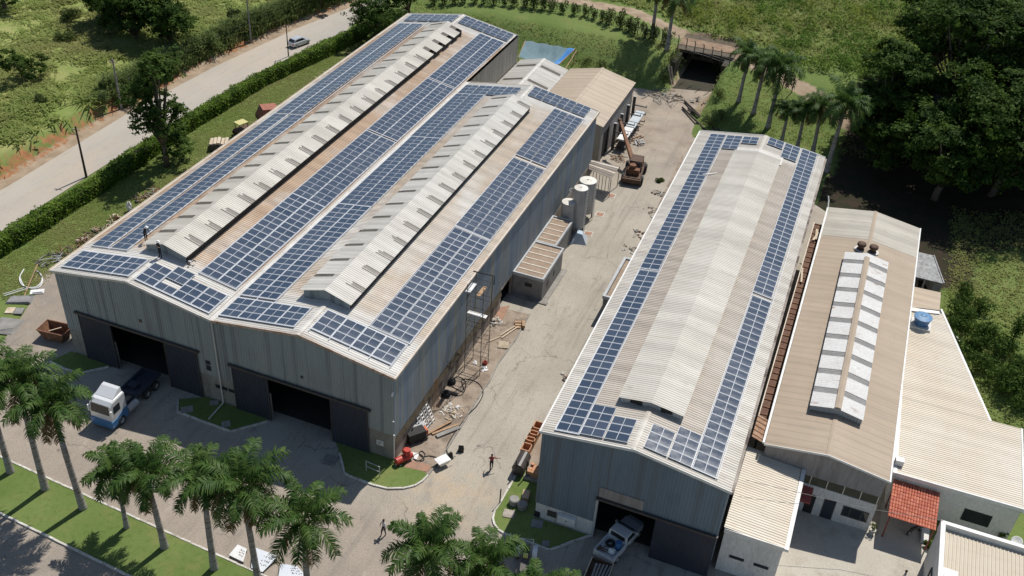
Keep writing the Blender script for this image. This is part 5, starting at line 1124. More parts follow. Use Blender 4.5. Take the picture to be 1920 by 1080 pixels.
# ================================================================== vehicles
def wheel(par, c, r=.5, wd=.28, rim=None, name='wheel'):
    """wheel with its axle along local y"""
    prof = [(r*.55,-wd/2),(r*.88,-wd/2),(r,-wd*.32),(r,wd*.32),(r*.88,wd/2),(r*.55,wd/2)]; n = 20
    m = MB(); vs = [(c[0]+q*math.cos(2*math.pi*k/n), c[1]+h, c[2]+q*math.sin(2*math.pi*k/n)) for q, h in prof for k in range(n)]
    m.add(vs, [(i*n+k, (i+1)*n+k, (i+1)*n+(k+1)%n, i*n+(k+1)%n) for i in range(len(prof)-1) for k in range(n)])
    w_ = m.build(name, M['black'], par, smooth=False)
    m = MB(); vs = [(c[0]+q*math.cos(2*math.pi*k/n), c[1]+h, c[2]+q*math.sin(2*math.pi*k/n)) for q, h in ((r*.56,-wd*.45),(r*.3,-wd*.25),(r*.3,wd*.25),(r*.56,wd*.45)) for k in range(n)]
    m.add(vs, [(i*n+k, (i+1)*n+k, (i+1)*n+(k+1)%n, i*n+(k+1)%n) for i in range(3) for k in range(n)] + [tuple(n+k for k in range(n)), tuple(2*n+k for k in range(n-1,-1,-1))])
    m.build('rim', rim or M['galv'], w_); return w_
def loft(mb, secs, m=None):
    """secs: list of (x, [(y, z) ...]) closed rings of equal length"""
    n = len(secs[0][1]); vs = [(x, y, z) for x, r in secs for y, z in r]
    fs = [(i*n+k, i*n+(k+1)%n, (i+1)*n+(k+1)%n, (i+1)*n+k) for i in range(len(secs)-1) for k in range(n)] + [tuple(range(n-1,-1,-1)), tuple((len(secs)-1)*n+k for k in range(n))]
    mb.add(vs, fs, m)
def ring_(hw, z0, z1, r=.1): return [(-hw+r,z0),(hw-r,z0),(hw,z0+r),(hw,z1-r),(hw-r*.8,z1),(-hw+r*.8,z1),(-hw,z1-r),(-hw,z0+r)]
def carpaint(name, c): 
    t = NT(name); m_ = t.done(c, .32, .25, .5); t.b.inputs['Coat Weight'].default_value = .5; return m_
# silver hatchback on the road
c0 = G(549, 92, 0); c1 = G(582, 80, 0); hd_ = math.atan2(c1[1]-c0[1], c1[0]-c0[0])
car = thing('parked_hatchback' if False else 'hatchback_car', 'silver grey hatchback driving away along the pale road', 'car', ((c0[0]+c1[0])/2-.5, (c0[1]+c1[1])/2+.1, .03), hd_)
silver = carpaint('silver_car_paint', (.50,.51,.53))
m = MB(); loft(m, [(-1.92, ring_(.70,.38,.80,.12)), (-1.80, ring_(.80,.28,.92,.12)), (-1.2, ring_(.83,.24,.95,.1)), (.75, ring_(.83,.24,.94,.1)), (1.35, ring_(.80,.26,.86,.12)), (1.80, ring_(.74,.28,.74,.14)), (1.95, ring_(.62,.36,.62,.12))]); m.build('body', silver, car, smooth=False)
m = MB(); loft(m, [(-1.62, ring_(.66,.9,1.02,.05)), (-1.35, ring_(.66,.9,1.40,.1)), (-.6, ring_(.64,.9,1.50,.12)), (.2, ring_(.64,.9,1.47,.12)), (1.0, ring_(.70,.86,.93,.03))]); m.build('roof', silver, car)
m = MB(); 
for s in (-1, 1): m.add([(-1.25,s*.70,.98),(.75,s*.745,.97),(.22,s*.69,1.36),(-1.2,s*.70,1.33)], [(0,1,2,3) if s < 0 else (3,2,1,0)])
m.add([(-1.76,-.58,.98),(-1.76,.58,.98),(-1.46,.56,1.36),(-1.46,-.56,1.36)], [(3,2,1,0)]); m.add([(1.06,-.60,.93),(1.06,.60,.93),(.27,.56,1.42),(.27,-.56,1.42)], [(0,1,2,3)]); m.build('windows', M['glass'], car)
for x in (-1.22, 1.22):
    for s in (-1, 1): wheel(car, (x, s*.74, .30), .30, .2)
for s in (-.66, .66):
    m = MB(); m.box((-1.95,s-.1,.66),(-1.86,s+.1,.84)); m.build('tail_light', M['red'], car)
# white and blue lorry in front of the left doors
tk = thing('lorry', 'white and blue cab-over lorry with dark empty chassis, front in the sun', 'lorry', (-26.1, -4.7, 0), -math.pi/2 + .02)
wp = carpaint('white_lorry_paint', (.74,.75,.76)); bp = carpaint('blue_lorry_paint', (.07,.20,.42))
m = MB(); loft(m, [(.75, ring_(1.17,.75,3.25,.12)), (2.4, ring_(1.17,.75,3.2,.12)), (2.72, ring_(1.15,.75,2.95,.16)), (2.85, ring_(1.13,.75,1.9,.14))]); cab = m.build('cab', wp, tk)
m = MB(); m.box((.70,-1.20,.48),(2.9,1.20,1.15)); m.box((2.82,-1.12,.42),(2.98,1.12,1.2)); m.hexa([(.72,-1.2,1.15),(2.2,-1.2,1.15),(2.2,1.2,1.15),(.72,1.2,1.15)], [(.72,-1.2,1.16),(1.2,-1.2,1.55),(1.2,1.2,1.55),(.72,1.2,1.6)]); m.build('blue_skirt', bp, tk)
m = MB(); m.add([(2.875,-1.0,1.9),(2.875,1.0,1.9),(2.755,.98,2.85),(2.755,-.98,2.85)], [(0,1,2,3)]); m.build('windscreen', M['glass'], tk)
for s in (-1, 1):
    m = MB(); m.add([(1.55,s*1.178,1.85),(2.5,s*1.178,1.85),(2.4,s*1.178,2.65),(1.55,s*1.178,2.65)], [(0,1,2,3) if s < 0 else (3,2,1,0)]); m.build('side_window', M['glass'], tk)
    m = MB(); m.box((2.75,s*1.25-.09,1.8),(2.9,s*1.25+.09,2.5)); m.build('mirror', M['white'], tk)
m = MB(); m.hexa([(.8,-1.0,3.24),(2.0,-1.0,3.24),(2.0,1.0,3.24),(.8,1.0,3.24)], [(.75,-.9,3.75),(1.1,-.9,3.72),(1.1,.9,3.72),(.75,.9,3.75)]); m.build('wind_deflector', wp, tk)
m = MB(); m.box((-4.3,-.5,.72),(.7,-.36,.98)); m.box((-4.3,.36,.72),(.7,.5,.98))
for x in (-4.2,-2.9,-1.6,-.3): m.box((x,-.5,.76),(x+.14,.5,.94))
m.build('chassis', M['doordark'], tk)
m = MB(); m.box((-4.5,-1.05,1.05),(-.9,-.85,1.4)); m.box((-4.5,.85,1.05),(-.9,1.05,1.4)); m.box((-4.5,-.85,1.05),(-4.3,.85,1.4)); m.box((-1.1,-.85,1.05),(-.9,.85,1.4)); m.box((-4.3,-.85,1.0),(-1.1,.85,1.06)); m.box((-2.4,-.7,1.06),(-1.7,.2,1.5)); m.build('bed_frame', M['doordark'], tk)
m = MB()
for k in range(3): m.lathe([(.02,0),(.26,.0),(.26,.34),(.02,.34)], (0,0,0), 12)
m = MB(); m.tube([(-.75,1.0,.75),(.55,1.0,.75)], .3, 14); m.build('fuel_tank', M['galv'], tk)
for k in (-.55,-.1,.35):
    pass
for x in (1.7, -2.2, -3.5):
    for s in (-1, 1): wheel(tk, (x, s*(1.10 if x > 0 else 1.0), .5), .5, .32, M['galv'] if x > 0 else M['greyposts'])
# white pickup loaded at the slate-blue shed door
pa_ = G(1128, 1045, .9); pb_ = G(1182, 985, .9); ph = math.atan2(pb_[1]-pa_[1], pb_[0]-pa_[0])
pk = thing('pickup_truck', 'white pickup driving into the dark door of the slate-blue shed, its bed loaded with scrap', 'pickup', ((pa_[0]+pb_[0])/2+.15, (pa_[1]+pb_[1])/2+.45, 0), ph, None, 1.1)
m = MB(); loft(m, [(.2, ring_(.85,.4,1.0,.1)), (1.2, ring_(.86,.35,1.02,.1)), (2.1, ring_(.84,.38,.95,.14)), (2.55, ring_(.72,.42,.82,.14))]); m.build('bonnet', wp, pk)
m = MB(); loft(m, [(-.35, ring_(.84,.4,1.05,.06)), (-.3, ring_(.80,.4,1.62,.12)), (.5, ring_(.78,.4,1.66,.12)), (1.3, ring_(.82,.5,1.0,.05))]); m.build('cab', wp, pk)
m = MB(); m.add([(1.27,-.66,1.05),(1.27,.66,1.05),(.56,.62,1.60),(.56,-.62,1.60)], [(0,1,2,3)]); m.add([(-.36,-.64,1.1),(-.36,.64,1.1),(-.33,.62,1.52),(-.33,-.62,1.52)], [(3,2,1,0)])
for s in (-1, 1): m.add([(-.2,s*.835,1.05),(.95,s*.835,1.05),(.5,s*.80,1.55),(-.2,s*.81,1.55)], [(0,1,2,3) if s < 0 else (3,2,1,0)])
m.build('windows', M['glass'], pk)
m = MB(); m.box((-2.3,-.86,.5),(-.4,.86,.62)); m.box((-2.3,-.86,.62),(-.4,-.78,1.05)); m.box((-2.3,.78,.62),(-.4,.86,1.05)); m.box((-2.34,-.86,.5),(-2.28,.86,1.05)); m.box((-.44,-.8,.62),(-.4,.8,1.05)); m.build('load_bed', wp, pk)
for s in (-1, 1):
    m = MB(); m.box((.95,s*.95-.1,1.0),(1.1,s*.95+.1,1.2)); m.build('mirror', wp, pk)
for x in (-1.5, 1.6):
    for s in (-1, 1): wheel(pk, (x, s*.78, .33), .33, .2)
def at_local(o, p): return tuple(Matrix.Translation(o.location) @ Matrix.Rotation(o.rotation_euler[2], 4, 'Z') @ (Vector(p)*o.scale[0]))
m = MB(); m.ring((0,0,.13), .30, .13, 20, 8); one(m, 'spare_tyre', M['black'], 'black tyre lying in the bed of the white pickup', 'tyre', None, at_local(pk, (-.85,.28,.64)))
m = MB(); m.lathe([(.27,0),(.29,.25),(.27,.5),(.29,.75),(.27,.84),(.2,.85)], n=16); one(m, 'blue_drum', M['blue'], 'blue plastic drum standing in the bed of the white pickup', 'drum', None, at_local(pk, (-.85,-.42,.64)))
m = MB(); m.blob((0,0,.28), (.34,.28,.3), 3, .2, 10); one(m, 'white_sack', M['plastic_white'], 'bulging white sack in the bed of the white pickup', 'sack', None, at_local(pk, (-1.55,-.3,.62)))
m = MB()
for k in range(7): m.bar((random.uniform(-.6,.6),random.uniform(-.35,.35),.08+.03*k),(random.uniform(-.6,.6),random.uniform(-.35,.35),.15+.04*k),.06,.05)
one(m, 'scrap_pieces', M['rust'], 'tangle of rusty scrap at the tail of the white pickup bed', 'scrap', None, at_local(pk, (-1.6,.4,.64)))
# rusty trailer with planks behind it
tr0 = G(1102, 1062, .7)
tr = thing('rusty_trailer', 'open rust-red trailer with low sides standing behind the white pickup', 'trailer', (tr0[0]+1.0, tr0[1]-.5, 0), ph+.28)
m = MB(); m.box((-1.5,-.9,.55),(1.3,.9,.62)); m.build('floor', M['rustdark'], tr)
m = MB(); m.box((-1.5,-.94,.62),(1.3,-.88,1.0)); m.box((-1.5,.88,.62),(1.3,.94,1.0)); m.box((1.27,-.88,.62),(1.33,.88,1.0)); m.build('sides', M['rustdark'], tr)
m = MB(); m.box((-1.5,.86,1.0),(1.35,.96,1.05)); m.box((-1.5,-.96,1.0),(1.35,-.86,1.05)); m.build('top_rails', M['palewood'], tr)
m = MB(); m.bar((1.3,0,.5),(2.4,0,.45),.1); m.build('drawbar', M['rust'], tr)
for s in (-1, 1): wheel(tr, (-.2, s*1.02, .34), .34, .2)
m = MB()
for k in range(5): m.bar((-1.6+.1*k,-.5+.2*k,.68+.05*k),(1.2-.1*k,-.75+.28*k,.9+.05*k),.16,.05)
one(m, 'planks', M['greyposts'], 'grey planks and poles lying across the rusty trailer', 'planks', None, at_local(tr, (0,0,0)), ph+.28)
# dark tractor between the palms
tc = G(985, 1046, 1.0)
tcx = thing('small_tractor', 'dark tractor with white mudguards and a yellow box, half hidden under the palms', 'tractor', (tc[0], tc[1], 0), math.radians(-75))
m = MB(); m.box((-.3,-.32,.6),(1.5,.32,1.15)); m.box((1.3,-.28,.5),(1.62,.28,1.1)); m.build('bonnet', M['darkmetal'], tcx)
for s in (-1, 1):
    m = MB(); pr_ = [(.62*math.cos(a), .62*math.sin(a)+.62) for a in np.linspace(.1, math.pi-.1, 10)]
    for (a0, z0), (a1, z1) in zip(pr_[:-1], pr_[1:]): m.hexa([(a0-.9,s*.72-.2,z0),(a1-.9,s*.72-.2,z1),(a1-.9,s*.72+.2,z1),(a0-.9,s*.72+.2,z0)], [(a0-.9,s*.72-.2,z0+.05),(a1-.9,s*.72-.2,z1+.05),(a1-.9,s*.72+.2,z1+.05),(a0-.9,s*.72+.2,z0+.05)])
    m.build('mudguard', M['plastic_white'] if s > 0 else M['galv'], tcx); wheel(tcx, (-.9, s*.72, .58), .56, .34, M['yellow']); wheel(tcx, (1.15, s*.6, .34), .34, .2, M['yellow'])
m = MB(); m.box((-1.0,-.28,.85),(-.5,.28,.98)); m.box((-1.1,-.28,.95),(-1.0,.28,1.35)); m.build('seat', M['black'], tcx)
m = MB(); m.ring((-.15,0,1.3), .2, .02, 16, 6); m.bar((-.05,0,1.0),(-.15,0,1.3),.04); m.build('steering_wheel', M['black'], tcx)
m = MB(); m.box((-.22,-.2,1.15),(.15,.2,1.36)); m.build('yellow_box', simple('bright_yellow_box', (.62,.58,.16), (.55,.5,.12), 2, .5), tcx)
m = MB(); m.tube([(-1.35,.5,.6),(-1.35,.5,1.75),(-1.35,-.5,1.75),(-1.35,-.5,.6)], .035, 6); m.build('roll_bar', M['plastic_white'], tcx)
# rusty crane truck at the end of the lane
k0 = G(1172, 342, 0); 
cr = thing('mobile_crane', 'rust-brown old mobile crane with its boom pointing away up the lane', 'crane', (k0[0]+.6, k0[1]+2.2, 0), math.radians(97))
m = MB(); m.box((-2.6,-1.15,.7),(2.4,1.15,1.15)); m.box((-2.9,-1.25,.45),(-2.5,1.25,1.05)); m.box((2.3,-1.2,.5),(2.7,1.2,1.0)); m.build('chassis', M['rustdark'], cr)
m = MB(); m.box((-.7,-.95,2.55),(1.2,.75,2.68)); 
for x in (-.65, 1.1):
    for y in (-.9, .68): m.bar((x,y,1.15),(x,y,2.56),.1)
m.box((-.6,-.9,1.15),(1.1,.7,1.75)); m.build('operator_cab', M['rustdark'], cr)
m = MB(); m.box((-1.9,-.8,1.15),(-.75,.8,1.95)); m.lathe([(.02,0),(.45,0),(.45,.5),(.02,.5)], (-1.3,.2,1.95), 14); m.build('winch_housing', M['rust'], cr)
bm_ = MB(); bm_.hexa([(1.0,-.28,1.5),(1.0,.28,1.5),(1.0,.28,2.1),(1.0,-.28,2.1)], [(6.6,-.16,4.9),(6.6,.16,4.9),(6.6,.16,5.25),(6.6,-.16,5.25)]); bo = bm_.build('boom', simple('rust_brown_boom', (.30,.155,.085), (.20,.10,.06), 1.5, .75), cr)
m = MB(); m.box((6.5,-.22,4.85),(7.0,.22,5.3)); m.tube([(6.8,0,4.9),(6.8,0,3.7)], .02, 5); m.build('hook_block', M['rustdark'], bo); bo.rotation_euler = (0, 0, .55)
for x in (-1.9, 1.7):
    for s in (-1, 1): wheel(cr, (x, s*1.25, .62), .62, .42, M['rust'])
# ================================================================== tanks
def tank(px, py, h, r, lab, legs=True, mat='whitewall'):
    x, y, z = G(px, py, h); t_ = thing('storage_tank', lab, 'tank', (x, y, 0), 0, 'tanks beside the warehouse')
    z0 = 1.0 if legs else .1
    m = MB(); m.lathe([(.25,z0-.5),(r,z0),(r,h-.03)], n=22); m.build('tank_body', M['tankgrey'], t_, smooth=False)
    m = MB(); m.lathe([(r+.04,h-.06),(r+.04,h),(r*.5,h+.08),(.12,h+.12),(.12,h+.2),(.02,h+.2)], n=22); m.build('tank_top', M['tankwhite'], t_)
    m = MB()
    for k in range(4): a = k*math.pi/2+.4; m.bar((r*.9*math.cos(a),r*.9*math.sin(a),0),(r*.9*math.cos(a),r*.9*math.sin(a),z0+.3),.12)
    m.build('legs', M['darkmetal'], t_)
    m = MB()
    for s in (-.2,.2): m.bar((r+.1,s,.2),(r+.1,s,h),.04)
    for k in range(int(h/.4)): m.bar((r+.1,-.2,.4+k*.4),(r+.1,.2,.4+k*.4),.03)
    m.build('ladder', M['galv'], t_); return t_
M['tankgrey'] = weathered('grey_white_tank_side', (.50,.50,.48), (.43,.43,.42), (.28,.27,.25), .6, (1,1,.3), 1.2, (1,1,.2), (.5,.75), .5); M['tankwhite'] = weathered('white_tank_top', (.70,.68,.63), (.62,.59,.53), (.42,.37,.3), .8, (1,1,1), 1.5, (1,1,1), (.55,.75), .5)
tank(1067, 378, 4.6, .82, 'shortest white-topped tank, nearest the low block building'); tank(1090, 352, 6.4, .80, 'slim tall white-topped tank in the middle of the three'); tank(1103, 338, 5.4, 1.02, 'widest white-topped tank, at the far end of the three')
x, y, z = G(1070, 372, 5.2); m = MB()
for k in range(3): a = k*2.1; m.bar((.45*math.cos(a),.45*math.sin(a),0),(.45*math.cos(a),.45*math.sin(a),5.2),.05)
m.ring((0,0,5.2), .5, .03, 16, 5)
for zz in (1.5, 3.0, 4.4): m.ring((0,0,zz), .5, .02, 12, 4)
one(m, 'pipe_hoop_stand', M['galv'], 'thin round hoop frame standing behind the white tanks', 'frame', None, (x-.3, y+2.0, 0))
# ================================================================== cantilever rack with sheet stacks
r0 = G(1148, 280, 0); r1 = G(1184, 228, 0); dr = np.array([r1[0]-r0[0], r1[1]-r0[1]]); Lr = np.linalg.norm(dr); ra_ = math.atan2(dr[1], dr[0])
rk = thing('cantilever_rack', 'cantilever storage rack with four dark posts beside the tan gabled shed', 'rack', (r0[0], r0[1], 0), ra_)
for k in range(4):
    m = MB(); m.box((Lr*k/3-.14,-.2,0),(Lr*k/3+.14,.2,4.1)); m.box((Lr*k/3-.16,-.22,4.1),(Lr*k/3+.16,.22,4.14), 1); po = m.build('post', [M['darkmetal'], M['galv']], rk)
    m = MB()
    for z in (.35, 1.5, 2.7): m.box((Lr*k/3-.06,-2.0,z),(Lr*k/3+.06,-.2,z+.14)); m.box((Lr*k/3-.06,-2.0,z+.14),(Lr*k/3+.06,-1.92,z+.4))
    m.build('arm', M['darkmetal'], po)
for k, (a, b, z, lab) in enumerate(((-.1,Lr*.42,1.66,'near stack of pale sheets on the cantilever rack'),(Lr*.45,Lr*1.02,1.66,'far stack of pale bluish sheets on the cantilever rack'),(0,Lr*.35,.5,'dark bundle on the lowest arms of the cantilever rack'))):
    m = MB(); n = 4
    for i in range(n): j = random.uniform(-.06,.06); m.box((a+j,-1.75+j,z+i*.06),(b+j,-.5+j,z+i*.06+.05))
    one(m, 'sheet_stack', M['plastic_white'] if k == 0 else (simple('pale_blue_sheet', (.50,.55,.58), (.44,.48,.50), 1, .4) if k == 1 else M['darkmetal']), lab, 'sheets', None, (r0[0], r0[1], 0), ra_)
def pile(name, px, py, z, n, R, H, mats, lab, cat, seed, kind='bar', ln=(.4,1.6)):
    g = random.Random(seed); m = MB(); x, y, _ = G(px, py, z)
    for i in range(n):
        a = g.random()*6.28; r = R*g.random()**.7; p = (r*math.cos(a), r*math.sin(a), z + H*(1-r/R)*g.random()+.05); k = g.randrange(len(mats))
        if kind == 'bar' or (kind == 'mix' and g.random() < .6):
            b = g.random()*6.28; l_ = g.uniform(*ln)/2; m.bar((p[0]-l_*math.cos(b),p[1]-l_*math.sin(b),p[2]),(p[0]+l_*math.cos(b),p[1]+l_*math.sin(b),p[2]+g.uniform(-.05,.25)),g.uniform(.04,.10),g.uniform(.03,.08),k)
        else: m.blob(p, (g.uniform(.1,.28),g.uniform(.1,.28),g.uniform(.06,.16)), seed*50+i, .3, 7, k)
    return one(m, name, mats, lab, cat, None, (x, y, 0))
pile('scrap_pile', 1197, 268, 0, 26, .9, .5, [M['plastic_white'], M['galv'], M['stone']], 'heap of pale rubbish beside the cantilever rack', 'rubbish', 1, 'mix')
pile('scrap_pile', 1160, 298, 0, 22, 1.0, .4, [M['wood'], M['rust'], M['greyposts']], 'scattered boards and scrap between tin lean-to and cantilever rack', 'scrap', 2)
m = MB()
for s in (-.25,.25): m.bar((s,-1.5,.1),(s,1.5,.1),.1,.14)
for k in range(5): m.bar((-.25,-1.3+k*.65,.1),(.25,-1.3+k*.65,.1),.08,.1)
x, y, z = G(1191, 261, 0); one(m, 'wooden_frame', M['wood'], 'ladder-like wooden frame lying on the ground by the rack', 'frame', None, (x, y, 0), -.5)
# ================================================================== clutter along the lane
def P3(px, py, z=0): return G(px, py, z)
x, y, z = P3(1090, 452); m = MB(); g = np.random.default_rng(4)
m.hexa([(-1.0,-.9,0),(.9,-1.0,0),(1.0,.9,0),(-.9,1.0,0)], [(-.35,-.3,1.25),(.3,-.35,1.1),(.35,.3,1.2),(-.3,.35,1.35)]); m.hexa([(-1.25,-1.0,0),(-.9,-1.2,0),(-.6,.6,0),(-1.1,.7,0)], [(-.6,-.4,.8),(-.5,-.5,.8),(-.4,.2,.9),(-.5,.3,.9)])
one(m, 'covered_heap', simple('pale_blue_tarp', (.33,.42,.52), (.46,.48,.50), 1.2, .55), 'heap under a pale blue sheet beside the lane by the tanks', 'covered heap', None, (x-.3, y, 0), .3)
for i, (px, py) in enumerate(((1146,367),(1125,402),(1103,438))):
    x, y, z = P3(px, py); t_ = thing('inspection_cover', ('far','middle','near')[i] + ' rusty square inspection cover with pale rim along the lane by the tanks', 'manhole cover', (x, y, 0), .05, 'square covers in the lane')
    m = MB(); m.box((-.55,-.55,0),(.55,-.43,.03)); m.box((-.55,.43,0),(.55,.55,.03)); m.box((-.55,-.43,0),(-.43,.43,.03)); m.box((.43,-.43,0),(.55,.43,.03)); m.build('rim', M['kerb'], t_); m = MB(); m.box((-.43,-.43,0),(.43,.43,.015)); m.build('cover', M['brickred'], t_)
pile('pipe_scrap', 1078, 425, 0, 30, 1.3, .8, [M['rust'], M['darkmetal'], M['galv']], 'tangle of pipes and valves at the foot of the white tanks', 'pipes', 5, 'mix')
pile('gravel_sacks', 923, 603, 0, 26, 1.1, .25, [M['stone'], M['kerb']], 'bed of pale rubble stones beside the warehouse wall', 'rubble', 6, 'blob')
m = MB(); m.poly([G2(937,578), G2(955,574), G2(941,602), G2(925,597)], .06, .12); one(m, 'rust_plate', M['brickred'], 'rust-red plate on the earth strip by the block building', 'plate')
x, y, z = P3(958, 622); m = MB(); m.bar((-1.6,-.25,.1),(1.6,.05,.1),.12,.1); m.bar((-1.5,.15,.1),(1.7,.35,.1),.12,.1); one(m, 'pale_beams', M['palewood'], 'two pale beams lying side by side on the earth strip', 'beams', None, (x, y, .04), 1.15)
x, y, z = P3(926, 638); m = MB(); m.bar((-.9,0,.08),(.9,0,.08),.1,.08); one(m, 'single_beam', M['palewood'], 'single pale beam on the earth strip near the pallet', 'beam', None, (x, y, .04), 1.0)
def pallet(px, py, rz, lab, mat='palewood', sz=1.1):
    x, y, z = P3(px, py); t_ = thing('pallet', lab, 'pallet', (x, y, .05), rz)
    m = MB()
    for k in range(6): m.box((-sz/2,-sz/2+k*sz/6,.1),(sz/2,-sz/2+k*sz/6+.12,.13))
    m.build('top_boards', M[mat], t_); m = MB()
    for k in (-1,0,1): m.box((k*sz*.45-.05,-sz/2,0),(k*sz*.45+.05,sz/2,.1))
    m.build('bearers', M[mat], t_); return t_
pallet(944, 648, .3, 'small pale pallet on the earth strip below the scaffold'); pallet(619, 863, .1, 'weathered pallet on the shaded yard before the right-hand doors', 'greyposts', 1.2)
x, y, z = P3(975, 612); m = MB()
for k in range(3):
    m.box((-.55,-.5+k*.36,.0),(.4,-.2+k*.36,.12+.1*k))
m.box((.2,-.5,.1),(.5,.5,.45)); one(m, 'crate_stack', M['wood'], 'stacked wooden crates at the far corner of the earth strip', 'crates', None, (x, y, .04), .4)
x, y, z = P3(909, 683); m = MB(); m.ring((0,0,.1),.2,.08,16,6); m.ring((0,0,.24),.18,.08,16,6); one(m, 'red_hose_coil', M['red'], 'small red hose coil on the earth strip below the scaffold', 'hose coil', None, (x, y, .05))
pile('white_rubbish', 908, 693, 0, 7, .35, .15, [M['plastic_white']], 'crumpled white bag beside the red hose coil', 'rubbish', 8, 'blob'); pile('white_rubbish', 891, 681, 0, 4, .2, .1, [M['plastic_white']], 'small white scrap left of the red hose coil', 'rubbish', 9, 'blob')
pile('pale_offcuts', 846, 772, 0, 34, 1.2, .2, [M['plastic_white'], M['palewood'], M['kerb']], 'scatter of white and pale offcuts on the earth strip', 'offcuts', 10, 'mix', (.3,.8))
x, y, z = P3(838, 808); m = MB(); m.bar((-1.3,-.3,.12),(1.2,-.3,.12),.42,.16); m.bar((-1.5,.18,.1),(1.3,.1,.1),.22,.14,1); m.bar((-1.9,.35,.16),(.9,.75,.16),.18,.12,1); one(m, 'timber_boards', [M['greyposts'], M['wood']], 'brown timber boards lying near the stacked ladders', 'timber', None, (x, y, .05), .95)
# ladders and frames leaning on the wall
x, y, z = P3(795, 800); ld = thing('ladder_stack', 'bundle of silver aluminium ladders leaning on the grimy wall', 'ladders', (x-.3, y, .05), 0)
for j in range(4):
    m = MB(); o_ = -.9 + j*.55; tl_ = -.75+.1*j
    for s in (0,.42): m.bar((.75+.05*j,o_+s,0),(tl_,o_+s+.3,2.6),.05,.08)
    for k in range(8): t_ = (k+.6)/8.5; m.bar((.75+.05*j+(tl_-.75-.05*j)*t_,o_+.3*t_,2.6*t_),(.75+.05*j+(tl_-.75-.05*j)*t_,o_+.42+.3*t_,2.6*t_),.09,.05)
    m.build('ladder', M['white'] if j % 2 else M['galv'], ld)
m = MB(); 
for k in range(6): m.tube([(-1.2+.12*k, 1.2+.1*k, .1), (-1.05+.05*k, 1.5, 3.6+.1*k)], .03, 5)
x, y, z = P3(800, 770); one(m, 'leaning_poles', M['wood'], 'thin poles leaning against the wall above the ladders', 'poles', None, (1.45, y-1.0, .05))
x, y, z = P3(779, 822); ge = thing('generator', 'black box-shaped machine with orange end by the wall near the red compressor', 'machine', (x+.15, y-.1, .05), .9)
m = MB(); m.box((-.95,-.5,.25),(.8,.5,1.15)); m.box((-1.0,-.55,.12),(.95,.55,.26)); m.build('housing', M['black'], ge); m = MB(); m.box((.8,-.35,.5),(1.05,.3,1.05)); m.build('orange_end', simple('orange_enamel', (.56,.15,.07), (.45,.11,.05), 2, .5), ge); m = MB(); m.tube([(-.3,.2,1.15),(-.3,.2,1.45)], .06); m.build('exhaust', M['darkmetal'], ge)
for x_ in (-.7,.6):
    for s in (-.5,.5): wheel(ge, (x_, s, .2), .2, .12)
x, y, z = P3(787, 800, .9); m = MB(); m.box((-.5,-.45,0),(.5,.45,.9)); m.box((-.55,-.5,.9),(.55,.5,.96)); one(m, 'tin_cabinet', M['galv'], 'grey tin cabinet standing between the ladders and the black machine', 'cabinet', None, (x-.2, y+.1, .05), .2)
x, y, z = P3(752, 862, .3); co = thing('air_compressor', 'red air compressor with round tank at the warehouse corner', 'compressor', (x+.25, y+.1, .05), 1.05)
m = MB(); m.tube([(-.95,0,.5),(-.85,0,.5),(.8,0,.5),(.9,0,.5)], [.18,.34,.34,.18], 16); m.build('air_tank', M['red'], co); m = MB(); m.box((.05,-.25,.82),(.55,.25,1.25)); m.lathe([(.02,0),(.3,0),(.3,.16),(.02,.16)], (.35,0,1.2), 14); m.build('pump', M['red'], co); m = MB(); m.ring((.3,.32,1.05), .28, .05, 18, 6, tilt=Matrix.Rotation(math.pi/2, 3, 'X')); m.build('belt_guard', M['red'], co)
for s in (-.3,.3): wheel(co, (-.6, s, .17), .17, .1)
x, y, z = P3(773, 855); m = MB(); m.box((-.55,-.38,0),(.55,.38,.04)); one(m, 'white_sheet', M['plastic_white'], 'white sheet lying flat beside the red compressor', 'sheet', None, (x, y, .07), .15)
def hose(name, pts, r, lab, mat='black', closed=False):
    out = []; P_ = [G(px, py, .07) for px, py in pts]
    for i in range(len(P_)-1):
        p0 = P_[max(0,i-1)]; p1 = P_[i]; p2 = P_[i+1]; p3 = P_[min(len(P_)-1,i+2)]
        for k in range(6):
            t = k/6; out.append(tuple(.5*((2*p1[j]) + (-p0[j]+p2[j])*t + (2*p0[j]-5*p1[j]+4*p2[j]-p3[j])*t*t + (-p0[j]+3*p1[j]-3*p2[j]+p3[j])*t**3) for j in range(2)) + (.09,))
    out.append(P_[-1][:2] + (.09,)); m = MB(); m.tube(out, r, 6); return one(m, name, M[mat], lab, 'hose')
hose('black_hose', [(840,737),(862,742),(873,728),(870,712),(855,707),(846,722),(870,735),(866,712),(893,716),(906,735),(896,758),(880,775),(868,790),(850,815),(838,838),(840,855),(836,865)], .045, 'long black hose looping along the lane kerb beside the earth strip')
hose('coiled_hose', [(823,859),(805,855),(792,857),(786,850),(791,846),(797,853),(790,862),(781,864),(775,858),(780,852),(790,853),(795,862),(787,866)], .05, 'black hose coiled on the ground between compressor and white cart')
for px, py, lab in ((836,742,'tyre-like black coil nearest the pale offcuts by the wall'),(846,718,'larger black coil leaning by the wall beside the long hose')):
    x, y, z = P3(px, py); m = MB()
    for k in range(4): m.ring((0,0,.08+.11*k), .42-.03*k, .07, 18, 6)
    m.blob((.1,.1,.4), (.3,.3,.2), 3, .3, 8); one(m, 'cable_coil', M['black'], lab, 'coil', None, (x, y, .05))
x, y, z = P3(831, 866, .3); cart = thing('white_handcart', 'small white handcart with dark inside parked on the lane kerb', 'handcart', (x, y-.1, 0), 1.0)
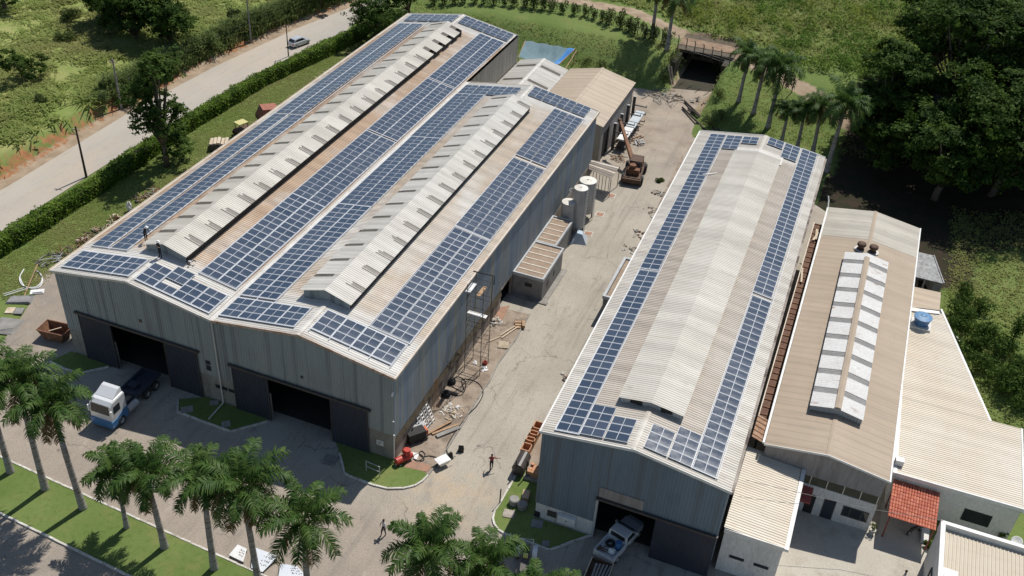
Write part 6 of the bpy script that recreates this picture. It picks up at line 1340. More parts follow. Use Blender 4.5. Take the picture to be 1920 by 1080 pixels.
m = MB(); m.hexa([(-.45,-.35,.3),(.45,-.35,.3),(.45,.35,.3),(-.45,.35,.3)], [(-.65,-.45,.75),(.6,-.45,.75),(.6,.45,.75),(-.65,.45,.75)]); m.build('tray', M['plastic_white'], cart); m = MB(); m.box((-.5,-.36,.755),(.48,.36,.765)); m.build('load', M['plastic_white'], cart); m = MB(); m.tube([(.6,-.35,.7),(1.15,-.35,.8)], .03); m.tube([(.6,.35,.7),(1.15,.35,.8)], .03); m.build('handles', M['darkmetal'], cart); wheel(cart, (-.5, 0, .2), .2, .1)
for px, py, lab, rz in ((864,848,'dark-and-white toppled sign stand alone on the lane',.3),(845,862,'dark upright board with pale foot beside the white handcart',.9)):
    x, y, z = P3(px, py); m = MB(); m.hexa([(-.28,-.05,0),(.28,-.05,0),(.28,.0,0),(-.28,.0,0)], [(-.22,.1,.75),(.22,.1,.75),(.22,.15,.75),(-.22,.15,.75)]); m.hexa([(-.28,.4,0),(.28,.4,0),(.28,.45,0),(-.28,.45,0)], [(-.22,.16,.75),(.22,.16,.75),(.22,.2,.75),(-.22,.2,.75)], 1); one(m, 'folding_sign', [M['black'], M['palewood']], lab, 'sign stand', None, (x, y, 0), rz)
# scaffold tower
x, y, z = P3(884, 690); sc_ = thing('scaffold_tower', 'tall thin steel scaffold tower with white platform boards against the warehouse side', 'scaffold', (.75, 15.2, 0), 0)
m = MB()
for px_, py_ in ((.0,-1.1),(.0,1.1),(1.7,-1.1),(1.7,1.1)): m.tube([(px_,py_,0),(px_,py_,10.9)], .035, 6)
for k in range(6):
    zz = 1.2 + 1.8*k
    for py_ in (-1.1,1.1): m.tube([(0,py_,zz),(1.7,py_,zz)], .025, 5); m.tube([(0,py_,zz-.6),(1.7,py_,zz-.6)], .02, 5)
    m.tube([(0,-1.1,zz),(0,1.1,zz)], .025, 5); m.tube([(1.7,-1.1,zz),(1.7,1.1,zz)], .025, 5); m.tube([(0,-1.1 if k % 2 else 1.1,zz-1.2),(0,1.1 if k % 2 else -1.1,zz+.6)], .02, 5); m.tube([(1.7,-1.1 if k % 2 else 1.1,zz-1.2),(1.7,1.1 if k % 2 else -1.1,zz+.6)], .02, 5)
m.build('tube_frame', M['darkmetal'], sc_)
m = MB(); m.box((-.1,-.75,7.1),(1.9,-.25,7.18)); m.build('platform_board', M['plastic_white'], sc_); m = MB(); m.box((-.15,-1.2,10.0),(.35,.5,10.08)); m.build('platform_board', M['plastic_white'], sc_); m = MB(); m.box((1.0,-1.2,9.9),(1.4,.5,9.98)); m.build('platform_board', M['wood'], sc_)
m = MB(); m.tube([(-.3,1.0,11.0),(1.9,1.0,11.1),(1.9,1.0,10.1)], .06, 6); m.build('guard_rail', M['black'], sc_)
# lane edge beside the slate-blue shed: bricks, drum, posts
bk = G(985, 847, .4); bk2 = G(1010, 800, .4); an = math.atan2(bk2[1]-bk[1], bk2[0]-bk[0])
for i in range(4):
    f = (i+.5)/4; x = bk[0]+(bk2[0]-bk[0])*f; y = bk[1]+(bk2[1]-bk[1])*f
    m = MB(); m.box((-.72,-.42,0),(.72,-.34,.8)); m.box((-.72,.34,0),(.72,.42,.8)); m.box((-.72,-.34,0),(-.62,.34,.8)); m.box((.62,-.34,0),(.72,.34,.8)); m.box((-.62,-.34,0),(.62,.34,.1))
    one(m, 'orange_trough', M['orange'], ('nearest','second nearest','second farthest','farthest')[i] + ' open orange box in the row of four at the lane edge', 'box', 'row of open orange boxes', (x, y, .05), an)
x, y, z = P3(1008, 888, .6); m = MB(); g = random.Random(4)
for r in range(3):
    for c_ in range(4):
        for h in range(3): 
            if g.random() < .85: m.box((-.6+c_*.31,-.5+r*.34,h*.2),(-.6+c_*.31+.28,-.5+r*.34+.31,h*.2+.18))
one(m, 'brick_stack', M['orange'], 'stack of orange hollow bricks behind the dark drum, against the slate-blue shed', 'bricks', None, (x-.4, y+.2, .35), an)
m = MB(); m.box((-.9,-.7,0),(.9,.7,.35)); one(m, 'brick_plinth', M['concrete'], 'low concrete plinth under the orange hollow bricks', 'plinth', None, (x-.4, y+.2, .04), an)
x, y, z = P3(978, 868, .8); dr_ = thing('dark_tank', 'dark rounded horizontal drum standing beside the orange boxes', 'drum', (x, y, .05), an)
m = MB(); m.tube([(-1.1,0,.85),(-1.0,0,.85),(.9,0,.85),(1.0,0,.85)], [.3,.58,.58,.3], 16); m.build('drum_body', simple('glossy_dark_drum', (.05,.045,.045), (.075,.06,.055), 2, .35), dr_, smooth=False); m = MB(); m.box((-.9,-.5,0),(-.7,.5,.4)); m.box((.6,-.5,0),(.8,.5,.4)); m.build('cradle', M['rustdark'], dr_)
for px, py, h, lab in ((966,893,2.0,'dark post at the lane kerb left of the dark drum'),(986,896,2.2,'dark post just right of the dark drum'),(937,944,1.8,'dark post alone on the kerb of the small lawn')):
    x, y, z = P3(px, py); m = MB(); m.tube([(0,0,0),(.02,.0,h)], .06, 7); one(m, 'dark_post', M['darkwood'], lab, 'post', None, (x, y, .02))
x, y, z = P3(976, 940, .3); m = MB(); m.lathe([(.05,0),(.42,.02),(.45,.6),(.38,.66)], (-.5,-.3,0), 14); m.lathe([(.05,0),(.42,.02),(.45,.5),(.38,.56)], (.35,-.45,0), 14); one(m, 'grey_drums', M['greyposts'], 'pair of dented grey drums on the small lawn beside the slate-blue shed', 'drums', None, (x, y, .09))
m = MB(); m.box((-.3,-.5,0),(.3,.5,.5)); one(m, 'cardboard_box', simple('pale_cardboard', (.52,.38,.26), (.46,.33,.22), 2, .85), 'pale orange-brown box beside the grey drums on the small lawn', 'box', None, (x+.2, y+.75, .09), .2)
def slab(px, py, sx, sy, rz, lab, mat='stone', z=.1):
    x, y, _ = P3(px, py); m = MB(); m.box((-sx/2,-sy/2,0),(sx/2,sy/2,.06)); return one(m, 'access_slab', M[mat], lab, 'manhole cover', None, (x, y, z), rz)
slab(954, 965, 1.0, .9, .2, 'pale rounded manhole slab in the sun on the small lawn by the slate-blue shed'); slab(1007, 984, 1.0, .9, .2, 'dark manhole slab in the shade on the small lawn by the slate-blue shed', 'block'); slab(1023, 1021, .6, .6, .4, 'small grey slab at the kerb corner of the shaded lawn', 'block')
slab(351, 770, 1.1, .9, .7, 'pale manhole slab in the shaded lawn between the two doorways', 'concrete'); slab(424, 797, .8, .8, .7, 'smaller pale slab at the kerb of the shaded lawn between the two doorways', 'concrete'); slab(402, 757, .8, .6, .6, 'slab close to the wall in the lawn between the two doorways', 'concrete')
slab(639, 910, .5, .4, .1, 'tiny pale stone on the sunny corner lawn', 'yellow') if False else None
# meter cabinet
ac = thing('white_cabinet', 'white wall cabinet at the left end of the slate-blue shed front', 'cabinet', (16.95, -1.12, .75)); m = MB(); m.box((-.78,-.2,0),(.78,.18,.85)); m.build('case', M['plastic_white'], ac); m = MB(); m.lathe([(.02,0),(.07,0),(.07,.03),(.02,.03)], (0,0,0), 10); o = m.build('dark_knob', M['darkmetal'], ac); o.rotation_euler = (math.pi/2,0,0); o.location = (0,-.2,.42)
# hoop rail on the corner lawn, sign board
x, y, z = P3(687, 884); rl_ = math.atan2(G2(712,895)[1]-G2(687,884)[1], G2(712,895)[0]-G2(687,884)[0]); Ln = math.hypot(G2(712,895)[0]-x, G2(712,895)[1]-y)
m = MB(); m.tube([(0,0,0),(0,0,1.25),(Ln,0,1.25),(Ln,0,0)], .045, 7); m.tube([(0,0,.6),(Ln,0,.6)], .035, 6); one(m, 'hoop_rail', M['galv'], 'grey two-bar hoop rail on the lawn at the warehouse corner', 'railing', None, (x, y, .08), rl_)
# white boards on the yard behind the palms
for i, (pts, z, lab) in enumerate((([(429,1040),(446,1022),(463,1030),(456,1053)],.35,'bright white sign board with dark scrawl propped on the yard, leftmost of three'),([(471,1064),(474,1026),(522,1044),(492,1072)],.3,'bluish white sign board with dark lettering, middle of three'),([(522,1080),(526,1058),(556,1062),(580,1085)],.3,'bluish white sign board with dark lettering, rightmost of three'))):
    P_ = [G(*p, z) for p in pts]; c = np.mean(P_, 0); t_ = thing('sign_board', lab, 'sign board', (c[0], c[1], 0), 0, 'boards lying behind the palms'); m = MB(); lo = [(p[0]-c[0],p[1]-c[1],z-.09 + (.12 if k in (1,2) else 0)) for k, p in enumerate(P_)]; m.hexa(lo, [(p[0],p[1],p[2]+.06) for p in lo]); m.build('panel', M['plastic_white'] if i == 0 else simple('bluish_white_board', (.56,.60,.66), (.62,.64,.66), 1, .5), t_)
    m = MB()
    for p in lo: m.bar((p[0]*.9,p[1]*.9,0),(p[0]*.9,p[1]*.9,p[2]),.06)
    m.build('props', M['darkmetal'], t_)
    a, b, c_, d_ = [np.array(p)+np.array([0,0,.066]) for p in lo]; f = lambda u, v: (a*(1-u)+d_*u)*(1-v) + (b*(1-u)+c_*u)*v
    m = MB(); g = random.Random(20+i)
    for r in range(3):
        for q in range(4):
            u = .52+.11*q; v = .3+.2*r; pts_ = [f(u+g.uniform(-.01,.05), v+g.uniform(-.02,.1)) for _ in range(4)]
            for s, e_ in zip(pts_[:-1], pts_[1:]): m.bar(s, e_, .05, .008)
    m.build('lettering', M['darkmetal'], t_)
# litter bits on the lawn, left-hand gravel clutter
hose('white_pipe_coil', [(45,505),(37,520),(40,533),(52,539),(68,538),(78,528),(77,515),(68,508),(74,512),(80,525),(74,538),(58,541),(45,536),(38,522)], .06, 'coil of pale hose lying at the lawn edge left of the warehouse', 'plastic_white')
x, y, z = P3(60, 530); pl = P3(46,556), P3(73,505); m = MB(); m.tube([(pl[0][0],pl[0][1],.1),(pl[1][0],pl[1][1],.7)], .07, 7); one(m, 'long_pole', M['wood'], 'long brown pole lying across the pale hose coil', 'pole')
x, y, z = P3(70, 548); m = MB(); m.box((-.7,-.4,0),(.7,.4,.12)); m.box((-.4,-.3,.12),(.6,.1,.24)); one(m, 'white_plates', M['plastic_white'], 'white plates lying on the gravel below the pale hose coil', 'plates', None, (x, y, 0), .6)
x, y, z = P3(36, 563); m = MB(); m.hexa([(-1.3,-.6,0),(1.4,-.8,0),(1.5,.6,0),(-1.1,.8,0)], [(-1.1,-.5,.18),(1.2,-.7,.28),(1.3,.5,.22),(-.9,.7,.12)]); one(m, 'dark_sheets', M['block'], 'pile of dark grey sheets on the gravel near the left edge', 'sheets', None, (x, y, 0), .5)
x, y, z = P3(29, 557); m = MB(); m.bar((-1,0,.35),(1.3,.6,.5),.07); m.bar((-1.2,.4,.3),(.9,.9,.45),.06); one(m, 'white_bars', M['plastic_white'], 'two white bars lying across the dark grey sheets', 'bars', None, (x, y, 0), .7)
x, y, z = P3(28, 583); m = MB(); m.box((-.9,-.5,0),(-.05,.5,.1)); m.box((.05,-.6,0),(.9,.4,.12), 1); one(m, 'flat_boxes', [M['palewood'], M['block']], 'pair of flat trays on the gravel at the left edge', 'trays', None, (x, y, 0), .4)
x, y, z = P3(12, 612); m = MB()
for k in range(4): m.hexa([(-1.4+.2*k,-1.2,.0),(1.2,-1.3+.2*k,0),(1.5,1.2,0),(-1.2+.1*k,1.4,0)], [(-1.2+.2*k,-1.0,.08+.05*k),(1.0,-1.1+.2*k,.12+.05*k),(1.3,1.0,.1+.05*k),(-1.0+.1*k,1.2,.06+.05*k)])
one(m, 'grey_netting', M['greyposts'], 'crumpled grey netting on the gravel at the left frame edge', 'netting', None, (x, y, 0), .3)
# rusty skip by the front corner
x, y, z = P3(108, 622, .8); sk = thing('rusty_skip', 'open rust-brown skip beside the front left corner of the warehouse', 'skip', (x-.2, y, 0), .12)
m = MB(); o_ = [(-1.5,-.9,1.25),(1.5,-.9,1.25),(1.5,.9,1.25),(-1.5,.9,1.25)]; b_ = [(-1.0,-.75,.1),(1.0,-.75,.1),(1.0,.75,.1),(-1.0,.75,.1)]
m.add(b_+o_, [(3,2,1,0),(0,1,5,4),(1,2,6,5),(2,3,7,6),(3,0,4,7)]); m.add([(p[0]*.95,p[1]*.94,p[2]+.06) for p in b_]+[(p[0]*.95,p[1]*.94,p[2]) for p in o_], [(0,1,2,3),(4,5,1,0),(5,6,2,1),(6,7,3,2),(7,4,0,3)])
for k in range(4): m.bar(o_[k], o_[(k+1)%4], .1, .1)
m.build('shell', M['rust'], sk); m = MB(); m.bar((-.6,-.3,.9),(.5,.3,1.2),.12,.05); m.build('plank', M['palewood'], sk)
# clutter row between lawn and the warehouse's left wall
row = [((95,487),'tangle of galvanised pipes at the near end of the junk row','pipe_tangle',[M['galv'],M['greyposts'],M['darkmetal']],30,1.5,.7,'bar'),((128,476),'low heap of boards and rust in the junk row beside the pipe tangle','board_heap',[M['rust'],M['wood'],M['darkmetal']],24,1.4,.5,'bar'),
       ((165,455),'heap of rusty scrap in the junk row near the warehouse corner','scrap_heap',[M['rust'],M['rustdark'],M['palewood']],36,1.6,.8,'mix'),((188,437),'long low heap of boards in the junk row before the brown drum','board_heap',[M['greyposts'],M['wood'],M['rustdark']],30,1.8,.45,'bar'),
       ((216,416),'rust-brown drum and crate heap in the middle of the junk row','drum_heap',[M['rust'],M['palewood']],22,1.1,1.0,'mix'),((268,375),'far heap of dark scrap in the junk row past the white sack','scrap_heap',[M['rustdark'],M['wood'],M['darkmetal']],26,1.4,.5,'mix'),((285,362),'farthest low heap of boards in the junk row','board_heap',[M['greyposts'],M['rust']],20,1.3,.4,'bar')]
for i, ((px, py), lab, nm, mats, n, R, H, kd) in enumerate(row): pile(nm, px, py, 0, n, R, H, mats, lab, 'scrap', 60+i, kd)
x, y, z = P3(243, 391, .4); m = MB(); m.blob((0,0,.6), (.35,.3,.65), 5, .25, 10); m.blob((.1,0,1.25), (.12,.12,.2), 6, .2, 7); one(m, 'white_sack', M['plastic_white'], 'white standing sack alone in the junk row by the lawn', 'sack', None, (x, y, 0))
x, y, z = P3(419, 268, .8); m = MB()
for k in range(5): m.box((-1.3+.5*k,-.9,.9+.05*k),(-.9+.5*k,.9,1.1+.08*(k%3)))
m.box((-1.4,-1.0,.0),(1.4,1.0,.9), 1); one(m, 'covered_stack', [M['palewood'], M['darkmetal']], 'pale stack with dark straps behind the warehouse\'s left eave', 'stack', None, (x-.4, y-.2, 0), .5)
x, y, z = P3(458, 238, 1.2); lo_ = thing('yellow_loader', 'dark machine with pale yellow roof behind the warehouse\'s left eave', 'machine', (x-.3, y-.2, 0), 1.2); m = MB(); m.box((-.75,-.65,1.9),(.75,.65,2.0)); m.build('roof', simple('pale_yellow_roof', (.55,.50,.22), (.48,.43,.18), 2, .6), lo_); m = MB()
for sx in (-.65,.65):
    for sy in (-.55,.55): m.bar((sx,sy,.8),(sx,sy,1.9),.07)
m.box((-.9,-.7,.5),(1.3,.7,1.0)); m.bar((1.3,0,.8),(2.4,0,.3),.3,.2); m.build('body', M['rustdark'], lo_)
for sx in (-.6,.9):
    for sy in (-.8,.8): wheel(lo_, (sx,sy,.42), .42, .3, M['yellow'])
x, y, z = P3(507, 205, 1.0); m = MB(); m.hexa([(-1.6,-1.2,0),(1.6,-1.2,0),(1.6,1.2,0),(-1.6,1.2,0)], [(-1.0,-.9,1.5),(1.5,-1.0,1.2),(1.4,1.0,1.3),(-.9,.9,1.6)]); one(m, 'rust_red_hopper', simple('rust_red_enamel', (.33,.13,.085), (.24,.09,.06), 1.5, .7), 'rust-red hopper behind the warehouse\'s left eave', 'hopper', None, (x-.3, y-.2, 0), .9)
# far corner of the yard: timber poles, stones, junk
pl = [(P3(1283,192), P3(1340,250)), (P3(1279,204), P3(1322,250)), (P3(1290,205), P3(1352,253)), (P3(1300,212), P3(1349,258))]
m = MB()
for a, b in pl: m.tube([(a[0],a[1],.25),(b[0],b[1],.5)], .16, 7)
one(m, 'timber_poles', M['darkwood'], 'dark timber poles lying along the far right edge of the yard', 'poles')
pile('concrete_lumps', 1310, 190, 0, 16, 1.3, .6, [M['kerb'], M['stone'], M['rustdark']], 'pale broken concrete lumps beside the dark timber poles', 'rubble', 80, 'blob')
for i, (a, b) in enumerate((((1251,134),(1259,162)),((1256,140),(1262,160)))):
    p, q = GT(*a), GT(*b); m = MB(); m.tube([(p[0],p[1],p[2]+1.2),(q[0],q[1],q[2]+.1)], .14, 7); one(m, 'pale_log', M['palewood'], ('longer','shorter')[i] + ' pale log leaning at the mouth of the dark cutting', 'log', 'logs leaning at the cutting')
pile('brushwood', 1245, 182, 0, 60, 3.0, .4, [M['darkwood'], M['greyposts']], 'dark brushwood litter on the ground behind the tan gabled shed', 'brushwood', 81, 'bar', (.8,2.4)); pile('brushwood', 1110, 118, 0, 40, 1.6, .8, [M['darkwood'], M['wood']], 'brushwood heap at the right end of the tarpaulin', 'brushwood', 82, 'bar', (.8,2.4))
# debris row at the edge of the slate-blue shed
for i, (px, py, lab) in enumerate(((1238,362,'scattered stones and bars beside the weed tuft on the lane edge'),(1224,398,'scattered pale stones and bars along the middle of the lane edge'),(1203,440,'rust-brown pipes lying along the lane edge'),(1187,468,'dark rubble heap on the lane edge near the roofed bay'),(1072,708,'pale stones along the near lane edge below the roof edge'))):
    pile('edge_debris', px-2, py, 0, 16, 1.2, .15, [M['kerb'], M['stone'], M['greyposts'], M['rust']], lab, 'rubble', 90+i, 'mix', (.2,.8))
pile('roof_tools', 360, 494, 11.35, 6, .35, .2, [M['darkmetal'], M['plastic_white']], 'small dark tools left on the roof at the near end of the left roof vent', 'tools', 97, 'mix', (.2,.5))
x, y, z = P3(1331, 330, 10.7); m = MB(); m.bar((-.9,0,0),(.9,.2,0),.12,.06); one(m, 'loose_roof_strip', M['white'], 'loose white strip lying on the far left slope of the slate-blue shed roof', 'strip', None, (x, y, gB(x)+.16), .55)
# carport contents, pot, tank on corner
x, y, z = P3(1716, 995, .4); mb_ = thing('motorcycle', 'dark motorcycle parked under the tiled carport', 'motorcycle', (x, y+.1, 0), .8)
m = MB(); m.hexa([(-.6,-.12,.55),(.5,-.12,.55),(.5,.12,.55),(-.6,.12,.55)], [(-.65,-.1,.82),(.45,-.12,.9),(.45,.12,.9),(-.65,.1,.82)]); m.build('body', M['darkmetal'], mb_); m = MB(); m.tube([(.5,-.32,1.02),(.45,0,1.0),(.5,.32,1.02)], .025, 6); m.build('handlebar', M['galv'], mb_); wheel(mb_, (-.65,0,.3), .3, .1); wheel(mb_, (.68,0,.3), .3, .1)
x, y, z = P3(1633, 1000); pt = thing('flower_pot', 'pale pot with a spindly plant at the corner of the white office front', 'flower pot', (x, y, .02)); m = MB(); m.lathe([(.2,0),(.3,.45),(.33,.5),(.26,.5),(.22,.42)], n=14); m.build('pot', M['kerb'], pt); V, F = bush_mesh(210, .3, .8, 70, .22); V[:, 2] += .45; np_mesh('plant', V, F, M['leafolive'], pt)
m = MB(); m.box((-.3,-1.0,0),(.3,1.0,.35)); x, y, z = P3(1733, 1003); one(m, 'white_bench', M['whitewall'], 'low white bench block beside the carport\'s right post', 'bench', None, (x, y, .02))
m = MB(); m.box((-.35,-.3,0),(.35,.3,.55)); x, y, z = P3(1686, 866, 4.3); one(m, 'white_roof_box', M['plastic_white'], 'white box on the roof corner beside the brown roof edge', 'box', None, (x, y, 4.1), .1)
m = MB(); m.lathe([(.05,0),(.5,.05),(.45,.12),(.1,.05)], n=16); x, y, z = P3(1908, 1013, .9); o = one(m, 'satellite_dish', M['plastic_white'], 'pale round dish near the white wall at the right edge', 'dish', None, (x, y, .7)); o.rotation_euler = (.5, -.3, 0)
m = MB(); m.tube([(x, y, 0), (x, y, .72)], .03, 6); one(m, 'dish_pole', M['galv'], 'thin pole carrying the pale round dish', 'pole')
w0 = G(1555, 1023, .5); w1 = G(1768, 977, 5.0); m = MB(); m.tube([(w0[0]-8,w0[1]-1.5,6.4),((w0[0]+w1[0])/2-2,(w0[1]+w1[1])/2,4.9),(w1[0],w1[1],5.05)], .02, 5); one(m, 'overhead_cable', M['greyposts'], 'thin cable strung over the forecourt to the parapet corner', 'cable')
for i, (a_, b_, lab) in enumerate((((1790,618),(1800,650),'window frame leaning on the slope beside the low building'),)):
    x, y, z = GT(1787, 640); m = MB()
    for s in ((-.5,-.8,.5,-.8),(.5,-.8,.5,.8),(.5,.8,-.5,.8),(-.5,.8,-.5,-.8)): m.bar((s[0],s[1],.5),(s[2],s[3],.5),.1)
    one(m, 'window_frame', M['trim'], 'pale empty frame lying beside the low building\'s angled edge', 'frame', None, (x-.2, y, z), .4)
# ================================================================== poles and fences
def pole(px, py, h, lab, mat, r=.13, arm=True):
    x, y, z = GT(px, py); t_ = thing('utility_pole', lab, 'utility pole', (x, y, z), .2); m = MB(); m.tube([(0,0,-.1),(.0,.0,h)], [r*1.25, r*.8], 8); m.build('shaft', M[mat], t_)
    if arm: m = MB(); m.box((-.55,-.05,h-.5),(.55,.05,h-.4)); m.build('crossarm', M['greyposts'], t_)
    return t_
pole(162, 332, 7.2, 'dark wooden utility pole on the near side of the road, below the roadside tree', 'darkwood'); pole(228, 204, 7.6, 'pale concrete utility pole at the pasture edge left of the roadside tree', 'palmtrunk', .14); pole(471, 80, 8.0, 'pale utility pole at the pasture edge beyond the silver car', 'greyposts', .13); pole(541, 106, 5.2, 'thin dark pole by the hedge just left of the silver car', 'darkwood', .09, False)
fn = thing('mesh_fence', 'wire fence with inward-curved post tops along the track above the dark cutting', 'fence', G(1255, 84, 4)[:2] + (4.0,))
fa = [G2(1180, 60, 4), G2(1255, 86, 4), G2(1300, 103, 4), G2(1345, 118, 4), G2(1395, 134, 4), G2(1500, 172, 4)]; m = MB(); wires = MB()
pp = along(fa, 1.6)
for x, y in pp: 
    m = MB(); m.tube([(x,y,max(gh(x,y),3.95) if 1.4<x<10.4 else gh(x,y)),(x,y,5.9),(x-.05,y-.14,6.3),(x-.12,y-.40,6.42)], .075, 6); m.build('curved_post', M['darkwood'], fn, True)
for a, b in zip(pp[:-1], pp[1:]):
    for zz in (4.5,4.9,5.3,5.7): wires.bar((*a,zz),(*b,zz),.02)
wires.build('wires', M['galv'], fn, True)
fn2 = thing('bank_fence', 'old post and wire fence among the shrubs on top of the bank', 'fence', G(1000, 12, 4)[:2] + (4.0,)); m = MB(); wires = MB(); pp = along([(p[0], p[1]+.9) for p in fl], 2.2)
for x, y in pp: m = MB(); m.bar((x,y,gh(x,y)-.1),(x,y,gh(x,y)+1.7),.1); m.build('post', M['greyposts'], fn2, True)
for a, b in zip(pp[:-1], pp[1:]):
    for zz in (.6,1.1,1.6): wires.bar((*a,gh(*a)+zz),(*b,gh(*b)+zz),.02)
wires.build('wires', M['galv'], fn2, True)
fn3 = thing('pasture_fence', 'thin post and wire fence along the pasture above the road bank', 'fence', (-68.6, 80, 1.4)); m = MB(); wires = MB(); pp = [(float(road_left(y))-3.6, float(y)) for y in np.arange(50, 128, 3.0)]
for x, y in pp: m = MB(); m.bar((x,y,gh(x,y)-.1),(x,y,gh(x,y)+1.3),.08); m.build('post', M['greyposts'], fn3, True)
for a, b in zip(pp[:-1], pp[1:]):
    for zz in (.5,.9,1.25): wires.bar((*a,gh(*a)+zz),(*b,gh(*b)+zz),.018)
wires.build('wires', M['galv'], fn3, True)
# ================================================================== people
def person(label, loc, rz, shirt, legs, pose, hat=None, skin=(.23,.13,.085), hair=(.015,.012,.01), s=1.0):
    """one continuous skinned body; pose gives joints in metres, facing +y"""
    J = dict(pelvis=(0,0,.93), waist=(0,.0,1.08), chest=(0,.01,1.32), neck=(0,.0,1.49), head0=(0,.015,1.57), head1=(0,.03,1.66), head2=(0,.02,1.76),
             shL=(-.17,0,1.42), elL=(-.24,.0,1.15), wrL=(-.25,.06,.90), haL=(-.25,.08,.82), shR=(.17,0,1.42), elR=(.24,0,1.15), wrR=(.25,.06,.90), haR=(.25,.08,.82),
             hipL=(-.09,0,.88), knL=(-.1,.02,.49), anL=(-.1,-.02,.09), toL=(-.11,.17,.04), hipR=(.09,0,.88), knR=(.1,.02,.49), anR=(.1,-.02,.09), toR=(.11,.17,.04)); J.update(pose)
    Rr = dict(pelvis=(.15,.11), waist=(.135,.10), chest=(.165,.115), neck=(.06,.06), head0=(.075,.085), head1=(.085,.10), head2=(.06,.075), shL=(.065,.06), shR=(.065,.06), elL=(.045,.045), elR=(.045,.045), wrL=(.03,.03), wrR=(.03,.03), haL=(.035,.022), haR=(.035,.022),
              hipL=(.095,.1), hipR=(.095,.1), knL=(.06,.065), knR=(.06,.065), anL=(.042,.045), anR=(.042,.045), toL=(.04,.03), toR=(.04,.03))
    E_ = [('pelvis','waist'),('waist','chest'),('chest','neck'),('neck','head0'),('head0','head1'),('head1','head2'),('chest','shL'),('shL','elL'),('elL','wrL'),('wrL','haL'),('chest','shR'),('shR','elR'),('elR','wrR'),('wrR','haR'),('pelvis','hipL'),('hipL','knL'),('knL','anL'),('anL','toL'),('pelvis','hipR'),('hipR','knR'),('knR','anR'),('anR','toR')]
    names = list(J); V = [J[n] for n in names]; rad = [Rr[n] for n in names]; ed = [(names.index(a), names.index(b)) for a, b in E_]; roots = [0]
    for sd in ('L', 'R'):
        h = np.array(J['ha'+sd]); wv = np.array(J['wr'+sd]); d = (h-wv)/np.linalg.norm(h-wv); lat = np.cross(d, [1.0,0,0]); lat = lat/np.linalg.norm(lat) if np.linalg.norm(lat) > .1 else np.array([0,1.0,0]); cl = np.cross(d, lat)
        for k, (o_, l_) in enumerate(((-.028,.062),(-.010,.075),(.009,.07),(.026,.052))):
            b = h + lat*o_; roots.append(len(V)); V += [tuple(b-d*.01), tuple(b+d*l_*.6), tuple(b+d*l_+cl*.02)]; rad += [(.009,.009),(.0085,.0085),(.007,.007)]; n = len(V); ed += [(n-3,n-2),(n-2,n-1)]
        b = h - d*.03 - lat*.03; roots.append(len(V)); V += [tuple(b), tuple(b - lat*.03 + d*.03), tuple(b - lat*.035 + d*.06)]; rad += [(.011,.011),(.010,.010),(.008,.008)]; n = len(V); ed += [(n-3,n-2),(n-2,n-1)]
    me = bpy.data.meshes.new('person_skeleton'); me.from_pydata(V, ed, []); ob = bpy.data.objects.new('person_skeleton', me); COL.objects.link(ob)
    sk = ob.modifiers.new('skin', 'SKIN'); sk.use_smooth_shade = True; me = ob.data
    for i, r in enumerate(rad): me.skin_vertices[0].data[i].radius = r; me.skin_vertices[0].data[i].use_root = i in roots
    sb = ob.modifiers.new('sub', 'SUBSURF'); sb.levels = 1; sb.render_levels = 1
    bpy.context.view_layer.update(); dg = bpy.context.evaluated_depsgraph_get(); bm_ = bpy.data.meshes.new_from_object(ob.evaluated_get(dg)); bpy.data.objects.remove(ob)
    bm_.materials.clear()
    for c in (simple('skin', skin, tuple(q*.85 for q in skin), 3, .55), shirt, legs, M['black']): bm_.materials.append(c)
    segs = [(J[a], J[b], m) for a, b, m in (('pelvis','waist',2),('waist','chest',1),('chest','neck',1),('neck','head0',0),('head0','head2',0),('chest','shL',1),('shL','elL',1),('elL','haL',0),('chest','shR',1),('shR','elR',1),('elR','haR',0),('hipL','knL',2),('knL','anL',2),('anL','toL',3),('hipR','knR',2),('knR','anR',2),('anR','toR',3),('pelvis','hipL',2),('pelvis','hipR',2))]
    A0 = np.array([q[0] for q in segs]); A1 = np.array([q[1] for q in segs]); mm = [q[2] for q in segs]
    for p in bm_.polygons:
        c = np.array(p.center); t_ = np.clip(((c-A0)*(A1-A0)).sum(1)/((A1-A0)**2).sum(1), 0, 1); dd = np.linalg.norm(c - A0 - (A1-A0)*t_[:, None], axis=1); p.material_index = mm[int(np.argmin(dd))]
    o = bpy.data.objects.new('person', bm_); COL.objects.link(o); o.location = loc; o.rotation_euler = (0,0,rz); o.scale = (s,)*3; tag(o, label, 'person')
    h1 = np.array(J['head1']); m = MB()
    for sx in (-.03,.03): m.blob(tuple(h1+np.array([sx,.088,.005])), .012, 1, 0, 6)
    m.build('eyes', M['black'], o); m = MB(); m.hexa([tuple(h1+np.array(q)) for q in ((-.014,.085,-.03),(.014,.085,-.03),(.012,.115,-.03),(-.012,.115,-.03))], [tuple(h1+np.array(q)) for q in ((-.006,.085,.015),(.006,.085,.015),(.005,.095,.015),(-.005,.095,.015))]); m.build('nose', bm_.materials[0], o)
    m = MB()
    for sx in (-.088,.088): m.blob(tuple(h1+np.array([sx,.0,.0])), (.014,.025,.035), 2, 0, 6)
    m.build('ears', bm_.materials[0], o); m = MB(); m.box(tuple(h1+np.array([-.025,.088,-.055])), tuple(h1+np.array([.025,.094,-.045]))); m.build('mouth', M['red'], o)
    m = MB(); top = np.array(J['head2'])
    if hat: m.lathe([(.165,0),(.17,.012),(.125,.02),(.122,.07),(.095,.12),(.04,.145),(.01,.148)], tuple(top+np.array([0,.0,-.07])), 16); m.build('hard_hat', hat, o)
    m = MB(); m.blob(tuple(top+np.array([0,-.018,-.045])), (.092,.105,.085), 3, .04, 12); m.build('hair', simple('dark_hair', hair, hair, 3, .7), o)
    return o
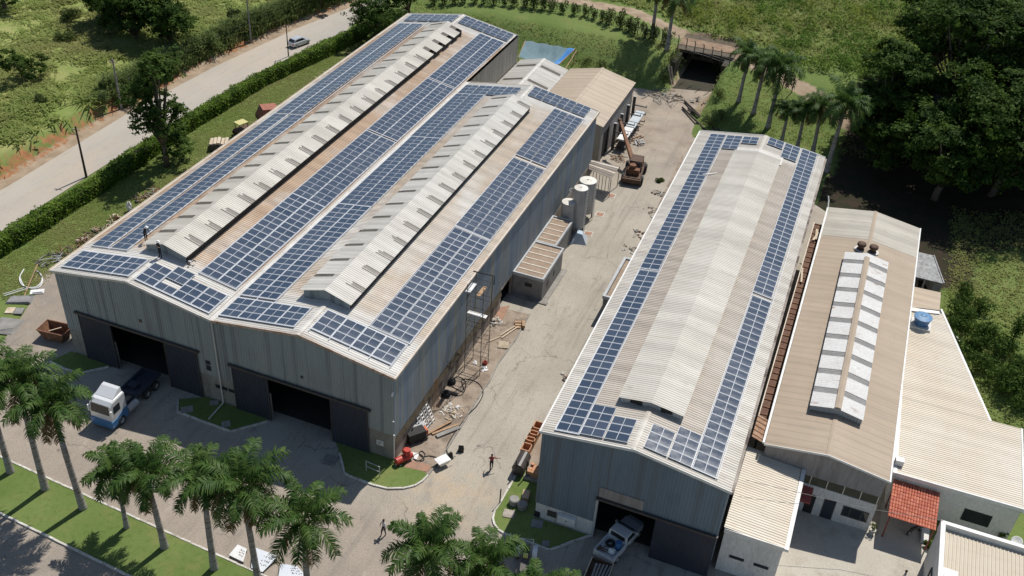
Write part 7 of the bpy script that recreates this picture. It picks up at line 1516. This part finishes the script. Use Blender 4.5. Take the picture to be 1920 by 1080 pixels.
red_ = simple('maroon_shirt', (.30,.055,.05), (.24,.045,.04), 4, .85); dark_ = simple('dark_trousers', (.03,.032,.04), (.022,.023,.03), 4, .85); whit_ = simple('pale_shirt', (.58,.57,.57), (.5,.5,.5), 4, .85); navy_ = simple('black_workwear', (.018,.02,.026), (.025,.027,.033), 4, .85)
walk = dict(anL=(-.09,-.30,.13), knL=(-.09,-.02,.50), toL=(-.1,-.16,.05), anR=(.09,.20,.09), knR=(.09,.16,.50), toR=(.1,.38,.05), elL=(-.25,.10,1.16), wrL=(-.24,.26,1.0), haL=(-.24,.31,.95))
person('person in a maroon shirt and dark trousers walking up the lane, right arm held out', G(921, 880, 0), .35, red_, dark_, dict(walk, elR=(.38,.06,1.27), wrR=(.60,.12,1.24), haR=(.68,.13,1.23)), s=1.08)
person('person in a pale shirt standing in the sunny yard behind the bottom palm', G(720, 1003, 0), 2.8, whit_, dark_, dict(walk, anL=(-.11,-.10,.09), toL=(-.12,.08,.04), knL=(-.1,-.02,.49), elR=(.27,.06,1.18), wrR=(.16,.26,1.12), haR=(.10,.3,1.12)), s=1.08)
hat_ = simple('white_hard_hat', (.78,.78,.76), (.72,.72,.70), 3, .35)
x, y, z = G(274.5, 452, 11.1); z = gA1(x)+.05; x, y, _ = G(274.5, 452, z)
person('person in black workwear and white hard hat bending beside the left roof vent', (x, y, z), -1.7, navy_, navy_, dict(chest=(0,.14,1.28), neck=(0,.22,1.44), head0=(0,.26,1.50), head1=(0,.30,1.58), head2=(0,.33,1.66), shL=(-.17,.15,1.37), shR=(.17,.15,1.37), elL=(-.23,.28,1.12), wrL=(-.18,.42,.93), haL=(-.17,.46,.87), elR=(.23,.28,1.12), wrR=(.18,.42,.93), haR=(.17,.46,.87)), hat_, s=1.08)
z = gA1(-27.0)+.06; x, y, _ = G(301.5, 483, z); z = gA1(x)+.06; x, y, _ = G(301.5, 483, z)
person('person in black workwear and white hard hat standing by the left vent gable', (x, y, z), math.pi-.2, navy_, navy_, dict(elL=(-.30,.10,1.22), wrL=(-.16,.28,1.30), haL=(-.10,.32,1.33), elR=(.30,.10,1.22), wrR=(.16,.28,1.30), haR=(.10,.32,1.33), anL=(-.14,-.02,.09), anR=(.14,-.02,.09), toL=(-.17,.16,.04), toR=(.17,.16,.04)), hat_, s=1.08)
x, y, z = G(1700, 1071, 1.8); 
person('person in a white shirt at the bottom edge of the pale forecourt', (x, y, .02), 1.2, whit_, dark_, dict(walk), s=1.05)
